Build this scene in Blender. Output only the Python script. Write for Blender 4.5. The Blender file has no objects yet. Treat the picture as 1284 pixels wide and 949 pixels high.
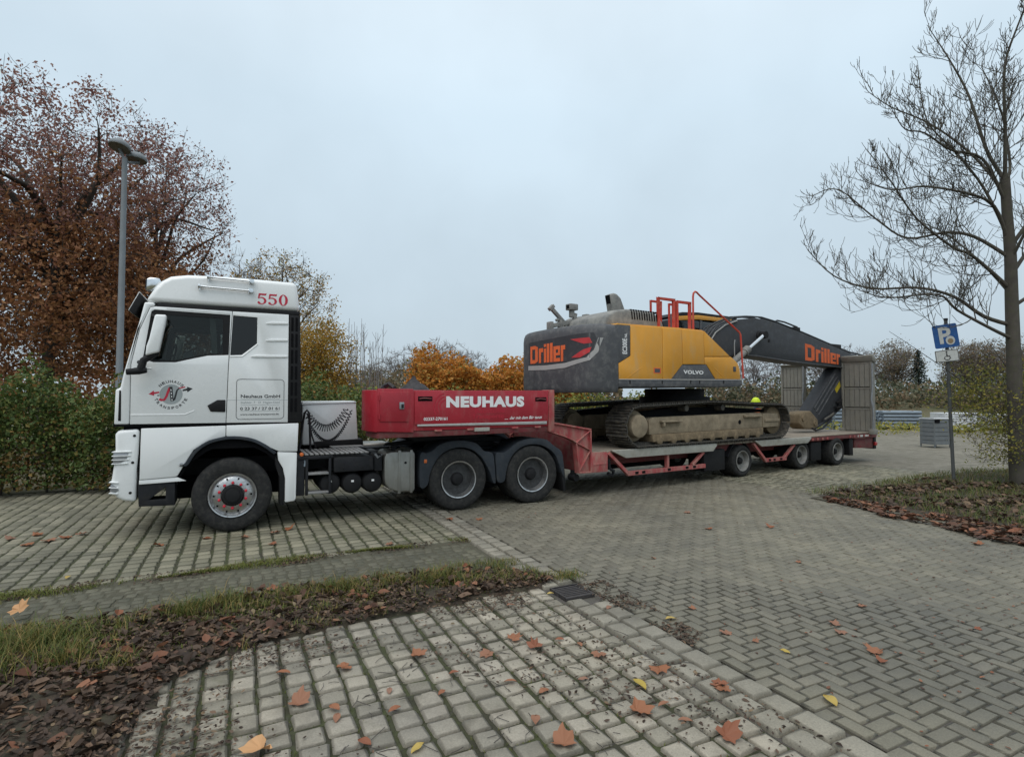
import bpy, bmesh, math, random
import numpy as np
from mathutils import Vector, Matrix, Euler
from mathutils.geometry import tessellate_polygon
R = math.radians
random.seed(7); rng = np.random.default_rng(7)
scene = bpy.context.scene
col = scene.collection

# ------------------------------------------------------------------ camera, sky, sun, exposure
cam_d = bpy.data.cameras.new('camera'); cam = bpy.data.objects.new('camera', cam_d); col.objects.link(cam)
cam_d.sensor_fit = 'HORIZONTAL'; cam_d.sensor_width = 36.0; cam_d.lens = 700 / 1284 * 36
cam_d.clip_start = 0.05; cam_d.clip_end = 3000
cam.location = (0, 0, 1.95); cam.rotation_euler = (R(90 + 1.84), 0, 0)
scene.camera = cam

SUN_EL, SUN_AZ = R(60), R(205)          # soft light from high up behind the viewer (azimuth clockwise from +Y)
world = bpy.data.worlds.new('World'); scene.world = world; world.use_nodes = True
wn, wl = world.node_tree.nodes, world.node_tree.links
wn.clear()
w_out = wn.new('ShaderNodeOutputWorld'); w_bg = wn.new('ShaderNodeBackground')
w_sky = wn.new('ShaderNodeTexSky'); w_sky.sky_type = 'NISHITA'; w_sky.sun_disc = False
w_sky.sun_elevation = SUN_EL; w_sky.sun_rotation = SUN_AZ
w_sky.air_density = 1.0; w_sky.dust_density = 4.0; w_sky.ozone_density = 1.5
# an even overcast deck in front of the clear sky: soft cloud noise, a little brighter overhead
w_tc = wn.new('ShaderNodeTexCoord'); w_sep = wn.new('ShaderNodeSeparateXYZ')
w_ramp = wn.new('ShaderNodeValToRGB'); w_noise = wn.new('ShaderNodeTexNoise')
w_ramp.color_ramp.elements[0].position = 0.0; w_ramp.color_ramp.elements[0].color = (6.2, 7.4, 8.25, 1)
w_ramp.color_ramp.elements[1].position = 1.0; w_ramp.color_ramp.elements[1].color = (11.8, 12.8, 13.6, 1)
e = w_ramp.color_ramp.elements.new(0.45); e.color = (7.4, 8.95, 10.1, 1)
w_noise.inputs['Scale'].default_value = 1.7; w_noise.inputs['Detail'].default_value = 5
w_map = wn.new('ShaderNodeMapRange'); w_map.inputs['From Min'].default_value = 0.3; w_map.inputs['From Max'].default_value = 0.7
w_map.inputs['To Min'].default_value = 0.84; w_map.inputs['To Max'].default_value = 1.1
w_mul = wn.new('ShaderNodeVectorMath'); w_mul.operation = 'SCALE'
w_mix = wn.new('ShaderNodeMixRGB'); w_mix.inputs['Fac'].default_value = 0.9
wl.new(w_tc.outputs['Generated'], w_sep.inputs[0]); wl.new(w_sep.outputs['Z'], w_ramp.inputs['Fac'])
wl.new(w_tc.outputs['Generated'], w_noise.inputs['Vector']); wl.new(w_noise.outputs['Fac'], w_map.inputs['Value'])
wl.new(w_ramp.outputs['Color'], w_mul.inputs[0]); wl.new(w_map.outputs['Result'], w_mul.inputs['Scale'])
wl.new(w_sky.outputs['Color'], w_mix.inputs['Color1']); wl.new(w_mul.outputs['Vector'], w_mix.inputs['Color2'])
wl.new(w_mix.outputs['Color'], w_bg.inputs['Color']); w_bg.inputs['Strength'].default_value = 0.087
wl.new(w_bg.outputs['Background'], w_out.inputs['Surface'])

sun_d = bpy.data.lights.new('sun', 'SUN'); sun = bpy.data.objects.new('sun', sun_d); col.objects.link(sun)
sun_d.energy = 1.5; sun_d.angle = R(60); sun_d.color = (1.0, 0.97, 0.93)
sdir = Vector((math.sin(SUN_AZ) * math.cos(SUN_EL), math.cos(SUN_AZ) * math.cos(SUN_EL), math.sin(SUN_EL)))
sun.rotation_euler = sdir.to_track_quat('Z', 'Y').to_euler(); sun.location = sdir * 60

scene.view_settings.view_transform = 'Standard'; scene.view_settings.look = 'None'
scene.view_settings.exposure = 0.1; scene.view_settings.gamma = 1.0; scene.view_settings.use_curve_mapping = False
scene.render.engine = 'CYCLES'
cy = scene.cycles
cy.use_denoising = True; cy.max_bounces = 6; cy.diffuse_bounces = 3; cy.glossy_bounces = 3
cy.transmission_bounces = 4; cy.transparent_max_bounces = 6; cy.caustics_reflective = False; cy.caustics_refractive = False

# ------------------------------------------------------------------ materials
MATS = {}
def _rand(nt):
    """one random value per object and per loose piece"""
    oi = nt.nodes.new('ShaderNodeObjectInfo'); ge = nt.nodes.new('ShaderNodeNewGeometry')
    a = nt.nodes.new('ShaderNodeMath'); a.operation = 'ADD'; f = nt.nodes.new('ShaderNodeMath'); f.operation = 'FRACT'
    nt.links.new(oi.outputs['Random'], a.inputs[0]); nt.links.new(ge.outputs['Random Per Island'], a.inputs[1])
    nt.links.new(a.outputs[0], f.inputs[0]); return f.outputs[0]
def ramp(nt, src, stops):
    r = nt.nodes.new('ShaderNodeValToRGB'); cr = r.color_ramp
    while len(cr.elements) < len(stops): cr.elements.new(0.5)
    for el, (p, c) in zip(cr.elements, stops): el.position = p; el.color = (*c, 1) if len(c) == 3 else c
    nt.links.new(src, r.inputs['Fac']); return r.outputs['Color']
def noise(nt, scale, detail=4, rough=0.6, vec=None, out='Fac', stretch=None):
    n = nt.nodes.new('ShaderNodeTexNoise'); n.inputs['Scale'].default_value = scale; n.inputs['Detail'].default_value = detail
    n.inputs['Roughness'].default_value = rough
    tc = nt.nodes.new('ShaderNodeTexCoord'); src = tc.outputs['Object'] if vec is None else vec
    if stretch:
        mp = nt.nodes.new('ShaderNodeMapping'); mp.inputs['Scale'].default_value = stretch
        nt.links.new(src, mp.inputs['Vector']); src = mp.outputs['Vector']
    nt.links.new(src, n.inputs['Vector']); return n.outputs[out]
def wpos(nt):
    return nt.nodes.new('ShaderNodeNewGeometry').outputs['Position']
def mixc(nt, fac, a, b, mode='MIX'):
    m = nt.nodes.new('ShaderNodeMixRGB'); m.blend_type = mode
    for s, k in ((fac, 'Fac'), (a, 'Color1'), (b, 'Color2')):
        if isinstance(s, (int, float)): m.inputs[k].default_value = s
        elif isinstance(s, tuple): m.inputs[k].default_value = (*s, 1)
        else: nt.links.new(s, m.inputs[k])
    return m.outputs['Color']
def mapr(nt, src, a, b, c, d):
    m = nt.nodes.new('ShaderNodeMapRange'); nt.links.new(src, m.inputs['Value'])
    for k, v in zip(('From Min', 'From Max', 'To Min', 'To Max'), (a, b, c, d)): m.inputs[k].default_value = v
    return m.outputs['Result']
def new_mat(name):
    m = bpy.data.materials.new(name); m.use_nodes = True; nt = m.node_tree
    b = nt.nodes['Principled BSDF']; MATS[name] = m; return m, nt, b
def bump(nt, b, src, strength, dist=0.01):
    n = nt.nodes.new('ShaderNodeBump'); n.inputs['Strength'].default_value = strength; n.inputs['Distance'].default_value = dist
    nt.links.new(src, n.inputs['Height']); nt.links.new(n.outputs['Normal'], b.inputs['Normal'])

def M(name, c, rough=0.5, metal=0.0, var=0.12, scale=2.5, dust=None, dcov=0.45, bmp=0.0, bscale=60, rvar=0.15, coat=0.0, streak=False, spec=0.5):
    """paint / metal / plastic with uneven tone, worn gloss and patches of settled dust"""
    m, nt, b = new_mat(name)
    n1 = noise(nt, scale, 6, 0.65)
    cc = ramp(nt, n1, [(0.25, tuple(x * (1 - var) for x in c)), (0.75, tuple(min(1, x * (1 + var)) for x in c))])
    if dust:
        nd = noise(nt, scale * 2.3, 8, 0.7, stretch=(1, 1, 0.35) if streak else None)
        fac = mapr(nt, nd, 0.62 - dcov * 0.4, 0.95 - dcov * 0.45, 0, 0.8)
        cc = mixc(nt, fac, cc, dust)
        nt.links.new(mapr(nt, nd, 0.3, 0.7, rough, min(1, rough + 0.35)), b.inputs['Roughness'])
    else:
        nt.links.new(mapr(nt, noise(nt, scale * 4, 5), 0.3, 0.7, max(0.02, rough - rvar), min(1, rough + rvar)), b.inputs['Roughness'])
    nt.links.new(cc, b.inputs['Base Color']); b.inputs['Metallic'].default_value = metal; b.inputs['Specular IOR Level'].default_value = spec
    if coat: b.inputs['Coat Weight'].default_value = coat; b.inputs['Coat Roughness'].default_value = 0.08
    if bmp: bump(nt, b, noise(nt, bscale, 5), bmp, 0.004)
    return m
def leaf_mat(name, stops, trans=0.3, rough=0.6):
    m, nt, b = new_mat(name)
    cc = ramp(nt, _rand(nt), stops); nt.links.new(cc, b.inputs['Base Color']); b.inputs['Roughness'].default_value = rough
    b.inputs['Specular IOR Level'].default_value = 0.3
    if trans:
        t = nt.nodes.new('ShaderNodeBsdfTranslucent'); nt.links.new(cc, t.inputs['Color'])
        x = nt.nodes.new('ShaderNodeMixShader'); x.inputs['Fac'].default_value = trans
        nt.links.new(b.outputs[0], x.inputs[1]); nt.links.new(t.outputs[0], x.inputs[2])
        nt.links.new(x.outputs[0], nt.nodes['Material Output'].inputs['Surface'])
    return m
def stone_mat(name, stops, moss, mcov, bs=45, bstr=0.6, stain=(0.06, 0.055, 0.04)):
    """paving stone: tone per stone, mineral grain, moss creeping in patches, dark stains"""
    m, nt, b = new_mat(name)
    p = wpos(nt)
    cc = ramp(nt, _rand(nt), stops)
    g = noise(nt, 90, 6, 0.8, p); cc = mixc(nt, 1.0, cc, ramp(nt, g, [(0.3, (0.66, 0.66, 0.66)), (0.7, (1.22, 1.22, 1.2))]), 'MULTIPLY')
    s = noise(nt, 1.1, 8, 0.72, p); cc = mixc(nt, mapr(nt, s, 0.5, 0.68, 0, 0.7), cc, stain)
    mo = noise(nt, 2.6, 8, 0.75, p); cc = mixc(nt, mapr(nt, mo, 0.7 - mcov * 0.3, 0.9 - mcov * 0.3, 0, 0.6), cc, moss)
    big = noise(nt, 0.33, 5, 0.6, p); cc = mixc(nt, 1.0, cc, ramp(nt, big, [(0.3, (0.68, 0.69, 0.72)), (0.68, (1.16, 1.14, 1.08))]), 'MULTIPLY')
    nt.links.new(cc, b.inputs['Base Color'])
    nt.links.new(mapr(nt, s, 0.35, 0.7, 0.8, 0.5), b.inputs['Roughness'])
    bump(nt, b, noise(nt, bs, 8, 0.7, p), bstr, 0.006)
    return m
def ground_mat(name, a, bcol, c, s1=1.2, s2=8, rough=0.95, bstr=0.8, bs=30):
    m, nt, b = new_mat(name); p = wpos(nt)
    cc = mixc(nt, mapr(nt, noise(nt, s1, 8, 0.7, p), 0.4, 0.6, 0, 1), a, bcol)
    cc = mixc(nt, mapr(nt, noise(nt, s2, 8, 0.75, p), 0.45, 0.65, 0, 0.85), cc, c)
    nt.links.new(cc, b.inputs['Base Color']); b.inputs['Roughness'].default_value = rough
    bump(nt, b, noise(nt, bs, 8, 0.75, p), bstr, 0.02); return m

DUST = (0.34, 0.31, 0.25)
M('white_paint', (0.82, 0.83, 0.82), 0.28, 0, 0.03, 1.5, coat=0.5, rvar=0.06)
M('white_dirty', (0.8, 0.81, 0.8), 0.34, 0, 0.04, 1.5, dust=(0.58, 0.56, 0.52), dcov=0.12, streak=True)
M('black_plastic', (0.014, 0.014, 0.015), 0.5, 0, 0.25, 6, dust=(0.045, 0.043, 0.038), dcov=0.2, spec=0.22)
M('black_gap', (0.006, 0.006, 0.007), 0.9, 0, 0.2, 5, spec=0.1)
M('dark_metal', (0.02, 0.021, 0.024), 0.5, 0.2, 0.3, 5, dust=(0.055, 0.051, 0.045), dcov=0.3, spec=0.25)
M('fender_plastic', (0.028, 0.034, 0.042), 0.5, 0, 0.2, 4, dust=(0.075, 0.074, 0.07), dcov=0.3, spec=0.3)
M('chrome', (0.75, 0.76, 0.77), 0.13, 1.0, 0.08, 8, rvar=0.08)
M('polished_rim', (0.52, 0.52, 0.52), 0.2, 1.0, 0.2, 9, dust=(0.12, 0.115, 0.1), dcov=0.3)
M('steel_rim', (0.07, 0.072, 0.075), 0.32, 0.6, 0.4, 7, dust=(0.03, 0.028, 0.026), dcov=0.6)
M('dirty_rim', (0.3, 0.3, 0.29), 0.5, 0.5, 0.25, 9, dust=(0.2, 0.18, 0.15), dcov=0.6)
M('tyre_rubber', (0.022, 0.022, 0.022), 0.75, 0, 0.3, 6, dust=(0.07, 0.067, 0.06), dcov=0.42, spec=0.25, bmp=0.3, bscale=90)
M('red_lug', (0.55, 0.03, 0.05), 0.4, 0, 0.1)
M('tank_alu', (0.3, 0.295, 0.27), 0.36, 0.85, 0.15, 3, dust=(0.26, 0.25, 0.22), dcov=0.35, streak=True)
M('tread_plate', (0.3, 0.3, 0.3), 0.45, 0.6, 0.25, 8, dust=(0.3, 0.28, 0.25), dcov=0.5)
M('trailer_red', (0.36, 0.017, 0.03), 0.36, 0, 0.16, 2.2, dust=(0.38, 0.17, 0.15), dcov=0.22, streak=True)
M('trailer_red_worn', (0.36, 0.05, 0.055), 0.6, 0, 0.25, 4, dust=(0.36, 0.24, 0.19), dcov=0.6, streak=True)
M('trailer_red_dark', (0.16, 0.02, 0.025), 0.6, 0, 0.3, 4, dust=(0.16, 0.11, 0.09), dcov=0.55)
M('grey_plate', (0.44, 0.43, 0.38), 0.6, 0.1, 0.14, 3, dust=(0.3, 0.27, 0.21), dcov=0.4)
M('alu_strip', (0.5, 0.49, 0.47), 0.45, 0.6, 0.15, 5, dust=(0.3, 0.28, 0.24), dcov=0.3)
M('deck_steel', (0.2, 0.16, 0.13), 0.8, 0.1, 0.35, 3, dust=(0.36, 0.31, 0.24), dcov=0.75)
M('ramp_steel', (0.25, 0.24, 0.215), 0.6, 0.45, 0.22, 4, dust=(0.33, 0.31, 0.26), dcov=0.6, streak=True, bmp=0.3)
M('exc_grey', (0.069, 0.071, 0.077), 0.5, 0, 0.18, 2.5, dust=(0.213, 0.210, 0.200), dcov=0.36)
M('exc_grey_top', (0.15, 0.15, 0.145), 0.6, 0, 0.2, 3, dust=(0.32, 0.31, 0.28), dcov=0.65)
M('exc_boom', (0.043, 0.045, 0.050), 0.45, 0, 0.16, 2.2, dust=(0.125, 0.125, 0.119), dcov=0.2, spec=0.35)
M('exc_yellow', (0.691, 0.318, 0.035), 0.42, 0, 0.07, 2.0, dust=(0.540, 0.360, 0.170), dcov=0.32, streak=True)
M('exc_pale', (0.36, 0.36, 0.35), 0.6, 0, 0.1, 3, dust=(0.42, 0.4, 0.36), dcov=0.4)
M('exc_red', (0.5, 0.035, 0.04), 0.45, 0, 0.12, 3, dust=(0.4, 0.2, 0.17), dcov=0.25)
M('rail_red', (0.5, 0.045, 0.03), 0.5, 0, 0.2, 5, dust=(0.45, 0.2, 0.12), dcov=0.4)
M('track_steel', (0.06, 0.056, 0.05), 0.55, 0.4, 0.3, 5, dust=(0.3, 0.26, 0.2), dcov=0.42)
M('track_mud', (0.29, 0.235, 0.16), 0.92, 0, 0.3, 3, dust=(0.15, 0.115, 0.075), dcov=0.5, bmp=0.5, bscale=25)
M('track_mud_dark', (0.22, 0.165, 0.1), 0.95, 0, 0.35, 6, dust=(0.11, 0.08, 0.05), dcov=0.5, bmp=1.0, bscale=18)
M('print_white', (0.82, 0.82, 0.81), 0.5, 0, 0.05)
M('print_black', (0.02, 0.02, 0.022), 0.5, 0, 0.05)
M('print_red', (0.52, 0.02, 0.05), 0.5, 0, 0.06)
M('print_deep_red', (0.42, 0.012, 0.03), 0.5, 0, 0.06)
M('print_orange', (0.72, 0.13, 0.03), 0.55, 0, 0.1, 8, dust=(0.4, 0.25, 0.18), dcov=0.25)
M('print_grey', (0.34, 0.37, 0.37), 0.5, 0, 0.05)
M('print_yellow', (0.65, 0.5, 0.03), 0.5, 0, 0.1)
M('sign_blue', (0.01, 0.09, 0.3), 0.4, 0, 0.12, 8, dust=(0.12, 0.2, 0.33), dcov=0.25)
M('sign_white', (0.6, 0.61, 0.58), 0.5, 0, 0.08, 10, dust=(0.4, 0.4, 0.36), dcov=0.4)
M('galvanised', (0.3, 0.315, 0.33), 0.5, 0.6, 0.15, 6, dust=(0.26, 0.27, 0.27), dcov=0.5)
M('lamp_grey', (0.2, 0.22, 0.235), 0.55, 0.2, 0.12, 3, dust=(0.26, 0.27, 0.26), dcov=0.3, streak=True)
M('lamp_glass', (0.16, 0.17, 0.16), 0.35, 0, 0.2, 8)
M('amber_lens', (0.6, 0.14, 0.03), 0.3, 0, 0.1)
M('red_lens', (0.4, 0.02, 0.02), 0.3, 0, 0.1)
M('hose_black', (0.014, 0.014, 0.016), 0.45, 0, 0.2)
M('cab_lining', (0.3, 0.3, 0.28), 0.9, 0, 0.1)
M('seat_cloth', (0.09, 0.1, 0.11), 0.9, 0, 0.2)
M('curtain', (0.3, 0.31, 0.3), 0.9, 0, 0.15)
M('cast_iron', (0.07, 0.065, 0.066), 0.6, 0.6, 0.25, 9, dust=(0.13, 0.11, 0.09), dcov=0.4)
M('hi_vis_yellow', (0.62, 0.78, 0.03), 0.7, 0, 0.06)
M('hi_vis_orange', (0.85, 0.16, 0.03), 0.8, 0, 0.08)
M('reflective', (0.7, 0.72, 0.72), 0.35, 0.2, 0.05)
M('work_trousers', (0.03, 0.035, 0.05), 0.9, 0, 0.15)
M('skin', (0.5, 0.28, 0.2), 0.55, 0, 0.06)
M('hair_brown', (0.05, 0.03, 0.02), 0.8, 0, 0.1)
M('pale_concrete', (0.42, 0.42, 0.4), 0.85, 0, 0.15, 4, bmp=0.4)
M('pipe_blue_grey', (0.22, 0.26, 0.3), 0.5, 0.4, 0.15, 4)
M('timber', (0.3, 0.22, 0.13), 0.85, 0, 0.2, 5)
M('post_grey', (0.09, 0.095, 0.095), 0.6, 0.4, 0.2, 6, dust=(0.13, 0.135, 0.125), dcov=0.4)
M('crate_grey', (0.15, 0.165, 0.175), 0.6, 0.2, 0.2, 5, dust=(0.2, 0.2, 0.18), dcov=0.4)
M('plastic_white', (0.6, 0.61, 0.62), 0.5, 0, 0.08, 5)
M('tarp_black', (0.025, 0.024, 0.026), 0.7, 0, 0.3, 5)
M('bark_grey', (0.076, 0.066, 0.055), 0.95, 0, 0.35, 5, dust=(0.076, 0.082, 0.043), dcov=0.42, bmp=1.0, bscale=30)
M('bark_dark', (0.055, 0.047, 0.04), 0.95, 0, 0.3, 5, bmp=0.6, bscale=25)
M('bark_brown', (0.05, 0.04, 0.032), 0.95, 0, 0.3, 5, bmp=0.6, bscale=25)
M('twig_far', (0.194, 0.177, 0.174), 0.95, 0, 0.15, 1)  # lightened twig tone: distance haze put into the colour
# tinted vehicle glass: see-through but dark, with a clear reflection
m, nt, b = new_mat('cab_glass')
g_t = nt.nodes.new('ShaderNodeBsdfTransparent'); g_t.inputs['Color'].default_value = (0.62, 0.66, 0.64, 1)
g_g = nt.nodes.new('ShaderNodeBsdfGlossy'); g_g.inputs['Roughness'].default_value = 0.03; g_g.inputs['Color'].default_value = (0.8, 0.82, 0.82, 1)
g_f = nt.nodes.new('ShaderNodeFresnel'); g_f.inputs['IOR'].default_value = 1.42
g_m = nt.nodes.new('ShaderNodeMixShader'); nt.links.new(g_f.outputs[0], g_m.inputs['Fac'])
nt.links.new(g_t.outputs[0], g_m.inputs[1]); nt.links.new(g_g.outputs[0], g_m.inputs[2]); nt.links.new(g_m.outputs[0], nt.nodes['Material Output'].inputs['Surface'])
M('dark_glass', (0.006, 0.007, 0.008), 0.05, 0, 0.1, rvar=0.03)
M('lamp_lens', (0.3, 0.31, 0.32), 0.12, 0.3, 0.15)

stone_mat('cobble_near', [(0, (0.208, 0.190, 0.151)), (0.5, (0.297, 0.268, 0.217)), (1, (0.378, 0.337, 0.275))], (0.080, 0.083, 0.034), 0.45, stain=(0.120, 0.103, 0.077))
stone_mat('cobble_bay', [(0, (0.160, 0.152, 0.111)), (0.5, (0.207, 0.195, 0.141)), (1, (0.267, 0.247, 0.184))], (0.088, 0.091, 0.041), 0.4, stain=(0.096, 0.088, 0.060))
stone_mat('cobble_small', [(0, (0.087, 0.085, 0.058)), (0.5, (0.110, 0.105, 0.073)), (1, (0.142, 0.134, 0.095))], (0.059, 0.061, 0.025), 0.4, stain=(0.065, 0.061, 0.040))
stone_mat('paver', [(0, (0.151, 0.139, 0.108)), (0.5, (0.174, 0.161, 0.123)), (1, (0.204, 0.186, 0.144))], (0.105, 0.096, 0.065), 0.45, stain=(0.098, 0.089, 0.067))
stone_mat('border_stone', [(0, (0.208, 0.192, 0.155)), (0.5, (0.257, 0.235, 0.190)), (1, (0.304, 0.279, 0.228))], (0.090, 0.089, 0.047), 0.35, stain=(0.119, 0.106, 0.082))
ground_mat('joint_moss', (0.044, 0.042, 0.023), (0.060, 0.071, 0.023), (0.029, 0.027, 0.016), 2.5, 14)
ground_mat('joint_sand', (0.100, 0.087, 0.078), (0.081, 0.072, 0.061), (0.089, 0.083, 0.065), 2.0, 12)
ground_mat('soil_litter', (0.06, 0.042, 0.028), (0.045, 0.042, 0.022), (0.035, 0.025, 0.018), 3, 16)
ground_mat('mossy_strip', (0.073, 0.069, 0.046), (0.096, 0.087, 0.060), (0.056, 0.054, 0.030), 2, 14)
ground_mat('field', (0.1, 0.088, 0.045), (0.07, 0.078, 0.03), (0.12, 0.09, 0.05), 0.15, 1.5)
ground_mat('yard_gravel', (0.166, 0.149, 0.114), (0.221, 0.201, 0.160), (0.094, 0.086, 0.055), 0.35, 3.0)
leaf_mat('leaf_rust', [(0, (0.186, 0.086, 0.038)), (0.4, (0.315, 0.147, 0.062)), (0.7, (0.242, 0.099, 0.052)), (1, (0.408, 0.214, 0.086))], 0.35)
leaf_mat('leaf_wine', [(0, (0.209, 0.094, 0.082)), (0.5, (0.295, 0.149, 0.122)), (1, (0.401, 0.233, 0.180))], 0.35)
leaf_mat('leaf_yellow', [(0, (0.324, 0.203, 0.042)), (0.5, (0.518, 0.288, 0.050)), (1, (0.211, 0.220, 0.067))], 0.35)
leaf_mat('leaf_orange', [(0, (0.404, 0.154, 0.031)), (0.5, (0.621, 0.254, 0.042)), (1, (0.528, 0.293, 0.077))], 0.35)
leaf_mat('leaf_hedge', [(0, (0.056, 0.091, 0.025)), (0.45, (0.104, 0.155, 0.044)), (0.8, (0.160, 0.191, 0.053)), (0.93, (0.226, 0.182, 0.053)), (1, (0.302, 0.155, 0.053))], 0.25, 0.5)
leaf_mat('leaf_hedge_brown', [(0, (0.088, 0.092, 0.030)), (0.5, (0.175, 0.126, 0.042)), (1, (0.245, 0.118, 0.042))], 0.25)
leaf_mat('leaf_shrub', [(0, (0.152, 0.180, 0.037)), (0.5, (0.275, 0.270, 0.062)), (1, (0.413, 0.330, 0.062))], 0.35)
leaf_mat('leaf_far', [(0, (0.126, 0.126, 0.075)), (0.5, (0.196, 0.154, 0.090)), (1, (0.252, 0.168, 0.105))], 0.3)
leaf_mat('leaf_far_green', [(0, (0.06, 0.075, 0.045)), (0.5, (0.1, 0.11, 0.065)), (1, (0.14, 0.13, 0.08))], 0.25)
leaf_mat('leaf_fir', [(0, (0.03, 0.045, 0.038)), (1, (0.055, 0.075, 0.06))], 0.1)
leaf_mat('litter_dark', [(0, (0.03, 0.02, 0.014)), (0.4, (0.065, 0.041, 0.028)), (0.75, (0.11, 0.072, 0.048)), (0.92, (0.17, 0.1, 0.06)), (1, (0.2, 0.15, 0.09))], 0.1, 0.6)
leaf_mat('litter_red', [(0, (0.07, 0.038, 0.026)), (0.45, (0.14, 0.065, 0.038)), (0.8, (0.24, 0.095, 0.05)), (1, (0.3, 0.15, 0.085))], 0.15, 0.6)
leaf_mat('fallen_russet', [(0, (0.235, 0.085, 0.046)), (0.5, (0.297, 0.120, 0.057)), (1, (0.266, 0.149, 0.103))], 0.15, 0.55)
leaf_mat('fallen_tan', [(0, (0.525, 0.273, 0.126)), (1, (0.575, 0.325, 0.154))], 0.15, 0.55)
leaf_mat('fallen_yellow', [(0, (0.45, 0.33, 0.06)), (1, (0.5, 0.36, 0.12))], 0.2, 0.55)
leaf_mat('grass_green', [(0, (0.05, 0.085, 0.018)), (0.6, (0.095, 0.14, 0.03)), (1, (0.16, 0.17, 0.05))], 0.3)
leaf_mat('grass_blade', [(0, (0.081, 0.091, 0.023)), (0.4, (0.135, 0.137, 0.034)), (0.75, (0.257, 0.202, 0.058)), (1, (0.378, 0.260, 0.104))], 0.3)
leaf_mat('grass_dry', [(0, (0.15, 0.12, 0.05)), (0.5, (0.22, 0.17, 0.08)), (1, (0.13, 0.13, 0.04))], 0.3)
leaf_mat('moss_tuft', [(0, (0.084, 0.105, 0.021)), (0.6, (0.147, 0.168, 0.035)), (1, (0.182, 0.154, 0.049))], 0.2)

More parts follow.
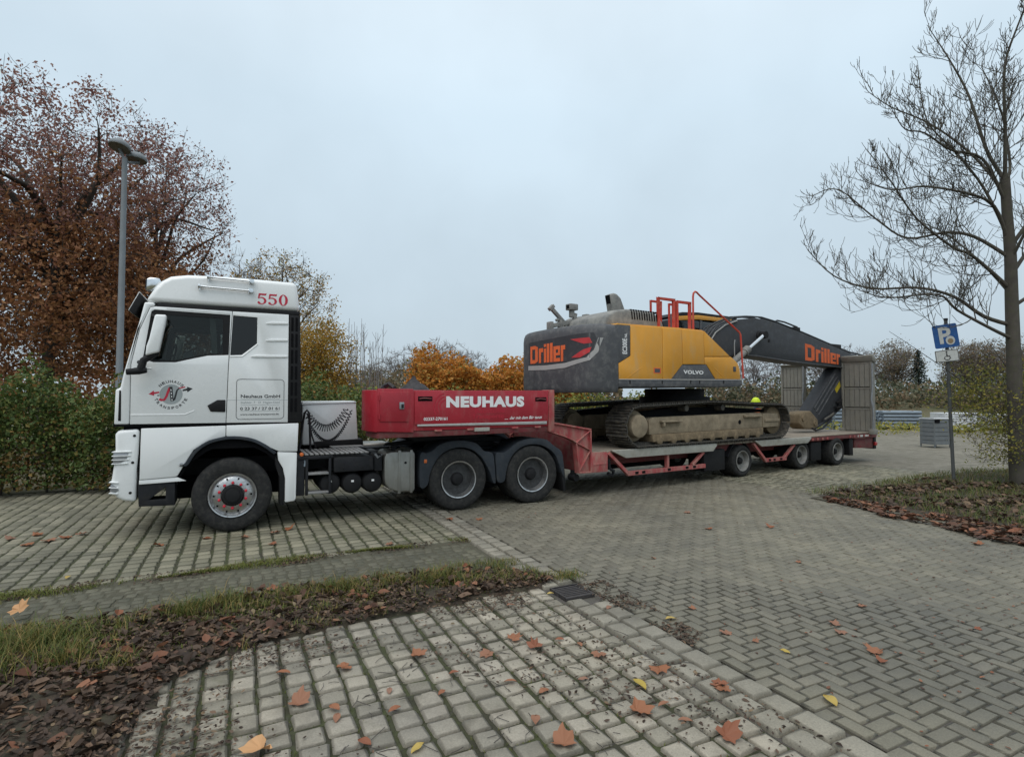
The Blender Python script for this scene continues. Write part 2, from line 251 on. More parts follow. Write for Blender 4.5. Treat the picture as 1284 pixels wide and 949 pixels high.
# ------------------------------------------------------------------ mesh helpers
class MB:
    """collects solids, then links them as ONE mesh object"""
    def __init__(s): s.v = []; s.f = []
    def add(s, vs, fs):
        n = len(s.v); s.v += [tuple(v) for v in vs]; s.f += [tuple(i + n for i in f) for f in fs]; return s
    def box(s, x0, x1, y0, y1, z0, z1):
        return s.add([(x0, y0, z0), (x1, y0, z0), (x1, y1, z0), (x0, y1, z0), (x0, y0, z1), (x1, y0, z1), (x1, y1, z1), (x0, y1, z1)],
                     [(0, 3, 2, 1), (4, 5, 6, 7), (0, 1, 5, 4), (1, 2, 6, 5), (2, 3, 7, 6), (3, 0, 4, 7)])
    def prism(s, poly, y0, y1, holes=()):
        """(x, z) outline, with holes, extruded along y"""
        if not holes:
            n = len(poly); vs = [(x, y0, z) for x, z in poly] + [(x, y1, z) for x, z in poly]
            fs = [tuple(range(n)), tuple(range(2 * n - 1, n - 1, -1))] + [(i, i + n, (i + 1) % n + n, (i + 1) % n) for i in range(n)]
            return s.add(vs, fs)
        loops = [list(poly)] + [list(h) for h in holes]; flat = [p for l in loops for p in l]; n = len(flat)
        tri = tessellate_polygon([[Vector((x, z, 0)) for x, z in l] for l in loops])
        vs = [(x, y0, z) for x, z in flat] + [(x, y1, z) for x, z in flat]; fs = []
        for t in tri: fs.append(tuple(t)); fs.append(tuple(i + n for i in reversed(t)))
        k = 0
        for l in loops:
            for i in range(len(l)):
                a, b_ = k + i, k + (i + 1) % len(l); fs.append((a, a + n, b_ + n, b_))
            k += len(l)
        return s.add(vs, fs)
    def prism_z(s, poly, z0, z1):
        n = len(poly); vs = [(x, y, z0) for x, y in poly] + [(x, y, z1) for x, y in poly]
        return s.add(vs, [tuple(range(n - 1, -1, -1)), tuple(range(n, 2 * n))] + [(i, (i + 1) % n, (i + 1) % n + n, i + n) for i in range(n)])
    def prism_x(s, poly, x0, x1):
        n = len(poly); vs = [(x0, y, z) for y, z in poly] + [(x1, y, z) for y, z in poly]
        return s.add(vs, [tuple(range(n - 1, -1, -1)), tuple(range(n, 2 * n))] + [(i, (i + 1) % n, (i + 1) % n + n, i + n) for i in range(n)])
    def tube(s, path, r, n=8, cap=True):
        P = [Vector(p) for p in path]; k = len(P); rr = [r] * k if isinstance(r, (int, float)) else list(r)
        vs, fs = [], []; u = None
        for i in range(k):
            d = (P[min(i + 1, k - 1)] - P[max(i - 1, 0)])
            d = d.normalized() if d.length > 1e-9 else Vector((0, 0, 1))
            if u is None: u = d.orthogonal().normalized()
            else:
                u = u - d * u.dot(d); u = u.normalized() if u.length > 1e-6 else d.orthogonal().normalized()
            w = d.cross(u)
            for j in range(n):
                a = 2 * math.pi * j / n; vs.append(P[i] + (u * math.cos(a) + w * math.sin(a)) * rr[i])
        for i in range(k - 1):
            for j in range(n):
                j2 = (j + 1) % n; fs.append((i * n + j, i * n + j2, (i + 1) * n + j2, (i + 1) * n + j))
        if cap: fs.append(tuple(range(n - 1, -1, -1))); fs.append(tuple(range((k - 1) * n, k * n)))
        return s.add(vs, fs)
    def cyl(s, p0, p1, r, n=20): return s.tube([p0, p1], r, n)
    def beam(s, p0, p1, w, h):
        """square bar from p0 to p1 (x, y, z), w across y, h across the run"""
        a, b_ = Vector(p0), Vector(p1); d = (b_ - a).normalized(); side = Vector((0, 1, 0))
        if abs(d.dot(side)) > 0.95: side = Vector((1, 0, 0))
        up = d.cross(side).normalized(); side = up.cross(d).normalized(); vs = []
        for p in (a, b_):
            for sx, sz in ((-1, -1), (1, -1), (1, 1), (-1, 1)): vs.append(p + side * (w / 2 * sx) + up * (h / 2 * sz))
        return s.add(vs, [(0, 1, 2, 3), (7, 6, 5, 4), (0, 4, 5, 1), (1, 5, 6, 2), (2, 6, 7, 3), (3, 7, 4, 0)])
    def lathe(s, prof, cx, cz, y0=0, n=40, closed=False):
        """profile of (radius, y) turned about an axis along y"""
        vs, fs = [], []; k = len(prof)
        for r, y in prof:
            for j in range(n):
                a = 2 * math.pi * j / n; vs.append((cx + r * math.cos(a), y0 + y, cz + r * math.sin(a)))
        for i in range(k if closed else k - 1):
            i2 = (i + 1) % k
            for j in range(n):
                j2 = (j + 1) % n; fs.append((i * n + j, i * n + j2, i2 * n + j2, i2 * n + j))
        if not closed:
            if prof[0][0] > 1e-4: fs.append(tuple(range(n - 1, -1, -1)))
            if prof[-1][0] > 1e-4: fs.append(tuple(range((k - 1) * n, k * n)))
        return s.add(vs, fs)
    def build(s, name, mat, parent=None, bev=0.0, seg=2, ang=32, ang_b=28):
        me = bpy.data.meshes.new(name); me.from_pydata(s.v, [], s.f)
        bm = bmesh.new(); bm.from_mesh(me)
        bmesh.ops.remove_doubles(bm, verts=bm.verts, dist=1e-5)
        bmesh.ops.recalc_face_normals(bm, faces=bm.faces)
        if bev:
            ed = [e for e in bm.edges if len(e.link_faces) == 2 and e.calc_face_angle(0) > R(ang_b)]
            bmesh.ops.bevel(bm, geom=ed, offset=bev, segments=seg, profile=0.5, affect='EDGES', clamp_overlap=True)
        for f in bm.faces: f.smooth = True
        for e in bm.edges:
            if len(e.link_faces) != 2 or e.calc_face_angle(0) > R(ang): e.smooth = False
        bm.to_mesh(me); bm.free()
        return link(name, me, mat, parent)
def link(name, me, mat, parent=None):
    me.materials.clear()
    for mm in (mat if isinstance(mat, (list, tuple)) else [mat]): me.materials.append(MATS[mm] if isinstance(mm, str) else mm)
    o = bpy.data.objects.new(name, me); col.objects.link(o); o.parent = parent; return o
def empty(name, loc=(0, 0, 0), rz=0.0, parent=None):
    o = bpy.data.objects.new(name, None); col.objects.link(o); o.location = loc; o.rotation_euler = (0, 0, rz); o.parent = parent
    o.empty_display_size = 0.3; return o
def tag(o, label, cat, group=None, kind=None):
    o['label'] = label; o['category'] = cat
    if group: o['group'] = group
    if kind: o['kind'] = kind
    return o
def struct(o, label=None, cat=None):
    o['kind'] = 'structure'
    if label: o['label'] = label; o['category'] = cat
    return o
def stuff(o, label=None, cat=None):
    o['kind'] = 'stuff'
    if label: o['label'] = label
    if cat: o['category'] = cat
    return o
def copy_tree(o, parent=None):
    c = o.copy(); col.objects.link(c); c.parent = parent
    for ch in o.children: copy_tree(ch, c)
    return c
def np_mesh(name, V, F, mat, parent=None, smooth=False):
    """big meshes straight from arrays; F is (n, k) with one k"""
    me = bpy.data.meshes.new(name); V = np.asarray(V, np.float32); F = np.asarray(F, np.int32); n, k = F.shape
    me.vertices.add(len(V)); me.vertices.foreach_set('co', V.ravel())
    me.loops.add(n * k); me.loops.foreach_set('vertex_index', F.ravel())
    me.polygons.add(n); me.polygons.foreach_set('loop_start', np.arange(0, n * k, k, dtype=np.int32))
    try: me.polygons.foreach_set('loop_total', np.full(n, k, np.int32))
    except Exception: pass
    me.update(calc_edges=True)
    me.polygons.foreach_set('use_smooth', np.full(n, smooth, bool)); me.validate()
    return link(name, me, mat, parent)
def text_shape(txt, bold=0.0, spacing=1.0):
    """letter outlines of the built-in font as 2-D triangles, normalised to the unit box"""
    cu = bpy.data.curves.new('lettering', 'FONT'); cu.body = txt; cu.size = 1; cu.offset = bold; cu.space_character = spacing; cu.resolution_u = 3
    o = bpy.data.objects.new('lettering', cu); col.objects.link(o)
    dg = bpy.context.evaluated_depsgraph_get(); me = o.evaluated_get(dg).to_mesh()
    V = [(v.co.x, v.co.y) for v in me.vertices]; F = [tuple(p.vertices) for p in me.polygons]
    o.evaluated_get(dg).to_mesh_clear(); bpy.data.objects.remove(o); bpy.data.curves.remove(cu)
    x0, x1 = min(v[0] for v in V), max(v[0] for v in V); y0, y1 = min(v[1] for v in V), max(v[1] for v in V)
    return [((x - x0) / (x1 - x0), (y - y0) / (y1 - y0)) for x, y in V], F
def decal(name, mat, parent, shape, fmap):
    V, F = shape; mb = MB(); mb.v = [fmap(u, v) for u, v in V]; mb.f = list(F)
    me = bpy.data.meshes.new(name); me.from_pydata(mb.v, [], mb.f); return link(name, me, mat, parent)
def side_text(name, txt, mat, parent, x0, x1, z0, z1, y, bold=0.0, spacing=1.0, slant=0.0):
    sh = text_shape(txt, bold, spacing)
    return decal(name, mat, parent, sh, lambda u, v: (x0 + (x1 - x0) * u + slant * v, y, z0 + (z1 - z0) * v))
def poly_shape(polys):
    V, F = [], []
    for p in polys: F.append(tuple(range(len(V), len(V) + len(p)))); V += list(p)
    return V, F

# ------------------------------------------------------------------ ground, paving (pav = frame of the parking bays: x along the lorry, y away from the road)
PAV_O = np.array([-4.028, 8.100]); PAV_A = R(26.105); CA, SA = math.cos(PAV_A), math.sin(PAV_A)
def pav(x, y): return (PAV_O[0] + x * CA - y * SA, PAV_O[1] + x * SA + y * CA)
def pav_np(x, y): return PAV_O[0] + x * CA - y * SA, PAV_O[1] + x * SA + y * CA
def in_frame(X, Y, m=0.0):
    u = 642 + 700 * X / np.maximum(Y, 0.05); v = 497 + 700 * 1.95 / np.maximum(Y, 0.05)
    return (Y > 0.5) & (u > -m) & (u < 1284 + m) & (v < 949 + m)
def sheet(name, poly, z, mat, sub=0):
    """flat ground sheet; poly in bay coordinates"""
    mb = MB(); mb.v = [(*pav(x, y), z) for x, y in poly]; mb.f = [tuple(range(len(poly)))]
    return struct(mb.build(name, mat))
g = MB(); g.v = [(-1500, -1500, -0.09), (1500, -1500, -0.09), (1500, 1500, -0.09), (-1500, 1500, -0.09)]; g.f = [(0, 1, 2, 3)]
struct(g.build('ground', 'field'), 'rough autumn grassland reaching to the far trees', 'ground')
struct(sheet('yard', [(9.9, -2.6), (20, -5), (70, -18), (70, 26), (3, 26), (3, 5.0)], -0.035, 'yard_gravel'), 'pale gravel storage yard behind the trailer', 'yard')

def stone_variant(k, n_top=4, rough=0.06, crown=0.007):
    r = random.Random(k); ts = (-1, -0.8, 0.8, 1); V, F = [], []
    if n_top == 4:
        for j, b_ in enumerate(ts):
            for i, a in enumerate(ts):
                edge = i in (0, 3) or j in (0, 3); cor = i in (0, 3) and j in (0, 3)
                s = 0.452 if cor else 0.472 if edge else 0.46
                V.append((a * s + r.uniform(-rough, rough) * 0.6, b_ * s + r.uniform(-rough, rough) * 0.6, (-crown if not cor else -crown * 1.5) + r.uniform(-.003, .003) if edge else r.uniform(-.0035, .0035)))
        for j in range(3):
            for i in range(3): a = j * 4 + i; F.append((a, a + 1, a + 5, a + 4))
        ring = [0, 1, 2, 3, 7, 11, 15, 14, 13, 12, 8, 4]
        for a in ring: x, y, z = V[a]; V.append((x * 1.04, y * 1.04, -0.055))
        for i in range(12): a, b_ = ring[i], ring[(i + 1) % 12]; F.append((b_, a, 16 + i, 16 + (i + 1) % 12))
    else:
        c4 = [(-1, -1), (1, -1), (1, 1), (-1, 1)]; jit = [(r.uniform(-rough, rough) * .5, r.uniform(-rough, rough) * .5) for _ in c4]
        for s, z in ((0.485, -0.05), (0.475, -crown), (0.40, 0.0)):
            for (a, b_), (ja, jb) in zip(c4, jit): V.append((a * s + ja, b_ * s + jb, z + (r.uniform(-.002, .002) if z > -.04 else 0)))
        for L in (0, 4):
            for i in range(4): i2 = (i + 1) % 4; F.append((L + i, L + i2, L + 4 + i2, L + 4 + i))
        F.append((8, 9, 10, 11))
    return np.array(V), np.array(F)
def lay(parent, piece, rest, mat, items, variants, n_ind=300):
    """items: (x, y, z, rot, sx, sy) in bay coordinates. The nearest 300 in view are stones of their own, the rest one mass."""
    items = np.array(items); X, Y = pav_np(items[:, 0], items[:, 1]); vis = in_frame(X, Y, 15); d = np.hypot(X, Y); d[~vis] += 1e4
    order = np.argsort(d); ind = [i for i in order[:n_ind] if vis[i]]; ind_s = set(ind)
    meshes = []
    for V, F in variants:
        me = bpy.data.meshes.new(piece); me.from_pydata(V.tolist(), [], F.tolist()); me.materials.append(MATS[mat])
        for p in me.polygons: p.use_smooth = True
        meshes.append(me)
    for i in ind:
        x, y, z, rt, sx, sy = items[i]; o = bpy.data.objects.new(piece, meshes[i % len(meshes)]); col.objects.link(o)
        o.location = (x, y, z); o.rotation_euler = (random.uniform(-.014, .014), random.uniform(-.014, .014), rt); o.scale = (sx, sy, 1); o.parent = parent
    VV, FF, off = [], [], 0
    for i in range(len(items)):
        if i in ind_s: continue
        x, y, z, rt, sx, sy = items[i]; V, F = variants[i % len(variants)]; c, s = math.cos(rt), math.sin(rt)
        px, py = V[:, 0] * sx, V[:, 1] * sy; tz = V[:, 2] + px * random.uniform(-.012, .012) + py * random.uniform(-.012, .012)
        VV.append(np.stack([x + px * c - py * s, y + px * s + py * c, z + tz], 1)); FF.append(F + off); off += len(V)
    if VV:
        o = np_mesh(rest, np.concatenate(VV), np.concatenate(FF), mat, parent, smooth=True); o['kind'] = 'stuff'
def frame_root(name, poly, z, mat, label, cat):
    """a paved area: its bedding sheet carries the stones"""
    me = bpy.data.meshes.new(name); me.from_pydata([(x, y, z) for x, y in poly], [], [tuple(range(len(poly)))])
    o = link(name, me, mat); o.location = (PAV_O[0], PAV_O[1], 0); o.rotation_euler = (0, 0, PAV_A); return struct(o, label, cat)
def keep(x, y, m=160):
    X, Y = pav(x, y); u = 642 + 700 * X / max(Y, .3); v = 497 + 1365 / max(Y, .3)
    return Y > 0.8 and -m - 260 < u < 1284 + m + 260 and v < 949 + 420

# foreground bay: big worn setts in columns that run away from the viewer
fore = frame_root('foreground_bay', [(-9, -12), (2.86, -12), (2.86, -3.9), (-9, -3.9)], -0.02, 'joint_moss', 'parking bay of worn square setts in the foreground', 'pavement')
vs = [stone_variant(k) for k in range(14)]; it = []; x = 2.852
while x > -3.2:
    w = random.uniform(.148, .175); y = -3.95 - random.uniform(0, .15); cx = x - w / 2
    while y > -8.6:
        l = random.uniform(.135, .19)
        if keep(cx, y - l / 2): it.append((cx + random.uniform(-.006, .006), y - l / 2, random.uniform(-.007, .004), random.uniform(-.05, .05), w, l))
        y -= l + random.uniform(.004, .02)
    x -= w + random.uniform(.008, .024)
lay(fore, 'sett', 'setts_beyond', 'cobble_near', it, vs)

# border course: two rows of dressed blocks along the road edge
bord = frame_root('border_course', [(2.86, -12), (3.3, -12), (3.3, 3.2), (2.86, 3.2)], -0.027, 'joint_sand', 'twin row of pale dressed blocks edging the paved road', 'kerb')
it = []
for row, cx in ((0, 2.975), (1, 3.175)):
    y = 3.1 - row * .1
    while y > -9.5:
        l = random.uniform(.2, .27) if y < -4.6 else random.uniform(.16, .21)
        if keep(cx, y - l / 2) and not (3.02 < cx + .1 and -4.52 < y - l / 2 < -3.95 and row == 1) and not (row == 0 and -4.45 < y - l / 2 < -4.02):
            it.append((cx, y - l / 2, random.uniform(.003, .009), random.uniform(-.02, .02), .192, l))
        y -= l + .012
lay(bord, 'border_block', 'border_blocks_beyond', 'border_stone', it, [stone_variant(k + 40, 4, .03, .009) for k in range(8)])

# lorry bay: columns of smaller setts with broad dark joints
bay = frame_root('lorry_bay', [(-16, -1.78), (2.86, -1.78), (2.86, 5.6), (-16, 5.6)], -0.014, 'joint_moss', 'parking bay of square setts under the lorry', 'pavement')
it = []; x = 2.85
while x > -8.2:
    w = random.uniform(.15, .175); y = -1.86; cx = x - w / 2
    while y < 5.3:
        l = random.uniform(.13, .17)
        if keep(cx, y + l / 2, 60): it.append((cx + random.uniform(-.005, .005), y + l / 2, random.uniform(-.006, .003), random.uniform(-.04, .04), w, l))
        y += l + random.uniform(.018, .032)
    x -= w + random.uniform(.012, .026)
lay(bay, 'sett', 'setts_beyond', 'cobble_bay', it, [stone_variant(k + 60, 3, .07, .008) for k in range(14)])

# mossy walkway strip between the two bays
strip = frame_root('walkway', [(-16, -3.95), (2.86, -3.95), (2.86, -1.74), (-16, -1.74)], -0.012, 'mossy_strip', 'dull mossy strip of small setts between the two bays', 'path')
it = []; y = -2.02
while y > -3.25:
    x = 2.82 - random.uniform(0, .05); l = random.uniform(.09, .11)
    while x > -5.2:
        w = random.uniform(.095, .125)
        if keep(x - w / 2, y - l / 2, 20): it.append((x - w / 2, y - l / 2, random.uniform(-.013, -.003), random.uniform(-.1, .1), w, l))
        x -= w + .014
    y -= l + .012
lay(strip, 'small_sett', 'small_setts_beyond', 'cobble_small', it, [stone_variant(k + 90, 3, .08, .008) for k in range(10)])

# road: 2:1 blocks in herringbone, square to the border
road = frame_root('road', [(3.3, -14), (14, -14), (10.6, -2.2), (10.6, 5.6), (3.3, 5.6)], -0.0125, 'joint_sand', 'road of grey blocks laid in herringbone', 'road')
vn = lambda x, y: math.sin(x * 1.3 + 1.1) * math.sin(y * .9 + x * .4)
W = 0.108; it = []
for i in range(-150, 160):
    for j in range(-150, 160):
        m = (i - j) % 4
        if m == 0: cx, cy, rt = (i + 1.0) * W, (j + .5) * W, 0.0           # lies along x, covers cells i, i+1
        elif m == 3: cx, cy, rt = (i + .5) * W, (j + 1.0) * W, math.pi / 2   # stands along y, covers cells j, j+1
        else: continue
        px, py = 3.35 + cx + 0.06, -4 + cy
        lim = 10.25 if py > -2.2 else 10.2 - (py + 2.2) * -0.16
        if 3.27 < px < lim + .1 and -9 < py < 5.2 and keep(px, py, 60):
            it.append((px, py, random.uniform(-.004, .003) + .0022 * float(vn(px, py)), rt + random.uniform(-.025, .025), 2 * W * 0.995, W * 0.985))
lay(road, 'paver', 'pavers_beyond', 'paver', it, [stone_variant(k + 120, 3, .03, .006) for k in range(12)])
print('pavers', len(it))

# setts beyond the road, beside the trailer's rear wheels
back = frame_root('side_paving', [(10.25, -1.72), (16.3, -1.72), (16.3, 3.4), (10.25, 3.4)], -0.027, 'joint_moss', 'patch of old setts beside the rear trailer wheels', 'pavement')
it = []; x = 10.35
while x < 16.2:
    w = random.uniform(.17, .2); y = -1.7
    while y < 3.4:
        l = random.uniform(.15, .2); it.append((x + w / 2, y + l / 2, random.uniform(-.008, .002), random.uniform(-.05, .05), w, l)); y += l + .02
    x += w + .025
lay(back, 'sett', 'setts_beyond', 'cobble_bay', it, [stone_variant(k + 160, 3, .07, .012) for k in range(8)], 200)

# planting bed on the far side of the road, kept by low kerb stones
bed = frame_root('planting_bed', [(9.9, -1.9), (9.72, -5.6), (9.2, -9), (22, -14), (30, -4), (17, -1.2)], 0.012, 'soil_litter', 'soil bed with dead leaves around the bare tree', 'flower bed')
kp = [(10.02, -1.95), (9.93, -2.9), (9.82, -3.85), (9.7, -4.8), (9.52, -5.75), (9.32, -6.7)]
for (xa, ya), (xb, yb) in zip(kp, kp[1:]):
    kb = MB(); dx, dy = xb - xa, yb - ya; L = math.hypot(dx, dy); ux, uy = dx / L, dy / L; q = .06
    c4 = [(xa + ux * .008 - uy * q, ya + uy * .008 + ux * q), (xa + ux * .008 + uy * q, ya + uy * .008 - ux * q), (xb - ux * .008 + uy * q, yb - uy * .008 - ux * q), (xb - ux * .008 - uy * q, yb - uy * .008 + ux * q)]
    kb.prism_z(c4, -.05, .028 + random.uniform(-.008, .008)); kb.build('kerb_stone', 'cobble_small', bed, .015, 2)

# drain grate set in the border
dr = empty('drain_grate', (*pav(3.08, -4.23), 0.004), PAV_A); dr.scale = (.82, .82, 1)
f = MB(); f.box(-.2, .2, -.2, -.175, -.03, .006).box(-.2, .2, .175, .2, -.03, .006).box(-.2, -.175, -.175, .175, -.03, .006).box(.175, .2, -.175, .175, -.03, .006)
f.build('frame', 'cast_iron', dr, .004, 1)
for i in range(7):
    f = MB(); yy = -.15 + i * .05; f.box(-.175, .175, yy - .012, yy + .012, -.03, .001); f.build('bar', 'cast_iron', dr, .003, 1)
f = MB(); f.box(-.19, .19, -.19, .19, -.3, -.22); f.build('sump', 'black_gap', dr)
tag(dr, 'square cast iron drain grate at the corner of the cobbled bay', 'drain')

# ------------------------------------------------------------------ leaves, litter, grass (arrays)
def rot_basis(n, flat=0.0):
    """random orthonormal frames; flat -> 1 keeps leaves lying"""
    a = rng.normal(size=(n, 3)); nrm = a / np.linalg.norm(a, axis=1, keepdims=True)
    if flat > 0:
        nrm = nrm * (1 - flat); nrm[:, 2] = np.abs(nrm[:, 2]) + flat; nrm /= np.linalg.norm(nrm, axis=1, keepdims=True)
    t = rng.normal(size=(n, 3)); t -= nrm * np.sum(t * nrm, 1, keepdims=True); t /= np.linalg.norm(t, axis=1, keepdims=True)
    return t, np.cross(nrm, t), nrm
def leaves(C, size, flat=0.0, asp=0.6, fold=0.22):
    """folded four-triangle leaves -> V, F"""
    n = len(C); t, b_, nn = rot_basis(n, flat); s = (size * rng.uniform(.6, 1.35, n))[:, None]; k = rng.uniform(-1, 1, n)[:, None] * fold
    V = np.stack([C - t * s * .5, C + b_ * s * asp * .5 + nn * s * k, C + t * s * .5 + nn * s * rng.uniform(-.3, .3, n)[:, None] * fold * 2, C - b_ * s * asp * .5 + nn * s * k, C + t * s * .05], 1)
    base = (np.arange(n) * 5)[:, None, None]; F = (np.array([[0, 1, 4], [1, 2, 4], [2, 3, 4], [3, 0, 4]])[None] + base).reshape(-1, 3)
    return V.reshape(-1, 3), F
def big_leaves(C, size, flat, asp, fold):
    """rounder, curled dead leaves of six triangles"""
    n = len(C); t, b_, nn = rot_basis(n, flat); s = (size * rng.uniform(.6, 1.35, n))[:, None]; cu = rng.uniform(-.2, 1, n)[:, None] * fold; rows = []
    for a, w in ((-.5, 0), (-.18, 1), (.22, .85), (.55, 0), (.22, -.85), (-.18, -1)):
        j = rng.uniform(.75, 1.2, n)[:, None]; rows.append(C + t * s * a * j + b_ * s * asp * .5 * w * j + nn * s * (cu * (abs(w) + 1.4 * a * a) + rng.uniform(-.06, .06, n)[:, None]))
    V = np.stack(rows + [C + t * s * .03], 1); F = (np.array([[i, (i + 1) % 6, 6] for i in range(6)])[None] + (np.arange(n) * 7)[:, None, None]).reshape(-1, 3)
    return V.reshape(-1, 3), F
def leaf_object(name, C, size, mat, parent=None, flat=0.0, asp=0.6, fold=0.22):
    V, F = (big_leaves if mat.startswith('litter') else leaves)(np.asarray(C), size, flat, asp, fold); return np_mesh(name, V, F, mat, parent)
def blades(P, h, w=0.006, lean=0.5):
    """grass blades with one bend"""
    n = len(P); a = rng.uniform(0, 2 * np.pi, n); d = np.stack([np.cos(a), np.sin(a), np.zeros(n)], 1); q = np.stack([-np.sin(a), np.cos(a), np.zeros(n)], 1)
    hh = (h * rng.uniform(.5, 1.4, n))[:, None]; l = (rng.uniform(.15, 1, n) * lean)[:, None] * hh; ww = (w * rng.uniform(.7, 1.4, n))[:, None]; z = np.array([[0, 0, 1.]])
    V = np.stack([P - q * ww, P + q * ww, P + d * l * .35 + z * hh * .6 + q * ww * .7, P + d * l * .35 + z * hh * .6 - q * ww * .7, P + d * l + z * hh * .95], 1)
    base = (np.arange(n) * 5)[:, None, None]; F = (np.array([[0, 1, 2], [0, 2, 3], [3, 2, 4]])[None] + base).reshape(-1, 3)
    return V.reshape(-1, 3), F
def vnoise(x, y, s, seed=0):
    """cheap smooth noise for patchy density"""
    r = np.random.default_rng(seed); o = 0
    for k in range(5):
        a, b_, p = r.normal() * s * (1 + k * .6), r.normal() * s * (1 + k * .6), r.uniform(0, 6.28); o = o + np.sin(a * x + b_ * y + p) / (1 + k * .5)
    return o / 2.2
def in_poly(x, y, poly):
    ins = np.zeros(len(x), bool); n = len(poly)
    for i in range(n):
        (x1, y1), (x2, y2) = poly[i], poly[(i + 1) % n]; c = ((y1 > y) != (y2 > y)) & (x < (x2 - x1) * (y - y1) / (y2 - y1 + 1e-12) + x1); ins ^= c
    return ins
def scatter(poly, n, seed, freq=1.6, thr=-.3, soft=.5):
    xs = [p[0] for p in poly]; ys = [p[1] for p in poly]; x = rng.uniform(min(xs), max(xs), n * 3); y = rng.uniform(min(ys), max(ys), n * 3)
    k = in_poly(x, y, poly) & (vnoise(x, y, freq, seed) + rng.uniform(-soft, soft, len(x)) > thr); x, y = x[k][:n], y[k][:n]; X, Y = pav_np(x, y); return X, Y
verge = [(-4.2, -2.95), (-1.6, -2.98), (-.8, -3.1), (.3, -2.92), (1.3, -2.98), (2.3, -3.15), (3.0, -3.62), (3.1, -3.9), (2.8, -4.03), (2.2, -3.98), (1.2, -4.05), (.2, -4.2), (-.35, -4.55), (-.5, -5.1), (-.55, -6), (-1.2, -7), (-4.2, -7)]
mound = MB()
# soil under the verge, a little uneven
n = 60; mv, mf = [], []; X0, X1, Y0, Y1 = -6.0, 3.1, -7.0, -2.95
for j in range(n):
    for i in range(n):
        x, y = X0 + (X1 - X0) * i / (n - 1), Y0 + (Y1 - Y0) * j / (n - 1)
        ins = in_poly(np.array([x]), np.array([y]), verge)[0]
        mv.append((*pav(x, y), (.012 + .016 * (vnoise(x, y, 2.2, 5) + .6)) if ins else -.05))
for j in range(n - 1):
    for i in range(n - 1): a = j * n + i; mf.append((a, a + 1, a + 1 + n, a + n))
mound.v, mound.f = mv, mf; struct(mound.build('verge', 'soil_litter', ang=180), 'strip of dark soil and dead leaves between the bays', 'verge')
X, Y = scatter(verge, 26000, 3, 1.9, -.8); C = np.stack([X, Y, rng.uniform(.02, .055, len(X))], 1); k = in_frame(X, Y, 120)
stuff(leaf_object('leaf_litter', C[k], rng.choice([.028, .045, .07, .1], int(k.sum()), p=[.35, .4, .2, .05]), 'litter_dark', None, .55, .55, .3), 'dark rotting leaf litter on the verge', 'leaf litter')
# litter spilling over the setts
spill = [(-.6, -4.9), (.2, -4.15), (1.2, -4.0), (2.7, -4.0), (2.6, -4.35), (1.5, -4.4), (.6, -4.75), (.1, -5.3), (-.2, -6.2), (-.6, -6.4)]
X, Y = scatter(spill, 4200, 9, 3.0, .0); a = np.stack([X, Y, rng.uniform(.004, .03, len(X))], 1)
X, Y = scatter([(-.4, -4.3), (2.8, -4.1), (3.3, -8.5), (-.4, -8.5)], 2600, 10, 2.0, .2); b_ = np.stack([X, Y, rng.uniform(.002, .012, len(X))], 1)
X, Y = scatter([(3.2, -4.1), (3.55, -4.1), (3.5, -5.6), (3.25, -5.7)], 800, 12, 3, -.1); c = np.stack([X, Y, rng.uniform(.002, .02, len(X))], 1)
X, Y = scatter([(-3.4, -1.72), (2.9, -1.75), (2.9, -2.02), (-3.4, -2.1)], 1800, 13, 3, .1); c = np.concatenate([c, np.stack([X, Y, rng.uniform(-.004, .01, len(X))], 1)])
stuff(leaf_object('leaf_scraps', np.concatenate([a, b_, c]), rng.uniform(.012, .038, len(a) + len(b_) + len(c)), 'litter_dark', None, .7, .5, .25), 'dark leaf scraps spilled over the setts', 'leaf litter')
X, Y = scatter(verge, 750, 21, 2.4, .0); C = np.stack([X, Y, rng.uniform(.04, .075, len(X))], 1); k = in_frame(X, Y, 120)
# moss cushions between the litter
xm, ym = rng.uniform(-3.5, 3.0, 26000), -2.98 - np.abs(rng.normal(0, .5, 26000)); kk = in_poly(xm, ym, verge) & (vnoise(xm, ym, 2.1, 57) + rng.uniform(-.3, .3, len(xm)) > .25)
Xm, Ym = pav_np(xm[kk], ym[kk]); V, F = blades(np.stack([Xm, Ym, np.full(len(Xm), .025)], 1), np.full(len(Xm), .022), .004, 1.4)
stuff(np_mesh('verge_moss', V, F, 'moss_tuft'), 'cushions of yellow-green moss in the verge', 'moss')
stuff(leaf_object('dry_leaves', C[k], rng.uniform(.04, .1, int(k.sum())), 'litter_red', None, .5, .75, .3), 'reddish brown dry leaves among the verge grass', 'leaf litter')
# twigs, stalks
tw = MB()
for _ in range(260):
    x, y = random.uniform(-.5, 3.0), random.uniform(-6.5, -3.9); x0, y0 = pav(x, y); a = random.uniform(0, 6.28); L = random.uniform(.04, .16); bn = random.uniform(-.3, .3)
    tw.tube([(x0, y0, .006), (x0 + math.cos(a) * L * .5, y0 + math.sin(a) * L * .5, .009), (x0 + math.cos(a + bn) * L, y0 + math.sin(a + bn) * L, .006)], .0018, 4)
stuff(tw.build('twigs', 'bark_dark'), 'thin dark twigs and leaf stalks scattered on the setts', 'twigs')
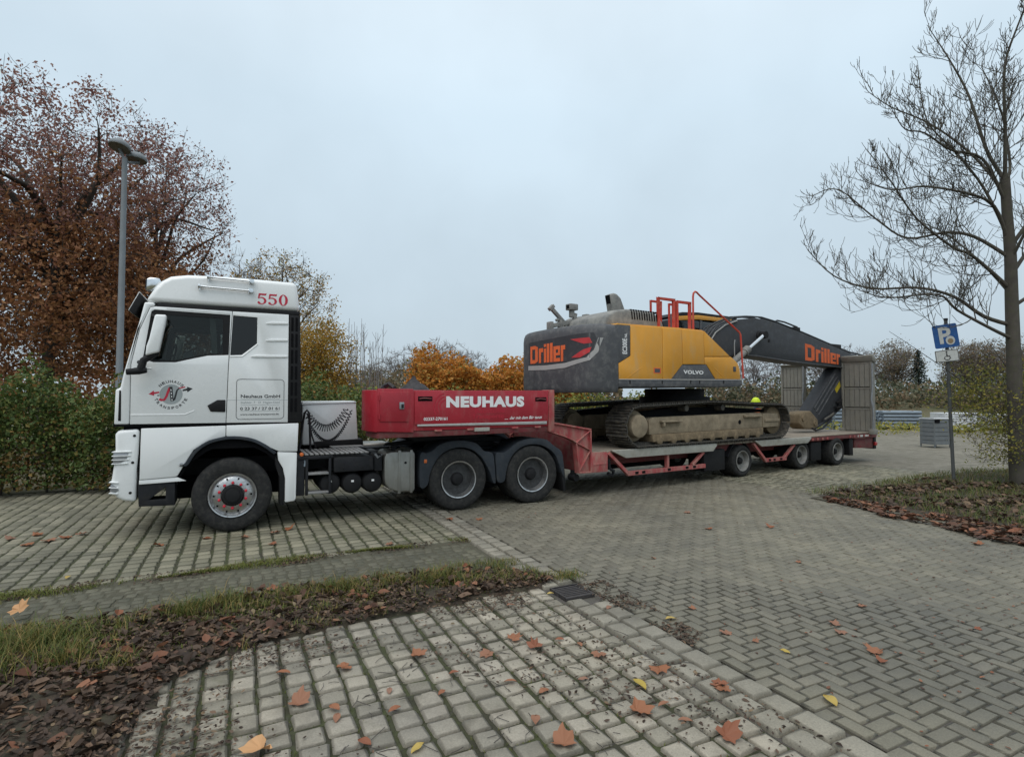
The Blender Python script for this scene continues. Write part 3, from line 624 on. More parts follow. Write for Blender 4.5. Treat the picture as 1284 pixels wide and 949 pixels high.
# grass on the verge: tufts, denser on the far side and at the left end
tx, ty, th = [], [], []
def tuft(x, y, n, sp, h):
    r = np.random.default_rng(len(tx) + 5); tx.extend(r.normal(x, sp, n)); ty.extend(r.normal(y, sp * .75, n)); th.extend(h * r.uniform(.5, 1.1, n))
for x, y, n, sp, h in ((-1.35, -3.5, 900, .17, .17), (-1.05, -3.9, 500, .13, .14), (-1.7, -3.9, 800, .2, .17), (-1.9, -3.2, 500, .16, .14), (-.75, -3.35, 160, .08, .1), (-.3, -3.25, 420, .12, .15), (.0, -3.15, 300, .1, .13), (.05, -3.45, 150, .08, .1), (.5, -3.2, 240, .1, .12), (.95, -3.2, 420, .12, .13), (1.2, -3.35, 200, .1, .1), (1.55, -3.3, 160, .08, .1), (1.95, -3.4, 420, .11, .14), (2.2, -3.6, 200, .09, .1), (2.6, -3.62, 260, .12, .07), (2.95, -3.75, 420, .1, .06), (3.25, -3.86, 420, .09, .05), (-.7, -4.15, 160, .09, .1), (-1.6, -4.6, 300, .15, .12), (-2.4, -3.6, 700, .25, .16)): tuft(x, y, n, sp, h)
for _ in range(230):
    x = random.uniform(-3, 3.0); y = -3.02 - abs(random.gauss(0, .45)); tuft(x, y, random.randint(8, 60), random.uniform(.03, .09), random.uniform(.025, .11))
X, Y = pav_np(np.array(tx), np.array(ty)); P = np.stack([X, Y, np.full(len(X), .02)], 1); V, F = blades(P, np.array(th), .0026, 1.5)
gk = rng.uniform(0, 1, len(P)) < .35; V, F = blades(P[gk], np.array(th)[gk], .0028, 1.7)
stuff(np_mesh('verge_grass', V, F, 'grass_green'), 'green grass blades among the dry tufts of the verge', 'grass')
V, F = blades(P[~gk], np.array(th)[~gk], .0026, 1.5)
stuff(np_mesh('verge_grass', V, F, 'grass_blade'), 'tufts of yellowing grass along the verge', 'grass')
# moss and low grass along the edge of the lorry bay
xm = rng.uniform(-3.2, 2.9, 15000); ym = -1.86 + rng.normal(0, .05, 15000) * (1 + .8 * np.sin(xm * 2.9)) + .06 * np.sin(xm * 1.7) - np.where(xm < -.3, .14 * (xm + .3) * (xm + .3) * .15, 0)
k = vnoise(xm, ym, 2.6, 44) + rng.uniform(-.5, .5, len(xm)) > .05; X, Y = pav_np(xm[k], ym[k]); V, F = blades(np.stack([X, Y, np.full(len(X), -.004)], 1), np.full(len(X), .028), .0035, 1.6)
stuff(np_mesh('moss_line', V, F, 'moss_tuft'), 'line of low moss and grass edging the lorry bay', 'moss')
# moss in the joints of both bays and around the grate
xm = np.concatenate([rng.uniform(-.6, 2.9, 7000), rng.uniform(3.0, 3.6, 1500)]); ym = np.concatenate([rng.uniform(-7, -4, 7000), rng.normal(-3.86, .05, 1500)])
k = vnoise(xm, ym, 1.9, 51) + rng.uniform(-.2, .2, len(xm)) > .3; X, Y = pav_np(xm[k], ym[k]); V, F = blades(np.stack([X, Y, np.full(len(X), -.02)], 1), np.full(len(X), .016), .003, 1.0)
stuff(np_mesh('joint_moss', V, F, 'moss_tuft'), 'tiny green moss in the joints of the setts', 'moss')
# right bed: drift of red leaves along the kerb, tangled grass behind
drift = [(10.1, -2.05), (9.85, -2.3), (9.7, -3.0), (9.42, -3.5), (9.5, -4.2), (9.2, -4.9), (9.25, -5.4), (8.95, -6.4), (10.5, -6.6), (10.6, -5), (10.35, -3.6), (10.45, -2.6)]
X, Y = scatter(drift, 2500, 61, 2.4, -.3); C = np.stack([X, Y, rng.uniform(.012, .04, len(X))], 1)
k = rng.uniform(0, 1, len(C)) < .3
stuff(leaf_object('leaf_mulch', C[~k], .07, 'litter_dark', None, .5, .7, .3), 'dark mulch of old leaves along the far kerb', 'leaf litter')
stuff(leaf_object('leaf_drift', C[k], rng.uniform(.06, .15, int(k.sum())), 'litter_red', None, .72, .8, .22), 'drift of reddish leaves along the far kerb', 'leaf litter')
X, Y = scatter([(10.3, -1.9), (14.5, -1.6), (17, -6), (11, -8)], 3400, 63, 1.9, .1); C = np.stack([X, Y, rng.uniform(.04, .1, len(X))], 1)
stuff(leaf_object('bed_litter', C, .09, 'litter_dark', None, .5, .8, .3), 'brown leaves heaped round the sign post', 'leaf litter')
X, Y = scatter([(10.3, -1.5), (10.5, -2.6), (10.2, -7), (18, -12), (26, -5), (17, -1.0)], 40000, 65, 1.6, -.6); k = in_frame(X, Y, 100)
V, F = blades(np.stack([X, Y, np.full(len(X), .02)], 1)[k], np.full(int(k.sum()), .085), .005, 1.6)
gk = rng.uniform(0, 1, int(k.sum())) < .45; Pb = np.stack([X, Y, np.full(len(X), .02)], 1)[k]
V, F = blades(Pb[gk], np.full(int(gk.sum()), .1), .005, 1.6); stuff(np_mesh('bed_grass', V, F, 'grass_green'), 'green grass in the bed beyond the road', 'grass')
V, F = blades(Pb[~gk], np.full(int((~gk).sum()), .085), .005, 1.6)
stuff(np_mesh('bed_grass', V, F, 'grass_dry'), 'rough dry grass in the bed beyond the road', 'grass')
# loose bits on the road: pale seeds and tiny leaf flakes
X, Y = scatter([(3.4, -8), (9.6, -8), (9.9, -2), (4, 0)], 420, 71, .7, -.2); C = np.stack([X, Y, rng.uniform(.003, .01, len(X))], 1)
stuff(leaf_object('road_flakes', C, .028, 'litter_red', None, .85, .6, .2), 'tiny leaf flakes strewn over the road', 'leaf litter')

# single fallen leaves one can point at
def maple(k):
    r = random.Random(k); pts = []; ang = [(-90, .15), (-62, .42), (-35, .58), (-12, .56), (6, .76), (24, .6), (40, .72), (54, .95), (68, .72), (80, .82), (90, 1.05), (102, .8), (114, .7), (128, .92), (142, .7), (156, .6), (173, .78), (192, .55), (214, .56), (242, .4)]
    ang = sorted([(a % 360, d) for a, d in ang]); V = [(0, 0, .0)]; curl = r.uniform(.1, .55); ax = r.uniform(0, 6.28)
    for a, d in ang:
        d *= r.uniform(.85, 1.1) * .5; x, y = d * math.cos(R(a)), d * math.sin(R(a)); q = x * math.cos(ax) + y * math.sin(ax); V.append((x, y, curl * q * q * 2.6 + r.uniform(-.02, .06)))
    n = len(ang); F = [(0, 1 + i, 1 + (i + 1) % n) for i in range(n)]
    me = bpy.data.meshes.new('fallen_leaf'); me.from_pydata(V, [], F); return me
def oval(k):
    r = random.Random(k); V, F = [], []
    for i in range(7):
        t = i / 6; w = .26 * math.sin(math.pi * min(1, t * .96 + .04)) ** .8; z = .12 * math.sin(math.pi * t) * r.uniform(.6, 1.3)
        V += [(t - .5, -w, z + .07), (t - .5, 0, z), (t - .5, w, z + .05)]
    for i in range(6):
        for j in range(2): a = i * 3 + j; F.append((a, a + 1, a + 4, a + 3))
    me = bpy.data.meshes.new('fallen_leaf'); me.from_pydata(V, [], F); return me
MAPLES = [maple(k) for k in range(6)]; OVALS = [oval(k) for k in range(4)]
def drop(me, mat, x, y, size, z, label, group=None):
    me2 = me.copy(); me2.materials.append(MATS[mat]); o = bpy.data.objects.new('fallen_leaf', me2); col.objects.link(o)
    size *= 1.22; o.location = (x, y, z); o.scale = (size,) * 3; o.rotation_euler = (random.uniform(-.12, .12), random.uniform(-.12, .12), random.uniform(0, 6.28))
    return tag(o, label, 'leaf', group)
FL = [(-1.35, 3.59, 0.16, 'm'), (-1.19, 4.08, 0.14, 'm'), (-0.72, 4.24, 0.15, 'm'), (0.01, 4.54, 0.15, 'm'), (0.18, 4.39, 0.14, 'm'), (-0.18, 4.29, 0.13, 'm'), (0.66, 4.28, 0.14, 'm'), (1.05, 4.05, 0.17, 'm'), (0.77, 3.51, 0.18, 'm'), (0.29, 3.18, 0.17, 'm'), (1.38, 3.84, 0.15, 'm'), (1.40, 3.77, 0.13, 'm'), (1.22, 3.26, 0.17, 'm'), (-1.61, 3.99, 0.08, 's'), (-1.11, 3.55, 0.08, 's'), (-1.06, 3.44, 0.07, 's'), (-0.81, 3.75, 0.06, 's'), (-0.73, 3.53, 0.07, 's'), (-0.83, 3.20, 0.08, 's'), (-0.41, 3.99, 0.06, 's'), (0.38, 4.53, 0.06, 's'), (0.49, 3.90, 0.06, 's'), (0.21, 3.74, 0.08, 's'), (0.96, 3.59, 0.07, 's'), (0.14, 3.42, 0.09, 's'), (0.89, 5.20, 0.07, 's'), (-0.01, 3.87, 0.07, 's'), (0.53, 4.44, 0.06, 's'), (-0.01, 5.26, 0.07, 's'), (-0.46, 3.73, 0.06, 's'), (1.04, 3.41, 0.07, 's'), (1.64, 5.20, 0.09, 'r'), (2.79, 4.32, 0.16, 'r'), (2.73, 4.17, 0.10, 'r'), (3.87, 8.39, 0.16, 'r'), (2.93, 9.42, 0.15, 'r'), (2.89, 8.29, 0.13, 'r'), (3.24, 5.26, 0.10, 'r'), (1.76, 4.68, 0.12, 'r'), (1.93, 4.50, 0.07, 'r'), (6.13, 7.45, 0.16, 'r'), (3.90, 4.74, 0.07, 'r'), (2.75, 4.87, 0.12, 'r'), (2.72, 4.69, 0.11, 'r'), (3.36, 6.63, 0.08, 'r'), (1.71, 6.79, 0.07, 'r'), (0.86, 3.83, 0.11, 'y'), (1.39, 4.94, 0.09, 'y'), (2.08, 4.32, 0.06, 'y'), (2.03, 3.63, 0.11, 'y'), (-0.52, 3.15, 0.08, 'y'), (-2.31, 3.49, 0.09, 'y'), (0.38, 5.57, 0.06, 'y'), (-4.77, 6.06, 0.08, 'y'), (-4.17, 7.74, 0.15, 'b'), (-3.71, 7.78, 0.13, 'b'), (-3.39, 8.05, 0.16, 'b'), (-3.29, 8.24, 0.18, 'b'), (-3.18, 7.45, 0.13, 'b'), (-1.62, 7.41, 0.14, 'b'), (-2.30, 5.46, 0.12, 'b'), (-6.27, 7.61, 0.20, 'b'), (-6.14, 7.78, 0.18, 'b'), (-6.39, 7.37, 0.18, 'b'), (-6.11, 7.96, 0.16, 'b'), (-6.83, 7.70, 0.16, 'b'), (-6.66, 7.87, 0.16, 'b'), (-4.61, 7.37, 0.15, 'b'), (-0.97, 8.88, 0.14, 'b'), (-0.52, 8.94, 0.13, 'b')]
ORD = 'first second third fourth fifth sixth seventh eighth ninth tenth eleventh twelfth thirteenth fourteenth fifteenth sixteenth seventeenth eighteenth nineteenth twentieth'.split()
KINDS = {'m': (MAPLES, 'fallen_russet', .012, 'russet lobed leaf on the foreground setts', 'russet leaves on the foreground setts'), 's': (OVALS, 'fallen_russet', .008, 'small curled leaf on the foreground setts', 'small leaves on the foreground setts'),
         'r': (MAPLES, 'fallen_russet', .006, 'flattened leaf on the herringbone road', 'leaves on the herringbone road'), 'y': (OVALS, 'fallen_yellow', .008, 'small yellow leaf on the paving', 'yellow leaves on the paving'),
         'b': (MAPLES, 'fallen_russet', .008, 'brown leaf on the setts of the lorry bay', 'leaves in the lorry bay')}
for kd, (mm, mt, z, lab, grp) in KINDS.items():
    for i, (x, y, s, _) in enumerate(sorted([q for q in FL if q[3] == kd], key=lambda q: q[0] / q[1])):
        drop(mm[i % len(mm)], mt, x, y, s, z, lab + ', ' + ORD[i] + ' from the left', grp)
o = drop(MAPLES[4], 'fallen_tan', *(-4.28, 4.91), .26, .1, 'large curled tan leaf propped on the grass of the verge'); o.rotation_euler = (R(50), R(-20), R(-12)); o.scale = (.34, .2, .2)
drop(MAPLES[2], 'fallen_tan', *(-1.38, 3.13), .2, .02, 'broad tan leaf at the very front of the setts')

# ------------------------------------------------------------------ wheels
def arc(cx, cz, r, a0, a1, n=14): return [(cx + r * math.cos(R(a0 + (a1 - a0) * i / (n - 1))), cz + r * math.sin(R(a0 + (a1 - a0) * i / (n - 1)))) for i in range(n)]
def ellipse(cx, cz, rx, rz, n=28): return [(cx + rx * math.cos(2 * math.pi * i / n), cz + rz * math.sin(2 * math.pi * i / n)) for i in range(n)]
def tyre_prof(r, rr, w):
    """outer sidewall, grooved tread, inner sidewall"""
    p = [(rr, .035), (rr + .012, .012), (rr + .05, .0), (r * .82, -.006), (r * .93, .006), (r * .975, .028), (r * .99, .05)]
    gr = [.09, .13, w / 2 - .012, w / 2 + .012, w - .13, w - .09]
    p.append((r, .07))
    for a in (.30, .5, .70):
        g0 = w * a; p += [(r, g0 - .011), (r - .012, g0 - .009), (r - .012, g0 + .009), (r, g0 + .011)]
    p += [(r, w - .07), (r * .975, w - .028), (r * .93, w - .006), (r * .82, w + .0), (rr + .05, w), (rr, w - .03), (rr - .02, w - .05), (rr - .02, .05)]
    return p
def wheel(parent, x, z, y, r, rr, w, style, far=False):
    """part 'wheel' with tyre, rim, hub, lug nuts; far=True turns it to face the other side"""
    root = empty('wheel', (x, y, z), R(180) if far else 0, parent)
    t = MB(); t.lathe(tyre_prof(r, rr, w), 0, 0, 0, 64, closed=True); t.build('tyre', 'tyre_rubber', root, ang=40)
    if style == 'front':
        m = MB(); m.lathe([(rr - .02, w - .05), (rr - .015, .03), (rr + .008, .004), (rr + .004, -.008), (rr - .012, -.004), (rr - .022, .02), (rr - .04, .035), (rr - .065, .02), (rr - .11, .005), (.155, .0), (.145, .03), (.02, .03)], 0, 0, 0, 56)
        m.build('rim', 'polished_rim', root, ang=50)
        m = MB(); m.lathe([(.142, .04), (.142, -.03), (.128, -.048), (.1, -.05), (.092, -.075), (.05, -.082), (.0001, -.083)], 0, 0, 0, 36); m.build('hub', 'black_plastic', root)
        for k in range(10):
            a = 2 * math.pi * (k + .5) / 10; q = MB(); cx, cz = .18 * math.cos(a), .18 * math.sin(a); q.lathe([(.021, .01), (.021, -.03), (.014, -.044), (.0001, -.046)], cx, cz, 0, 8); q.build('lug_nut', 'red_lug', root)
            a += math.pi / 10; q = MB(); q.lathe([(.013, .03), (.013, .002), (.0001, .0015)], .243 * math.cos(a), .243 * math.sin(a), 0, 10); q.build('hand_hole', 'black_gap', root)
    else:
        dp = min(.17, w * .5); mat = 'polished_rim' if style == 'drive' else 'dirty_rim'
        m = MB(); m.lathe([(rr - .02, w - .05), (rr - .01, .03), (rr + .008, .004), (rr + .004, -.006), (rr - .014, -.002), (rr - .024, .025), (rr - .034, .05), (rr - .05, dp * .75)], 0, 0, 0, 56); m.build('rim', mat, root, ang=50)
        m = MB(); m.lathe([(rr - .045, dp * .6), (rr - .055, dp * .85), (rr * .72, dp), (rr * .42, dp * .96), (rr * .4, dp * .9)], 0, 0, 0, 48); m.build('disc', 'steel_rim' if style == 'drive' else 'dirty_rim', root, ang=50)
        h = rr * .37; m = MB(); m.lathe([(h, dp), (h, dp * .55), (h * .85, dp * .42), (h * .8, dp * .3), (h * .55, dp * .22), (.0001, dp * .2)], 0, 0, 0, 32); m.build('hub', 'black_plastic', root)
        for k in range(10):
            a = 2 * math.pi * k / 10; q = MB(); q.lathe([(.016, dp), (.016, dp * .72), (.0001, dp * .7)], rr * .53 * math.cos(a), rr * .53 * math.sin(a), 0, 8); q.build('lug_nut', 'dark_metal', root)
        for k in range(8):
            a = 2 * math.pi * (k + .5) / 8; q = MB(); q.lathe([(rr * .085, dp * .99), (rr * .085, dp * .93), (.0001, dp * .92)], rr * .71 * math.cos(a), rr * .71 * math.sin(a), 0, 12); q.build('hand_hole', 'black_gap', root)
    return root

# ------------------------------------------------------------------ tractor unit (x runs back along the lorry, y away from the viewer, z up; near side at y = 0)
trk = empty('tractor_unit', (PAV_O[0], PAV_O[1], 0), PAV_A)
tag(trk, 'white three-axle tractor unit with red number 550 on its high cab', 'truck')
YW = 2.5
def P_(name, poly, y0, y1, mat, par=trk, bev=.012, seg=2, holes=()): return MB().prism(poly, y0, y1, holes).build(name, mat, par, bev, seg)
def pair(name, poly, y0, y1, mat, par=trk, bev=.012, holes=()):
    a = P_(name, poly, y0, y1, mat, par, bev, 2, holes); b2 = P_(name, poly, YW - y1, YW - y0, mat, par, bev, 2, holes); return a, b2
# dark inner cell
c = MB(); c.prism([(-1.36, 1.0), (-1.28, 2.36), (-1.25, 2.42), (.86, 2.42), (.86, .98), (.62, .98), (.3, 1.2), (-.3, 1.2), (-.62, .95), (-1.2, .95)], .035, YW - .035)
MB().box(.32, .358, .06, YW - .06, 2.43, 3.16).box(-.95, .3, .2, YW - .2, 3.145, 3.168).build('cab_lining', 'cab_lining', trk)
c.box(.36, .86, .035, YW - .035, 2.421, 3.2).prism([(-1.0, 3.17), (-.95, 3.24), (.86, 3.24), (.86, 3.17)], .035, YW - .035).build('inner_cell', 'black_gap', trk)
# roof cap
cap = [(-1.12, 3.245), (-1.06, 3.36), (-1.01, 3.45), (-.93, 3.555), (-.82, 3.63), (-.61, 3.672), (-.2, 3.69), (.3, 3.692), (.83, 3.685), (.882, 3.245)]
rc = P_('roof_cap', cap, 0, YW, 'white_paint', bev=.07, seg=4)
P_('drip_rail', [(-1.0, 3.19), (-.96, 3.243), (.882, 3.243), (.882, 3.19)], .012, YW - .012, 'black_plastic', bev=.004)
# doors with window openings
win = [(-1.125, 2.455), (-1.035, 3.12), (-1.0, 3.145), (-.07, 3.13), (-.072, 2.548), (-.35, 2.53), (-.56, 2.475), (-.74, 2.425), (-1.0, 2.42)]
door_o = [(-1.255, 1.575), (-1.255, 2.39), (-1.165, 2.86), (-1.05, 3.17), (-.99, 3.19), (-.045, 3.185), (-.085, 2.4), (-.105, 1.57)]
for a, b2 in ((0, .03), (YW - .03, YW)):
    d = P_('door', door_o, a, b2, 'white_paint', trk, .006, 2, [win]); y = a if a < 1 else b2; s = -1 if a < 1 else 1
    fr = [(x * 1.0, z) for x, z in win]; inn = [(-1.06, 2.47), (-.975, 3.07), (-.95, 3.08), (-.16, 3.075), (-.16, 2.57), (-.36, 2.555), (-.56, 2.5), (-.73, 2.455), (-.98, 2.45)]
    MB().prism(fr, min(y, y - s * .04) + (.004 if s < 0 else 0), max(y, y - s * .04) - (.004 if s > 0 else 0), [inn]).build('window_frame', 'black_plastic', d)
    MB().prism(inn, y - s * .022 - .003, y - s * .022 + .003).build('window', 'cab_glass', d)
    MB().prism([(-.86, 3.165), (-.845, 3.182), (-.07, 3.176), (-.07, 3.15)], min(y, y + s * .005), max(y, y + s * .005)).build('rain_deflector', 'white_paint', d)
    hm = MB().prism([(-.34, 1.82), (-.215, 1.9), (-.112, 1.9), (-.112, 1.725), (-.3, 1.735)], min(y, y + s * .012), max(y, y + s * .012)); hm.build('door_handle', 'black_plastic', d, .008)
    # pressed creases in the door skin
    MB().tube([(-1.25, y + s * .001, 2.33), (-1.02, y + s * .001, 2.335)], .006, 6).build('crease', 'white_paint', d)
    MB().tube([(-1.25, y, 1.7), (-.62, y, 1.695), (-.5, y, 1.75)], .007, 6).build('crease', 'white_paint', d)
# rear cab side with the small window and three pressed ribs
rw = [(-.03, 3.125), (.29, 3.115), (.29, 2.73), (.09, 2.555), (-.06, 2.545)]
side_o = [(-.038, 3.185), (.722, 3.187), (.727, 1.562), (-.097, 1.57), (-.077, 2.4)]
for a, b2 in ((0, .03), (YW - .03, YW)):
    d = P_('side_panel', side_o, a, b2, 'white_paint', trk, .006, 2, [rw]); y = a if a < 1 else b2; s = -1 if a < 1 else 1
    MB().prism(rw, y - s * .02 - .003, y - s * .02 + .003).build('window', 'dark_glass', d)
    for z, x0 in ((3.04, .4), (2.785, .4), (2.54, .2)):
        MB().prism([(x0, z - .012), (x0 + .07, z + .022), (.715, z + .026), (.715, z - .006), (x0 + .1, z - .016)], min(y, y + s * .016), max(y, y + s * .016)).build('pressed_rib', 'white_paint', d, .008)
    MB().tube([(.3, y, 2.72), (.1, y, 2.535), (-.07, y, 2.525)], .008, 6).build('crease', 'white_paint', d)
    MB().box(-.09, .722, min(y, y + s * .001), max(y, y + s * .001), 1.893, 1.898).build('seam', 'print_grey', d)
# A-pillars, windscreen and front
apil = [(-1.12, 3.243), (-1.175, 2.97), (-1.235, 2.72), (-1.34, 2.26), (-1.375, 2.06), (-1.425, 2.045), (-1.435, 1.57), (-1.262, 1.57), (-1.262, 2.39), (-1.172, 2.86), (-1.057, 3.175), (-.995, 3.198), (-1.0, 3.243)]
for a, b2 in ((0, .2), (YW - .2, YW)): P_('front_pillar', apil, a, b2, 'white_paint', trk, .05, 3)
P_('windscreen', [(-1.13, 3.2), (-1.245, 2.66), (-1.335, 2.24), (-1.30, 2.24), (-1.1, 3.2)], .2, YW - .2, 'dark_glass', bev=0)
P_('front_panel', [(-1.335, 2.238), (-1.39, 2.05), (-1.435, 1.98), (-1.44, 1.57), (-1.3, 1.57), (-1.29, 2.238)], .2, YW - .2, 'white_paint', bev=.02)
for k in range(4): P_('grille_bar', [(-1.455, 1.62 + k * .09), (-1.445, 1.68 + k * .09), (-1.43, 1.68 + k * .09), (-1.43, 1.62 + k * .09)], .45, YW - .45, 'black_plastic', bev=.004)
P_('corner_vane', [(-1.39, 1.62), (-1.385, 2.03), (-1.36, 2.03), (-1.355, 1.62)], -.004, .03, 'black_plastic', bev=.006)
# bumper, headlamps
bump_o = [(-1.39, 1.5), (-1.42, 1.44), (-1.415, 1.24), (-1.43, 1.02), (-1.44, .93), (-1.455, .81), (-1.452, .67), (-1.375, .585), (-1.3, .545), (-1.175, .52), (-1.168, .94), (-1.15, 1.2), (-1.143, 1.51)]
P_('bumper', bump_o, 0, YW, 'white_paint', bev=.045, seg=3)
for y0, y1, yn in ((-.012, .35, -1), (YW - .35, YW + .012, 1)):
    hl = P_('headlamp', [(-1.436, 1.05), (-1.432, 1.2), (-1.262, 1.195), (-1.285, 1.1), (-1.35, 1.06)], y0, y1, 'lamp_lens', bev=.01)
    for k in range(4): z = 1.045 + k * .052; MB().prism([(-1.45, z), (-1.45, z + .012), (-1.23 - .012 * (3 - k), z + .012), (-1.23 - .012 * (3 - k), z)], y0 - .006, y1 + .006).build('guard_slat', 'white_paint', hl, .004)
    fg = P_('fog_lamp', [(-1.46, .69), (-1.452, .79), (-1.39, .745), (-1.36, .7), (-1.4, .67)], y0, y1, 'lamp_lens', bev=.006)
    for z in (.66, .735, .805): MB().prism([(-1.475, z), (-1.47, z + .013), (-1.37, z + .02 - .02), (-1.37, z - .014)], y0 - .006, y1 + .006).build('guard_slat', 'white_paint', fg, .004)
for x, z in ((-1.2, 1.42), (-1.215, 1.06), (-1.235, .655)): MB().lathe([(.018, .0), (.018, -.006), (.012, -.01), (.0001, -.01)], x, z, 0, 12).build('bumper_bolt', 'black_plastic', trk)
# lower panels, arch, steps, mudguard
pair('step_panel', [(-1.128, 1.515), (-.103, 1.53), (-.103, 1.375), (-.31, 1.325), (-.5, 1.2), (-.6, 1.02), (-.69, .85), (-.72, .835), (-1.135, .82)], -.004, .03, 'white_dirty', bev=.012)
pair('sill_trim', [(-1.14, .815), (-.7, .83), (-.585, .77), (-1.14, .755)], .008, .05, 'white_dirty', bev=.008)
pair('arch_panel', [(-.097, 1.535), (.88, 1.548), (.868, 1.12), (.61, 1.13), (.47, 1.2), (.2, 1.335), (-.097, 1.378)], -.004, .03, 'white_paint', bev=.012)
pair('door_sill', [(-1.44, 1.545), (-1.44, 1.57), (-.11, 1.56), (.885, 1.552), (.885, 1.546), (-.11, 1.537)], .002, .05, 'black_gap', bev=0)
out = [(-.735, .99), (-.63, 1.045), (-.53, 1.2), (-.42, 1.305), (-.28, 1.375), (-.05, 1.412), (.14, 1.4), (.3, 1.355), (.48, 1.25), (.6, 1.14)]
inn = [(.54, 1.09), (.42, 1.19), (.28, 1.275), (.12, 1.32), (-.05, 1.335), (-.25, 1.3), (-.38, 1.235), (-.48, 1.14), (-.56, 1.0), (-.6, .975)]
out = [(a + (c - a) * .45, b + (d - b) * .45) for (a, b), (c, d) in zip(out, reversed(inn))]
def spline(pts, m=3):
    n = len(pts); o2 = []
    for i in range(n - 1):
        p0, p1, p2, p3 = (Vector(pts[min(n - 1, max(0, i + k))]) for k in (-1, 0, 1, 2))
        for k in range(m):
            t = k / m; q = .5 * ((2 * p1) + (p2 - p0) * t + (2 * p0 - 5 * p1 + 4 * p2 - p3) * t * t + (3 * p1 - p0 - 3 * p2 + p3) * t ** 3); o2.append((q.x, q.y))
    return o2 + [pts[-1]]
for o_ in pair('arch_trim', spline(out) + spline(inn), -.022, .06, 'fender_plastic', bev=.01): pass
MB().lathe([(.02, 0), (.02, -.012), (.0001, -.018)], -.645, 1.01, -.022, 12).build('side_marker', 'lamp_lens', trk)
pair('arch_liner', arc(0, .53, .76, 25, 165, 16) + arc(0, .53, .72, 165, 25, 16), .04, .5, 'black_gap', bev=0)
pair('mudguard', [(.585, 1.125), (.865, 1.105), (.855, .415), (.835, .375), (.7, .365), (.7, .72), (.665, .88), (.6, 1.0)], .0, .38, 'white_dirty', bev=.02)
pair('mud_flap', [(.55, 1.07), (.6, .99), (.655, .88), (.69, .72), (.69, .33), (.63, .33), (.62, .75), (.57, .9)], .02, .36, 'black_plastic', bev=.008)
stp = P_('entry_step', [(-1.158, .77), (-1.142, .455), (-.72, .44), (-.722, .75)], .03, .4, 'dark_metal', trk, .008, 2, [[(-1.03, .535), (-.83, .53), (-.83, .7), (-.95, .6)]])
P_('entry_step', [(-1.158, .77), (-1.142, .455), (-.72, .44), (-.722, .75)], YW - .4, YW - .03, 'dark_metal')
# black air deflector behind the cab, with slots
for a, b2 in ((0.004, .03), (YW - .03, YW - .004)):
    d = P_('air_deflector', [(.732, 3.185), (.885, 3.185), (.918, 1.56), (.732, 1.562)], a, b2, 'black_plastic', trk, .006)
    if a < 1:
        for k in range(6): z = 1.72 + k * .245; MB().box(.76, .79, -.004, .004, z, z + .2).box(.82, .85, -.004, .004, z, z + .2).build('slot', 'black_gap', d)
# sun visor, roof spotlight, horns, mirrors
P_('sun_visor', [(-1.19, 3.385), (-1.135, 3.315), (-1.245, 3.07), (-1.31, 3.125)], .08, YW - .08, 'black_plastic', bev=.012)
P_('visor_edge', [(-1.197, 3.388), (-1.186, 3.392), (-1.306, 3.13), (-1.316, 3.125)], .08, YW - .08, 'white_paint', bev=.002)
for y in (.18, YW - .4):
    sl = P_('roof_spotlight', [(-1.13, 3.43), (-1.125, 3.6), (-1.08, 3.625), (-.97, 3.62), (-.955, 3.56), (-1.02, 3.45)], y, y + .22, 'chrome', bev=.02); MB().box(-1.137, -1.128, y + .02, y + .2, 3.45, 3.59).build('lens', 'dark_glass', sl)
for x0, x1, z in ((-.37, .2, 3.638), (-.48, .19, 3.498)):
    hb = MB().tube([(x0, -.045, z + .012), (x0 + .012, -.045, z + .012), (x0 + .03, -.045, z + .01), (x0 + .1, -.045, z + .008), (x1, -.045, z)], [.036, .034, .02, .013, .011], 14).build('air_horn', 'chrome', trk)
    for xx, h in ((x0 + .02, .045), (x1 - .02, .04)): MB().cyl((xx, -.03, z + .005), (xx, .05, z + .005), .012, 8).cyl((xx, -.03, z - h * .9), (xx, -.03, z + h), .009, 8).build('horn_bracket', 'chrome', hb)
    MB().lathe([(.03, .03), (.03, -.03), (.0001, -.032)], x1 + .01, z, -.045, 14).build('horn_driver', 'chrome', hb)
for s in (0, 1):
    y0, y1 = (-.27, -.15) if s == 0 else (YW + .15, YW + .27); ym = -.2 if s == 0 else YW + .2; yb = .05 if s == 0 else YW - .05
    mr = P_('mirror', [(-.965, 3.05), (-.83, 3.05), (-.845, 2.92), (-.912, 2.545), (-1.065, 2.49), (-1.055, 2.62), (-1.025, 2.72)], y0, y1, 'white_paint', bev=.025, seg=3)
    MB().tube([(-1.28, ym, 2.272), (-1.14, ym, 2.29), (-1.05, ym, 2.3)], [.04, .05, .035], 12).build('kerb_mirror', 'black_plastic', mr)
    MB().tube([(-1.12, ym, 2.31), (-1.09, ym, 2.43), (-1.0, ym, 2.5), (-.93, ym, 2.53)], [.05, .045, .045, .03], 10).build('mirror_foot', 'black_plastic', mr)
    MB().tube([(-1.1, ym, 2.4), (-1.14, (ym + yb) / 2, 2.41), (-1.18, yb, 2.42)], .028, 8).tube([(-.9, ym, 3.0), (-1.0, (ym + yb) / 2, 3.05), (-1.04, yb, 3.08)], .02, 8).build('mirror_arm', 'black_plastic', mr)
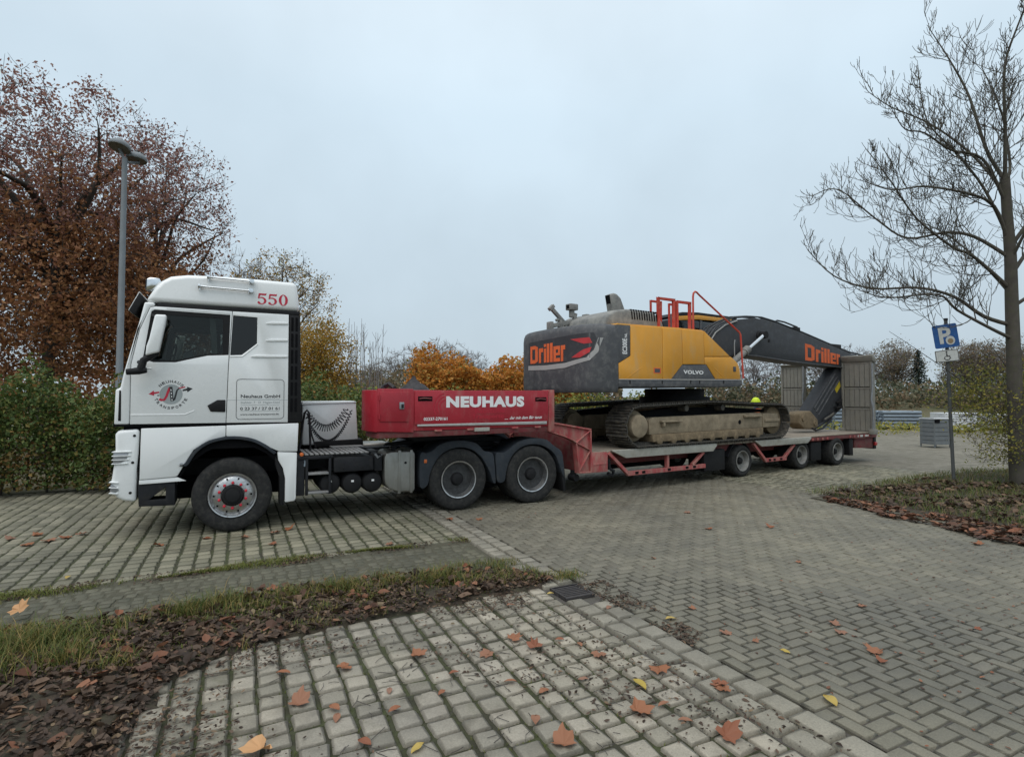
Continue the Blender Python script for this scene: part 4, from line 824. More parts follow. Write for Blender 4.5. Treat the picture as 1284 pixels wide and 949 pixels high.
# cab interior seen through the glass
for y in (.35, 1.55):
    st_ = MB().prism([(-.55, 2.25), (-.6, 2.42), (-.25, 2.45), (-.16, 2.85), (-.1, 2.98), (-.03, 2.96), (-.05, 2.6), (-.1, 2.25)], y, y + .5).build('seat', 'seat_cloth', trk, .04, 3)
    MB().prism([(-.12, 2.95), (-.13, 3.08), (-.06, 3.08), (-.04, 2.95)], y + .12, y + .38).build('headrest', 'seat_cloth', st_, .03, 2)
P_('dashboard', [(-1.28, 2.38), (-1.24, 2.5), (-1.0, 2.54), (-.9, 2.44), (-.9, 2.38)], .08, YW - .08, 'seat_cloth', bev=.03)
swl = [(-.82 + .1 * math.cos(a) * .35, .55 + .21 * math.sin(a), 2.56 + .21 * math.cos(a) * .75) for a in [2 * math.pi * i / 24 for i in range(25)]]
MB().tube(swl, .014, 8).tube([(-.82, .36, 2.56), (-.84, .55, 2.54), (-.82, .74, 2.56)], .014, 6).build('steering_wheel', 'black_plastic', trk)
P_('white_paper', [(-.75, 2.46), (-.72, 2.62), (-.6, 2.66), (-.55, 2.5)], .9, .95, 'plastic_white', bev=.01)  # white paper, added as a bright bit behind the glass
for y in (.12, YW - .16): P_('curtain', [(-.3, 2.5), (-.34, 3.1), (-.26, 3.1), (-.22, 2.5)], y, y + .04, 'curtain', bev=.01)
# wheels and axles
for x in (0.0,): wheel(trk, x, .528, .0, .528, .312, .33, 'front'); wheel(trk, x, .528, YW, .528, .312, .33, 'front', True)
for x in (3.47, 4.91): wheel(trk, x, .528, .0, .528, .312, .6, 'drive'); wheel(trk, x, .528, YW, .528, .312, .6, 'drive', True)
for x in (0, 3.47, 4.91): MB().cyl((x, .35, .528), (x, YW - .35, .528), .09, 14).lathe([(.0001, -.28), (.2, -.2), (.24, 0), (.2, .2), (.0001, .28)], x, .528, YW / 2, 20).build('axle', 'dark_metal', trk)
ch = MB()
for y in (.8, 1.56): ch.box(-1.0, 5.75, y, y + .14, .74, 1.0)
for x in (-.9, .4, 1.2, 2.2, 2.9, 4.2, 5.6): ch.box(x, x + .12, .94, 1.56, .76, .98)
ch.build('chassis', 'dark_metal', trk, .01)
MB().box(-.9, .5, .95, 1.55, .55, 1.2).box(.5, 2.6, 1.1, 1.4, .6, .85).build('engine_block', 'black_gap', trk, .03)
# drive-axle mudguards
f1 = [(2.79, .45), (2.785, .98), (2.9, 1.0), (3.01, 1.045), (3.1, 1.12), (3.25, 1.175), (3.5, 1.195), (3.75, 1.15), (3.85, 1.09), (3.95, .99), (4.11, .945), (4.15, .7), (4.165, .43), (4.12, .43), (4.08, .54), (4.03, .66), (3.92, .85), (3.82, .95), (3.7, 1.03), (3.5, 1.075), (3.3, 1.045), (3.15, .965), (3.04, .83), (2.96, .66), (2.915, .47)]
f2 = [(4.205, .44), (4.175, .7), (4.17, .94), (4.33, .95), (4.45, 1.02), (4.56, 1.1), (4.75, 1.165), (4.95, 1.185), (5.2, 1.15), (5.36, 1.03), (5.52, .92), (5.57, .7), (5.575, .45), (5.53, .52), (5.45, .73), (5.35, .9), (5.15, 1.03), (4.92, 1.075), (4.7, 1.04), (4.52, .92), (4.42, .76), (4.37, .6), (4.335, .44)]
def round2(pts, m=3):
    n = len(pts); o2 = []
    for i in range(n):
        p0, p1, p2, p3 = (Vector(pts[(i + k) % n]) for k in (-1, 0, 1, 2))
        for k in range(m):
            t = k / m; q = .5 * ((2 * p1) + (p2 - p0) * t + (2 * p0 - 5 * p1 + 4 * p2 - p3) * t * t + (3 * p1 - p0 - 3 * p2 + p3) * t ** 3); o2.append((q.x, q.y))
    return o2
for f in (round2(f1), round2(f2)): pair('axle_mudguard', f, .0, .6, 'fender_plastic', bev=.012)
pair('mud_flap', [(5.54, .9), (5.6, .6), (5.625, .17), (5.58, .17), (5.52, .6)], .02, .6, 'black_plastic', bev=.006)
MB().box(2.85, 2.9, -.012, .0, .84, .9).build('side_marker', 'amber_lens', trk, .006)
# step frame, side box, air tanks, fuel tank, deck plates
sf = MB().box(.99, 1.03, .03, .09, .44, 1.03).box(1.33, 1.37, .03, .09, .44, 1.03).box(.87, 1.39, .03, .09, .985, 1.035).box(.86, .98, .05, .5, .44, 1.03).build('step_frame', 'dark_metal', trk, .008)
for z in (.455, .745): MB().box(1.03, 1.33, .02, .2, z, z + .035).build('step_tread', 'tread_plate', sf, .006)
P_('battery_box', [(1.41, .76), (1.4, .975), (1.45, 1.0), (2.02, .985), (2.03, .765)], .04, .7, 'dark_metal', bev=.02)
for x in (1.55, 1.85): MB().lathe([(.016, 0), (.016, -.008), (.0001, -.01)], x, .82, .04, 10).build('latch', 'black_plastic', trk)
P_('filter_unit', [(2.04, .74), (2.04, .97), (2.07, 1.02), (2.17, 1.01), (2.18, .74)], .08, .45, 'dark_metal', bev=.02)
MB().tube([(2.06, .1, 1.02), (2.1, .08, .96), (2.16, .1, 1.0), (2.12, .12, .93)], .02, 8).build('valve_hose', 'galvanised', trk)
for x, z in ((1.36, .59), (1.7, .575), (2.02, .568)):
    at = MB().lathe([(.0001, .02), (.08, .024), (.14, .045), (.166, .09), (.166, .85), (.12, .9), (.0001, .91)], x, z, .05, 28).build('air_tank', 'black_plastic', trk)
    MB().box(x - .02, x + .02, .066, .072, z + .02, z + .05).build('tank_label', 'print_white', at)
ft = P_('fuel_tank', [(2.2, .62), (2.2, .95), (2.23, 1.03), (2.3, 1.055), (2.68, 1.045), (2.71, 1.0), (2.71, .42), (2.68, .37), (2.42, .385), (2.28, .44), (2.215, .53)], .03, .65, 'tank_alu', bev=.04, seg=3)
for x in (2.42, 2.62): MB().box(x, x + .045, .018, .66, .36, 1.066).build('tank_strap', 'tank_alu', ft, .006)
MB().lathe([(.02, 0), (.02, -.012), (.0001, -.014)], 2.545, .86, .03, 12).build('tank_badge', 'black_plastic', ft)
MB().cyl((2.42, .3, 1.05), (2.42, .3, 1.13), .05, 16).build('filler_cap', 'dark_metal', ft)
for k in range(13): MB().box(.98 + k * .076, 1.035 + k * .076, .04, .95, 1.045, 1.066).build('deck_slat', 'tread_plate', trk, .005)
MB().box(1.5, 2.05, .95, 1.55, 1.06, 1.085).build('deck_plate', 'tread_plate', trk, .006)
# white equipment box behind the cab
P_('equipment_box', [(1.06, 1.1), (1.055, 1.8), (1.085, 1.845), (1.93, 1.852), (1.975, 1.82), (2.015, 1.19), (2.015, 1.1)], 1.3, 2.42, 'white_paint', bev=.03, seg=3)
P_('box_lid', [(1.04, 1.8), (1.06, 1.862), (1.95, 1.868), (1.985, 1.835)], 1.28, 2.44, 'white_paint', bev=.02)
P_('box_base', [(1.26, 1.06), (1.26, 1.16), (2.085, 1.185), (2.085, 1.05)], 1.2, 2.4, 'black_plastic', bev=.01)
# coupling hoses: stand, coiled line, straight line
MB().tube([(.93, .55, 1.05), (.96, .55, 1.2), (1.0, .55, 1.55), (1.02, .55, 1.68), (1.055, .55, 1.73), (1.09, .55, 1.68), (1.1, .55, 1.5), (1.115, .55, 1.08)], .018, 8).build('hose_stand', 'hose_black', trk)
def sag(p0, p1, d, n): return [Vector(p0).lerp(Vector(p1), i / (n - 1)) - Vector((0, 0, d * 4 * (i / (n - 1)) * (1 - i / (n - 1)))) for i in range(n)]
def coil(p0, p1, d, rad, turns, r):
    pth = sag(p0, p1, d, turns * 9); out_ = []
    for i, p in enumerate(pth):
        t = (pth[min(i + 1, len(pth) - 1)] - pth[max(0, i - 1)]).normalized(); u = Vector((0, 1, 0)); w = t.cross(u); a = 2 * math.pi * i / 9
        k = min(1, i / 6, (len(pth) - 1 - i) / 6); out_.append(p + (u * math.cos(a) + w * math.sin(a)) * rad * k)
    return out_
MB().tube(coil((1.06, .58, 1.66), (1.72, .7, 1.74), .27, .058, 20, .009), .008, 5).build('coiled_hose', 'hose_black', trk)
MB().tube(coil((1.08, .6, 1.55), (1.8, .75, 1.72), .42, .022, 34, .008), .009, 5).build('coiled_hose', 'hose_black', trk)
MB().tube([(1.05, .55, 1.68), (1.08, .55, 1.62), (1.1, .56, 1.5), (1.14, .56, 1.3), (1.2, .56, 1.12)], .012, 6).build('hose', 'hose_black', trk)
MB().lathe([(.028, 0), (.028, -.03), (.0001, -.035)], .93, 1.07, .03, 12).build('side_marker', 'amber_lens', trk)
MB().tube([(.96, .08, 1.0), (.99, .06, .95), (.98, .06, .88)], .02, 8).build('air_coupling', 'pipe_blue_grey', trk)
# dark boxes, tank and shaft added to block light from the far side
MB().box(.95, 2.1, YW - .6, YW - .04, .42, 1.03).build('far_light_block', 'dark_metal', trk, .02)
MB().box(2.2, 2.75, YW - .62, YW - .04, .38, 1.05).build('fuel_tank', 'tank_alu', trk, .05, 3)  # second tank, added to block light under the chassis
MB().box(-.8, 1.0, .7, 1.8, .42, .75).box(2.2, 3.0, .85, 1.65, .45, .75).tube([(.9, 1.25, .6), (3.3, 1.25, .58)], .08, 10).build('belly_light_block', 'black_gap', trk, .04)
# fifth wheel
MB().prism([(3.55, 1.02), (3.6, 1.17), (4.0, 1.2), (4.6, 1.19), (4.9, 1.06), (4.88, 1.02), (4.4, 1.1), (3.8, 1.1)], .75, 1.75).box(3.8, 4.5, .85, 1.65, 1.0, 1.12).build('fifth_wheel', 'dark_metal', trk, .015)
MB().prism([(2.3, 1.1), (2.35, 1.15), (3.3, 1.24), (3.7, 1.2), (3.7, 1.12), (3.0, 1.15)], .5, .62).build('hose_carrier', 'black_plastic', trk, .01)

# ---- lettering on the cab
YT = -.0025
FIVE = [(0.06, .56), (.13, 1.0), (.78, 1.0), (.9, 1.06), (.82, .84), (.26, .84), (.22, .66), (.5, .68), (.78, .56), (.9, .34), (.8, .12), (.5, -.02), (.2, .0), (.04, .08), (.03, .2), (.14, .26), (.26, .2), (.32, .08), (.48, .06), (.62, .16), (.66, .34), (.6, .5), (.44, .58), (.24, .57), (.12, .5)]
def digit(name, poly, x0, x1, z0, z1, holes=()):
    sc = lambda L: [(x0 + (x1 - x0) * u, z0 + (z1 - z0) * v) for u, v in L]
    MB().prism(sc(poly), YT - .001, YT + .0, [sc(h) for h in holes]).build(name, 'print_red', trk)
digit('number', FIVE, .285, .425, 3.318, 3.478); digit('number', FIVE, .43, .57, 3.318, 3.478)
digit('number', ellipse(.5, .5, .47, .52, 24), .575, .71, 3.318, 3.478, [ellipse(.5, .5, .2, .46, 24)])
decal('emblem_disc', 'print_grey', trk, poly_shape([ellipse(-.785, 1.98, .137, .137, 40)]), lambda u, v: (u, YT, v))
def ring_text(txt, r, a_mid, step, inward, size):
    for k, chh in enumerate(txt):
        a = R(a_mid + (len(txt) - 1) / 2 * step * (1 if not inward else -1) - k * step * (1 if not inward else -1)); sh = text_shape(chh, .02)
        tx, tz = (math.sin(a), -math.cos(a)) if not inward else (-math.sin(a), math.cos(a)); ux, uz = (math.cos(a), math.sin(a)) if not inward else (-math.cos(a), -math.sin(a))
        cx, cz = -.785 + r * math.cos(a), 1.98 + r * math.sin(a); w = size * (.35 if chh == 'I' else .95)
        decal('emblem_letter', 'print_black', trk, sh, lambda u, v: (cx + tx * (u - .5) * w + ux * (v - .5) * size, YT, cz + tz * (u - .5) * w + uz * (v - .5) * size))
ring_text('NEUHAUS', .178, 90, 15.5, False, .038)
ring_text('TRANSPORTE', .19, 270, 15, True, .036)
def stripe(name, mat, pts, w, y):
    V, F = [], []; n = len(pts)
    for i, (x, z) in enumerate(pts):
        dx, dz = pts[min(i + 1, n - 1)][0] - pts[max(i - 1, 0)][0], pts[min(i + 1, n - 1)][1] - pts[max(i - 1, 0)][1]; L = math.hypot(dx, dz) or 1
        ww = w[i] if isinstance(w, list) else w; V += [(x - dz / L * ww / 2, z + dx / L * ww / 2), (x + dz / L * ww / 2, z - dx / L * ww / 2)]
        if i: F.append((2 * i - 2, 2 * i - 1, 2 * i + 1, 2 * i))
    decal(name, mat, trk, (V, F), lambda u, v: (u, y, v))
stripe('emblem_road', 'print_red', [(-.925, 1.915), (-.9, 1.9), (-.865, 1.905), (-.84, 1.95), (-.82, 2.02), (-.8, 2.075)], .03, YT - .0012)
stripe('emblem_road', 'print_black', [(-.79, 2.085), (-.782, 2.0), (-.772, 1.885)], .036, YT - .0016)
stripe('emblem_road', 'print_black', [(-.772, 1.89), (-.745, 1.91), (-.73, 1.97), (-.715, 2.035), (-.69, 2.065)], [.02, .025, .022, .02, .016], YT - .0012)
for k in range(4): decal('emblem_dash', 'print_white', trk, poly_shape([[(-.79 + k * .005 - .004, 2.05 - k * .045), (-.79 + k * .005 + .005, 2.05 - k * .045), (-.787 + k * .005 + .005, 2.025 - k * .045), (-.787 + k * .005 - .004, 2.025 - k * .045)]]), lambda u, v: (u, YT - .0024, v))
decal('emblem_arrow', 'print_red', trk, poly_shape([[(-1.05, 1.982), (-.985, 1.96), (-.985, 1.983), (-.925, 1.998), (-.925, 2.018), (-.985, 2.008), (-.99, 2.03)]]), lambda u, v: (u, YT, v))
decal('emblem_arrow', 'print_black', trk, poly_shape([[(-.525, 2.06), (-.595, 2.085), (-.595, 2.062), (-.65, 2.045), (-.648, 2.022), (-.595, 2.035), (-.588, 2.01)]]), lambda u, v: (u, YT, v))
decal('emblem_arrow', 'print_red', trk, poly_shape([[(-.7, 2.07), (-.62, 2.09), (-.615, 2.075), (-.7, 2.055)]]), lambda u, v: (u, YT - .001, v))
decal('emblem_dash', 'print_black', trk, poly_shape([[(-.95, 1.955), (-.925, 1.958), (-.926, 1.972), (-.95, 1.97)]]), lambda u, v: (u, YT, v))
def frame_line(x0, x1, z0, z1, r, w):
    def rr(x0, x1, z0, z1, r):
        L = []
        for cx, cz, a in ((x1 - r, z1 - r, 0), (x0 + r, z1 - r, 90), (x0 + r, z0 + r, 180), (x1 - r, z0 + r, 270)): L += arc(cx, cz, r, a, a + 90, 6)
        return L
    MB().prism(rr(x0, x1, z0, z1, r), YT - .0008, YT, [rr(x0 + w, x1 - w, z0 + w, z1 - w, r - w)]).build('address_frame', 'print_black', trk)
frame_line(.025, .672, 1.615, 2.205, .05, .006)
side_text('address_text', 'Neuhaus GmbH', 'print_black', trk, .085, .615, 1.928, 1.978, YT, .018)
side_text('address_text', 'Stahlstr. 7 · D  Hagen-Dahl', 'print_grey', trk, .085, .61, 1.838, 1.878, YT, .005)
side_text('address_text', '0 23 37 / 27 01 61', 'print_black', trk, .08, .61, 1.75, 1.794, YT, .012)
side_text('address_text', 'www.neuhaus-transporte.de', 'print_black', trk, .08, .6, 1.668, 1.702, YT, .01)
for z in (1.906, 1.822, 1.733): decal('address_rule', 'print_grey', trk, poly_shape([[(.085, z), (.61, z), (.61, z + .004), (.085, z + .004)]]), lambda u, v: (u, YT, v))

# ------------------------------------------------------------------ low loader (own frame: x back along the trailer, y away, near side at y = 0)
TR_O = (5.602, 13.591); TR_A = R(33.18)
trl = empty('low_loader_trailer', (TR_O[0], TR_O[1], 0), TR_A)
tag(trl, 'red low loader trailer lettered NEUHAUS carrying the excavator', 'trailer')
def T_(name, poly, y0, y1, mat, par=trl, bev=.01, seg=2, holes=()): return MB().prism(poly, y0, y1, holes).build(name, mat, par, bev, seg)
TW = 2.5
# gooseneck
gp = [(-9.17, 0), (-5.9, 0), (-5.9, TW), (-8.1, TW), (-8.2, 2.2), (-8.5, 1.6), (-8.9, 1.1), (-9.17, .72), (-9.22, .4), (-9.2, .1)]
MB().prism_z(gp, 1.4, 2.05).build('gooseneck_body', 'trailer_red', trl, .012)
MB().prism_z([(-9.15, .015), (-5.8, .015), (-5.8, TW - .015), (-8.05, TW - .015), (-8.15, 2.2), (-8.45, 1.6), (-8.85, 1.1), (-9.1, .72), (-9.15, .4)], 1.3, 1.398).build('gooseneck_frame', 'trailer_red_dark', trl, .01)
MB().box(-5.895, -5.765, -.03, .2, 1.3, 2.07).box(-5.895, -5.765, TW - .2, TW + .03, 1.3, 2.07).box(-5.893, -5.767, .2, TW - .2, 1.42, 2.04).build('end_post', 'trailer_red_worn', trl, .012)
T_('locker_frame', [(-9.17, 1.41), (-9.165, 2.07), (-8.575, 2.07), (-8.57, 1.38)], -.012, .0, 'trailer_red', bev=.006)
hd = T_('locker_door', [(-9.135, 1.565), (-9.135, 2.02), (-8.645, 2.02), (-8.66, 1.55)], -.03, -.013, 'trailer_red', bev=.008)
MB().box(-8.82, -8.74, -.045, -.03, 1.75, 1.86).build('latch_plate', 'galvanised', hd, .006); MB().box(-8.79, -8.755, -.065, -.045, 1.77, 1.83).build('latch', 'black_plastic', hd, .006)
for z in (1.64, 1.93): MB().cyl((-9.14, -.034, z - .04), (-9.14, -.034, z + .04), .012, 8).build('hinge', 'trailer_red', hd)
flap = T_('side_flap', [(-8.555, 1.505), (-8.55, 2.045), (-5.9, 2.06), (-5.905, 1.49)], -.02, -.001, 'trailer_red', bev=.006)
T_('rub_strip', [(-8.51, 1.47), (-8.51, 1.503), (-5.94, 1.495), (-5.94, 1.44)], -.03, -.001, 'alu_strip', bev=.006)
for x in (-8.5, -8.24, -6.2, -5.96): pass
for x0, x1, z in ((-8.5, -8.25, 1.91), (-6.2, -5.95, 1.895)):
    MB().box(x0, x1, -.024, -.019, z - .035, z + .04).build('handle_recess', 'black_gap', flap); MB().tube([(x0 + .02, -.03, z), (x0 + .1, -.04, z + .012), (x1 - .02, -.03, z)], .012, 6).build('flap_handle', 'trailer_red_dark', flap)
for x in (-8.2, -7.6, -6.7, -6.2): MB().box(x, x + .13, -.02, .03, 1.375, 1.41).build('clamp', 'trailer_red_worn', trl, .008)
MB().box(-7.46, -7.16, -.012, .02, 1.355, 1.42).build('name_plate', 'grey_plate', trl, .004)
MB().prism([(-8.6, 1.3), (-8.3, 1.2), (-7.2, 1.2), (-6.6, 1.28), (-5.9, 1.3)], .5, 2.0).build('coupler_plate', 'dark_metal', trl)
# lettering
YF = -.0225
side_text('name_lettering', 'NEUHAUS', 'print_white', trl, -8.0, -6.445, 1.765, 1.955, YF, .058, 1.1)
side_text('faded_lettering', 'Baustoffe', 'print_deep_red', trl, -7.46, -6.86, 1.665, 1.745, YF, .025)
side_text('faded_lettering', 'Transporte', 'print_deep_red', trl, -7.52, -6.88, 1.55, 1.65, YF, .025)
side_text('phone_lettering', '02337-270161', 'print_white', trl, -8.4, -7.98, 1.56, 1.612, YF, .02)
side_text('slogan_lettering', 'der mit dem Bär tanzt', 'print_white', trl, -6.76, -6.06, 1.545, 1.6, YF, .015, 1, .02)
side_text('slogan_dots', '...', 'print_white', trl, -6.86, -6.79, 1.545, 1.556, YF, .02)
for k in range(3):
    rr = .10 + k * .055; decal('faded_arc', 'print_deep_red', trl, poly_shape([[(x, z) for x, z in arc(-8.0, 1.78, rr, 100, 215, 12)] + [(x, z) for x, z in arc(-8.0, 1.78, rr + .025, 215, 100, 12)]]), lambda u, v: (u, YF, v))
# neck down to the deck
npoly = [(-5.86, 1.47), (-4.85, 1.3), (-4.845, .485), (-5.13, .49), (-5.21, 1.07), (-5.3, 1.12), (-5.5, 1.2), (-5.86, 1.3)]
for y0, y1, yo in ((.05, .09, 0), (TW - .09, TW - .05, TW - .14)):
    nk = T_('neck_plate', npoly, y0, y1, 'trailer_red_worn', bev=.004)
    fl = MB()
    def rim_strip(pts, t=.03, w=.14):
        for (xa, za), (xb, zb) in zip(pts, pts[1:]): fl.beam((xa, yo + w / 2, za), (xb, yo + w / 2, zb), w, t)
    rim_strip([(-5.88, 1.475), (-4.83, 1.3)]); rim_strip([(-4.845, 1.31), (-4.835, .47)]); rim_strip([(-5.15, .485), (-4.83, .475)]); rim_strip([(-5.86, 1.3), (-5.5, 1.195), (-5.3, 1.12), (-5.205, 1.06), (-5.14, .48)], .02)
    rim_strip([(-5.2, 1.065), (-4.86, 1.28)], .018, .12); rim_strip([(-5.2, 1.06), (-4.85, .9), (-5.13, .52)], .018, .12)
    fl.build('neck_flange', 'trailer_red_worn', nk, .004, 1)
MB().box(-5.1, -4.85, .1, TW - .1, .5, 1.28).build('neck_bulkhead', 'trailer_red_dark', trl, .02)
T_('corner_box', [(-4.83, .46), (-4.83, .86), (-4.41, .84), (-4.41, .455)], .0, .25, 'trailer_red_worn', bev=.01)
MB().box(-4.8, -4.45, -.008, .0, .6, .64).build('corner_rib', 'trailer_red_worn', trl, .004)
MB().cyl((-5.05, .3, .4), (-5.05, .3, .5), .06, 14).lathe([(.07, -.1), (.075, 0), (.07, .1)], -5.05, .36, .3, 16).build('support_foot', 'dark_metal', trl)
MB().tube([(-4.35, .05, .7), (-4.3, .08, .5), (-4.2, .06, .45), (-4.2, .1, .35), (-4.32, .1, .4)], .035, 8).build('valve_block', 'dark_metal', trl)
# deck: cross planks, main beams
for k in range(38):
    x = -4.8 + k * .302
    MB().box(x, x + .285, .02, TW - .02, .81, .862 + random.uniform(-.004, .003)).build('deck_plank', 'deck_steel', trl, .008, 1)
MB().box(-4.8, 6.6, .55, .75, .5, .808).box(-4.8, 6.6, TW - .75, TW - .55, .5, .808).build('main_beam', 'trailer_red_dark', trl, .01)
# outrigger plates along the deck edge
for pl in ([(-4.34, .872), (-4.31, .85), (-3.95, .7), (-1.18, .69), (-1.05, .812), (-1.06, .865)], [(.42, .862), (.46, .835), (.71, .705), (2.8, .695), (2.98, .815), (2.97, .855)]):
    T_('outrigger_plate', pl, -.05, .018, 'grey_plate', bev=.008)
def bar(name, p, q, h, mat='trailer_red_worn', y=.03, w=.08): return MB().beam((p[0], y, p[1]), (q[0], y, q[1]), w, h).build(name, mat, trl, .006, 1)
bar('side_strut', (-4.38, .82), (-3.84, .37), .07); bar('side_rail', (-3.86, .37), (-1.41, .365), .09, 'trailer_red_worn'); bar('side_strut', (-1.85, .41), (-1.45, .68), .06); bar('side_strut', (-2.66, .41), (-2.66, .7), .07)
for x in (-3.66, -3.46, -2.68, -2.1, -1.85): MB().box(x, x + .09, -.018, -.01, .35, .4).build('lashing_slot', 'black_gap', trl)
bar('side_strut', (.45, .78), (.95, .34), .07); bar('side_rail', (.93, .345), (1.85, .34), .09, 'trailer_red_worn'); bar('side_strut', (1.78, .36), (2.25, .68), .06)
for x in (1.05, 1.25, 1.55): MB().box(x, x + .09, -.018, -.01, .32, .37).build('lashing_slot', 'black_gap', trl)
T_('tool_box', [(-1.4, .23), (-1.4, .7), (-.64, .71), (-.64, .22)], .04, .5, 'black_plastic', bev=.02)
MB().box(-4.4, 6.3, .2, .5, .64, .8).box(-4.4, 6.3, TW - .5, TW - .2, .64, .8).build('outer_beam', 'trailer_red_dark', trl, .01)
MB().box(-4.3, -1.5, .8, 1.7, .36, .64).box(-.6, 5.0, .8, 1.7, .36, .64).box(-4.2, -1.5, TW - .5, TW - .05, .34, .7).build('deck_light_block', 'black_gap', trl, .02)  # added boxes below the deck that block light passing under it
# rear frame over the axles
T_('rear_side_beam', [(2.98, .735), (2.98, .84), (6.75, .84), (6.72, .7), (5.5, .69), (5.2, .73)], -.02, .12, 'trailer_red_dark', bev=.008)
for x in (3.05, 3.3, 3.55, 3.8, 5.05, 5.3, 5.6, 5.9, 6.2): MB().box(x, x + .07, -.04, -.02, .74, .81).build('lashing_ring', 'trailer_red_worn', trl, .006)
T_('rear_deck_edge', [(2.98, .842), (2.98, .868), (6.72, .868), (6.72, .842)], -.03, TW + .03, 'deck_steel', bev=.006)
for x in (5.55, 5.95): MB().box(x, x + .3, -.028, -.02, .745, .8).build('marker_strip', 'sign_white', trl)
T_('mud_flap', [(5.16, .22), (5.15, .72), (5.38, .72), (5.37, .21)], .03, .5, 'black_plastic', bev=.01)
T_('spray_guard', [(3.13, .2), (3.13, .68), (3.67, .68), (3.65, .18)], .06, .5, 'black_plastic', bev=.01)
T_('rear_bumper', [(5.5, .42), (5.5, .7), (6.75, .7), (6.75, .36)], .05, .14, 'trailer_red_dark', bev=.01); MB().box(6.62, 6.78, .02, TW - .02, .34, .72).build('light_bar', 'black_plastic', trl, .012)
for y in (.08, .5): MB().box(6.78, 6.8, y, y + .3, .45, .6).build('tail_lamp', 'red_lens', trl, .006)
for y in (-.03,): MB().box(6.6, 6.74, y, y + .05, .45, .55).build('tail_lamp', 'red_lens', trl, .006)
for x in (.02, 2.62, 4.33):
    zz = .385
    wheel(trl, x, zz, .02 if x < 4 else -.05, zz if x < 4 else .395, .245, .5, 'trailer'); wheel(trl, x, zz, TW - .02, zz, .245, .5, 'trailer', True)
    MB().cyl((x, .4, zz), (x, TW - .4, zz), .07, 12).build('axle', 'dark_metal', trl)
    T_('wheel_arch', arc(x, .385, .47, 15, 165, 14) + arc(x, .385, .45, 165, 15, 14), .1, .55, 'dark_metal', bev=0)
# folded-up loading ramps
for y0, y1, zt, ztop in ((-.12, .78, 3.03, 3.2), (2.0, 2.8, 2.97, 3.02)):
    rp = empty('loading_ramp', (6.3, 0, .86), 0, trl)
    def RB(nm, x0, x1, a, b2, z0, z1, mat='ramp_steel', bv=.008): return MB().box(x0, x1, a, b2, z0 - .86, z1 - .86).build(nm, mat, rp, bv, 1)
    for a in (y0, y1 - .07): RB('ramp_beam', -.02, .16, a, a + .07, .87, zt)
    for z0, z1 in ((.89, 1.59), (1.62, 2.22), (2.25, zt - .02)):
        for k in range(5):
            w = (y1 - y0 - .16) / 5; a = y0 + .08 + k * w; RB('ramp_plate', .0, .045, a + .004, a + w - .004, z0, z1)
        RB('ramp_crossbar', -.008, -.001, y0 + .075, y1 - .075, z1 - .05, z1)
    MB().prism([(-.03, zt - .02 - .86), (-.1, ztop - .86), (.02, ztop + .02 - .86), (.2, zt + .04 - .86), (.17, zt - .05 - .86)], y0 - .04, y1 - .02).build('ramp_tip', 'ramp_steel', rp, .015)
    MB().tube([(-.07, y0 - .02, .05), (-.06, y0 - .03, .75), (-.09, y0 + .0, 1.0), (-.05, y0 - .02, 1.4), (-.06, y0 - .02, 2.1)], .028, 8).tube([(-.04, y0 - .03, .9), (-.1, y0 - .05, .5), (-.06, y0 - .04, .12)], .018, 8).build('ramp_cylinder', 'galvanised', rp)
    for a in (y0 - .05, y1 - .1): MB().box(-.1, .18, a, a + .15, -.06, .1).build('ramp_hinge', 'ramp_steel', rp, .015)
    RB('ramp_backing', .046, .07, y0 + .07, y1 - .07, .88, zt - .01)
# tarpaulin bundle on the gooseneck
tp = empty('tarpaulin_bundle', (0, 0, 0)); tp.location = (TR_O[0] + math.cos(TR_A) * -8.05 - math.sin(TR_A) * 1.2, TR_O[1] + math.sin(TR_A) * -8.05 + math.cos(TR_A) * 1.2, 2.05)
tb = MB(); r_ = random.Random(3); ring = []
for j in range(6):
    for i in range(14):
        a = 2 * math.pi * i / 14; k = (1 - j / 5) ** 1.3; rad = (.015 + .27 * k) * r_.uniform(.75, 1.2); tb.v.append((rad * 1.1 * math.cos(a), rad * .8 * math.sin(a), .27 * (j / 5) * r_.uniform(.92, 1.06)))
for j in range(5):
    for i in range(14): i2 = (i + 1) % 14; tb.f.append((j * 14 + i, j * 14 + i2, (j + 1) * 14 + i2, (j + 1) * 14 + i))
tb.f.append(tuple(range(70, 84))); tb.build('folded_sheet', 'tarp_black', tp, ang=20)
MB().tube([(-.62, .0, .0), (-.55, .05, .08), (-.45, 0, .13), (-.36, -.05, .06), (-.3, 0, 0)], [.03, .05, .04, .05, .03], 5).build('loose_end', 'tarp_black', tp, ang=20)
tag(tp, 'black folded tarpaulin heaped on the red gooseneck', 'tarpaulin')

# ------------------------------------------------------------------ excavator on the deck (same frame as the trailer)
exc = empty('excavator', (TR_O[0], TR_O[1], 0), TR_A)
tag(exc, 'orange and grey crawler excavator with folded boom on the trailer', 'excavator')
def E_(name, poly, y0, y1, mat, par=exc, bev=.012, seg=2, holes=()): return MB().prism(poly, y0, y1, holes).build(name, mat, par, bev, seg)
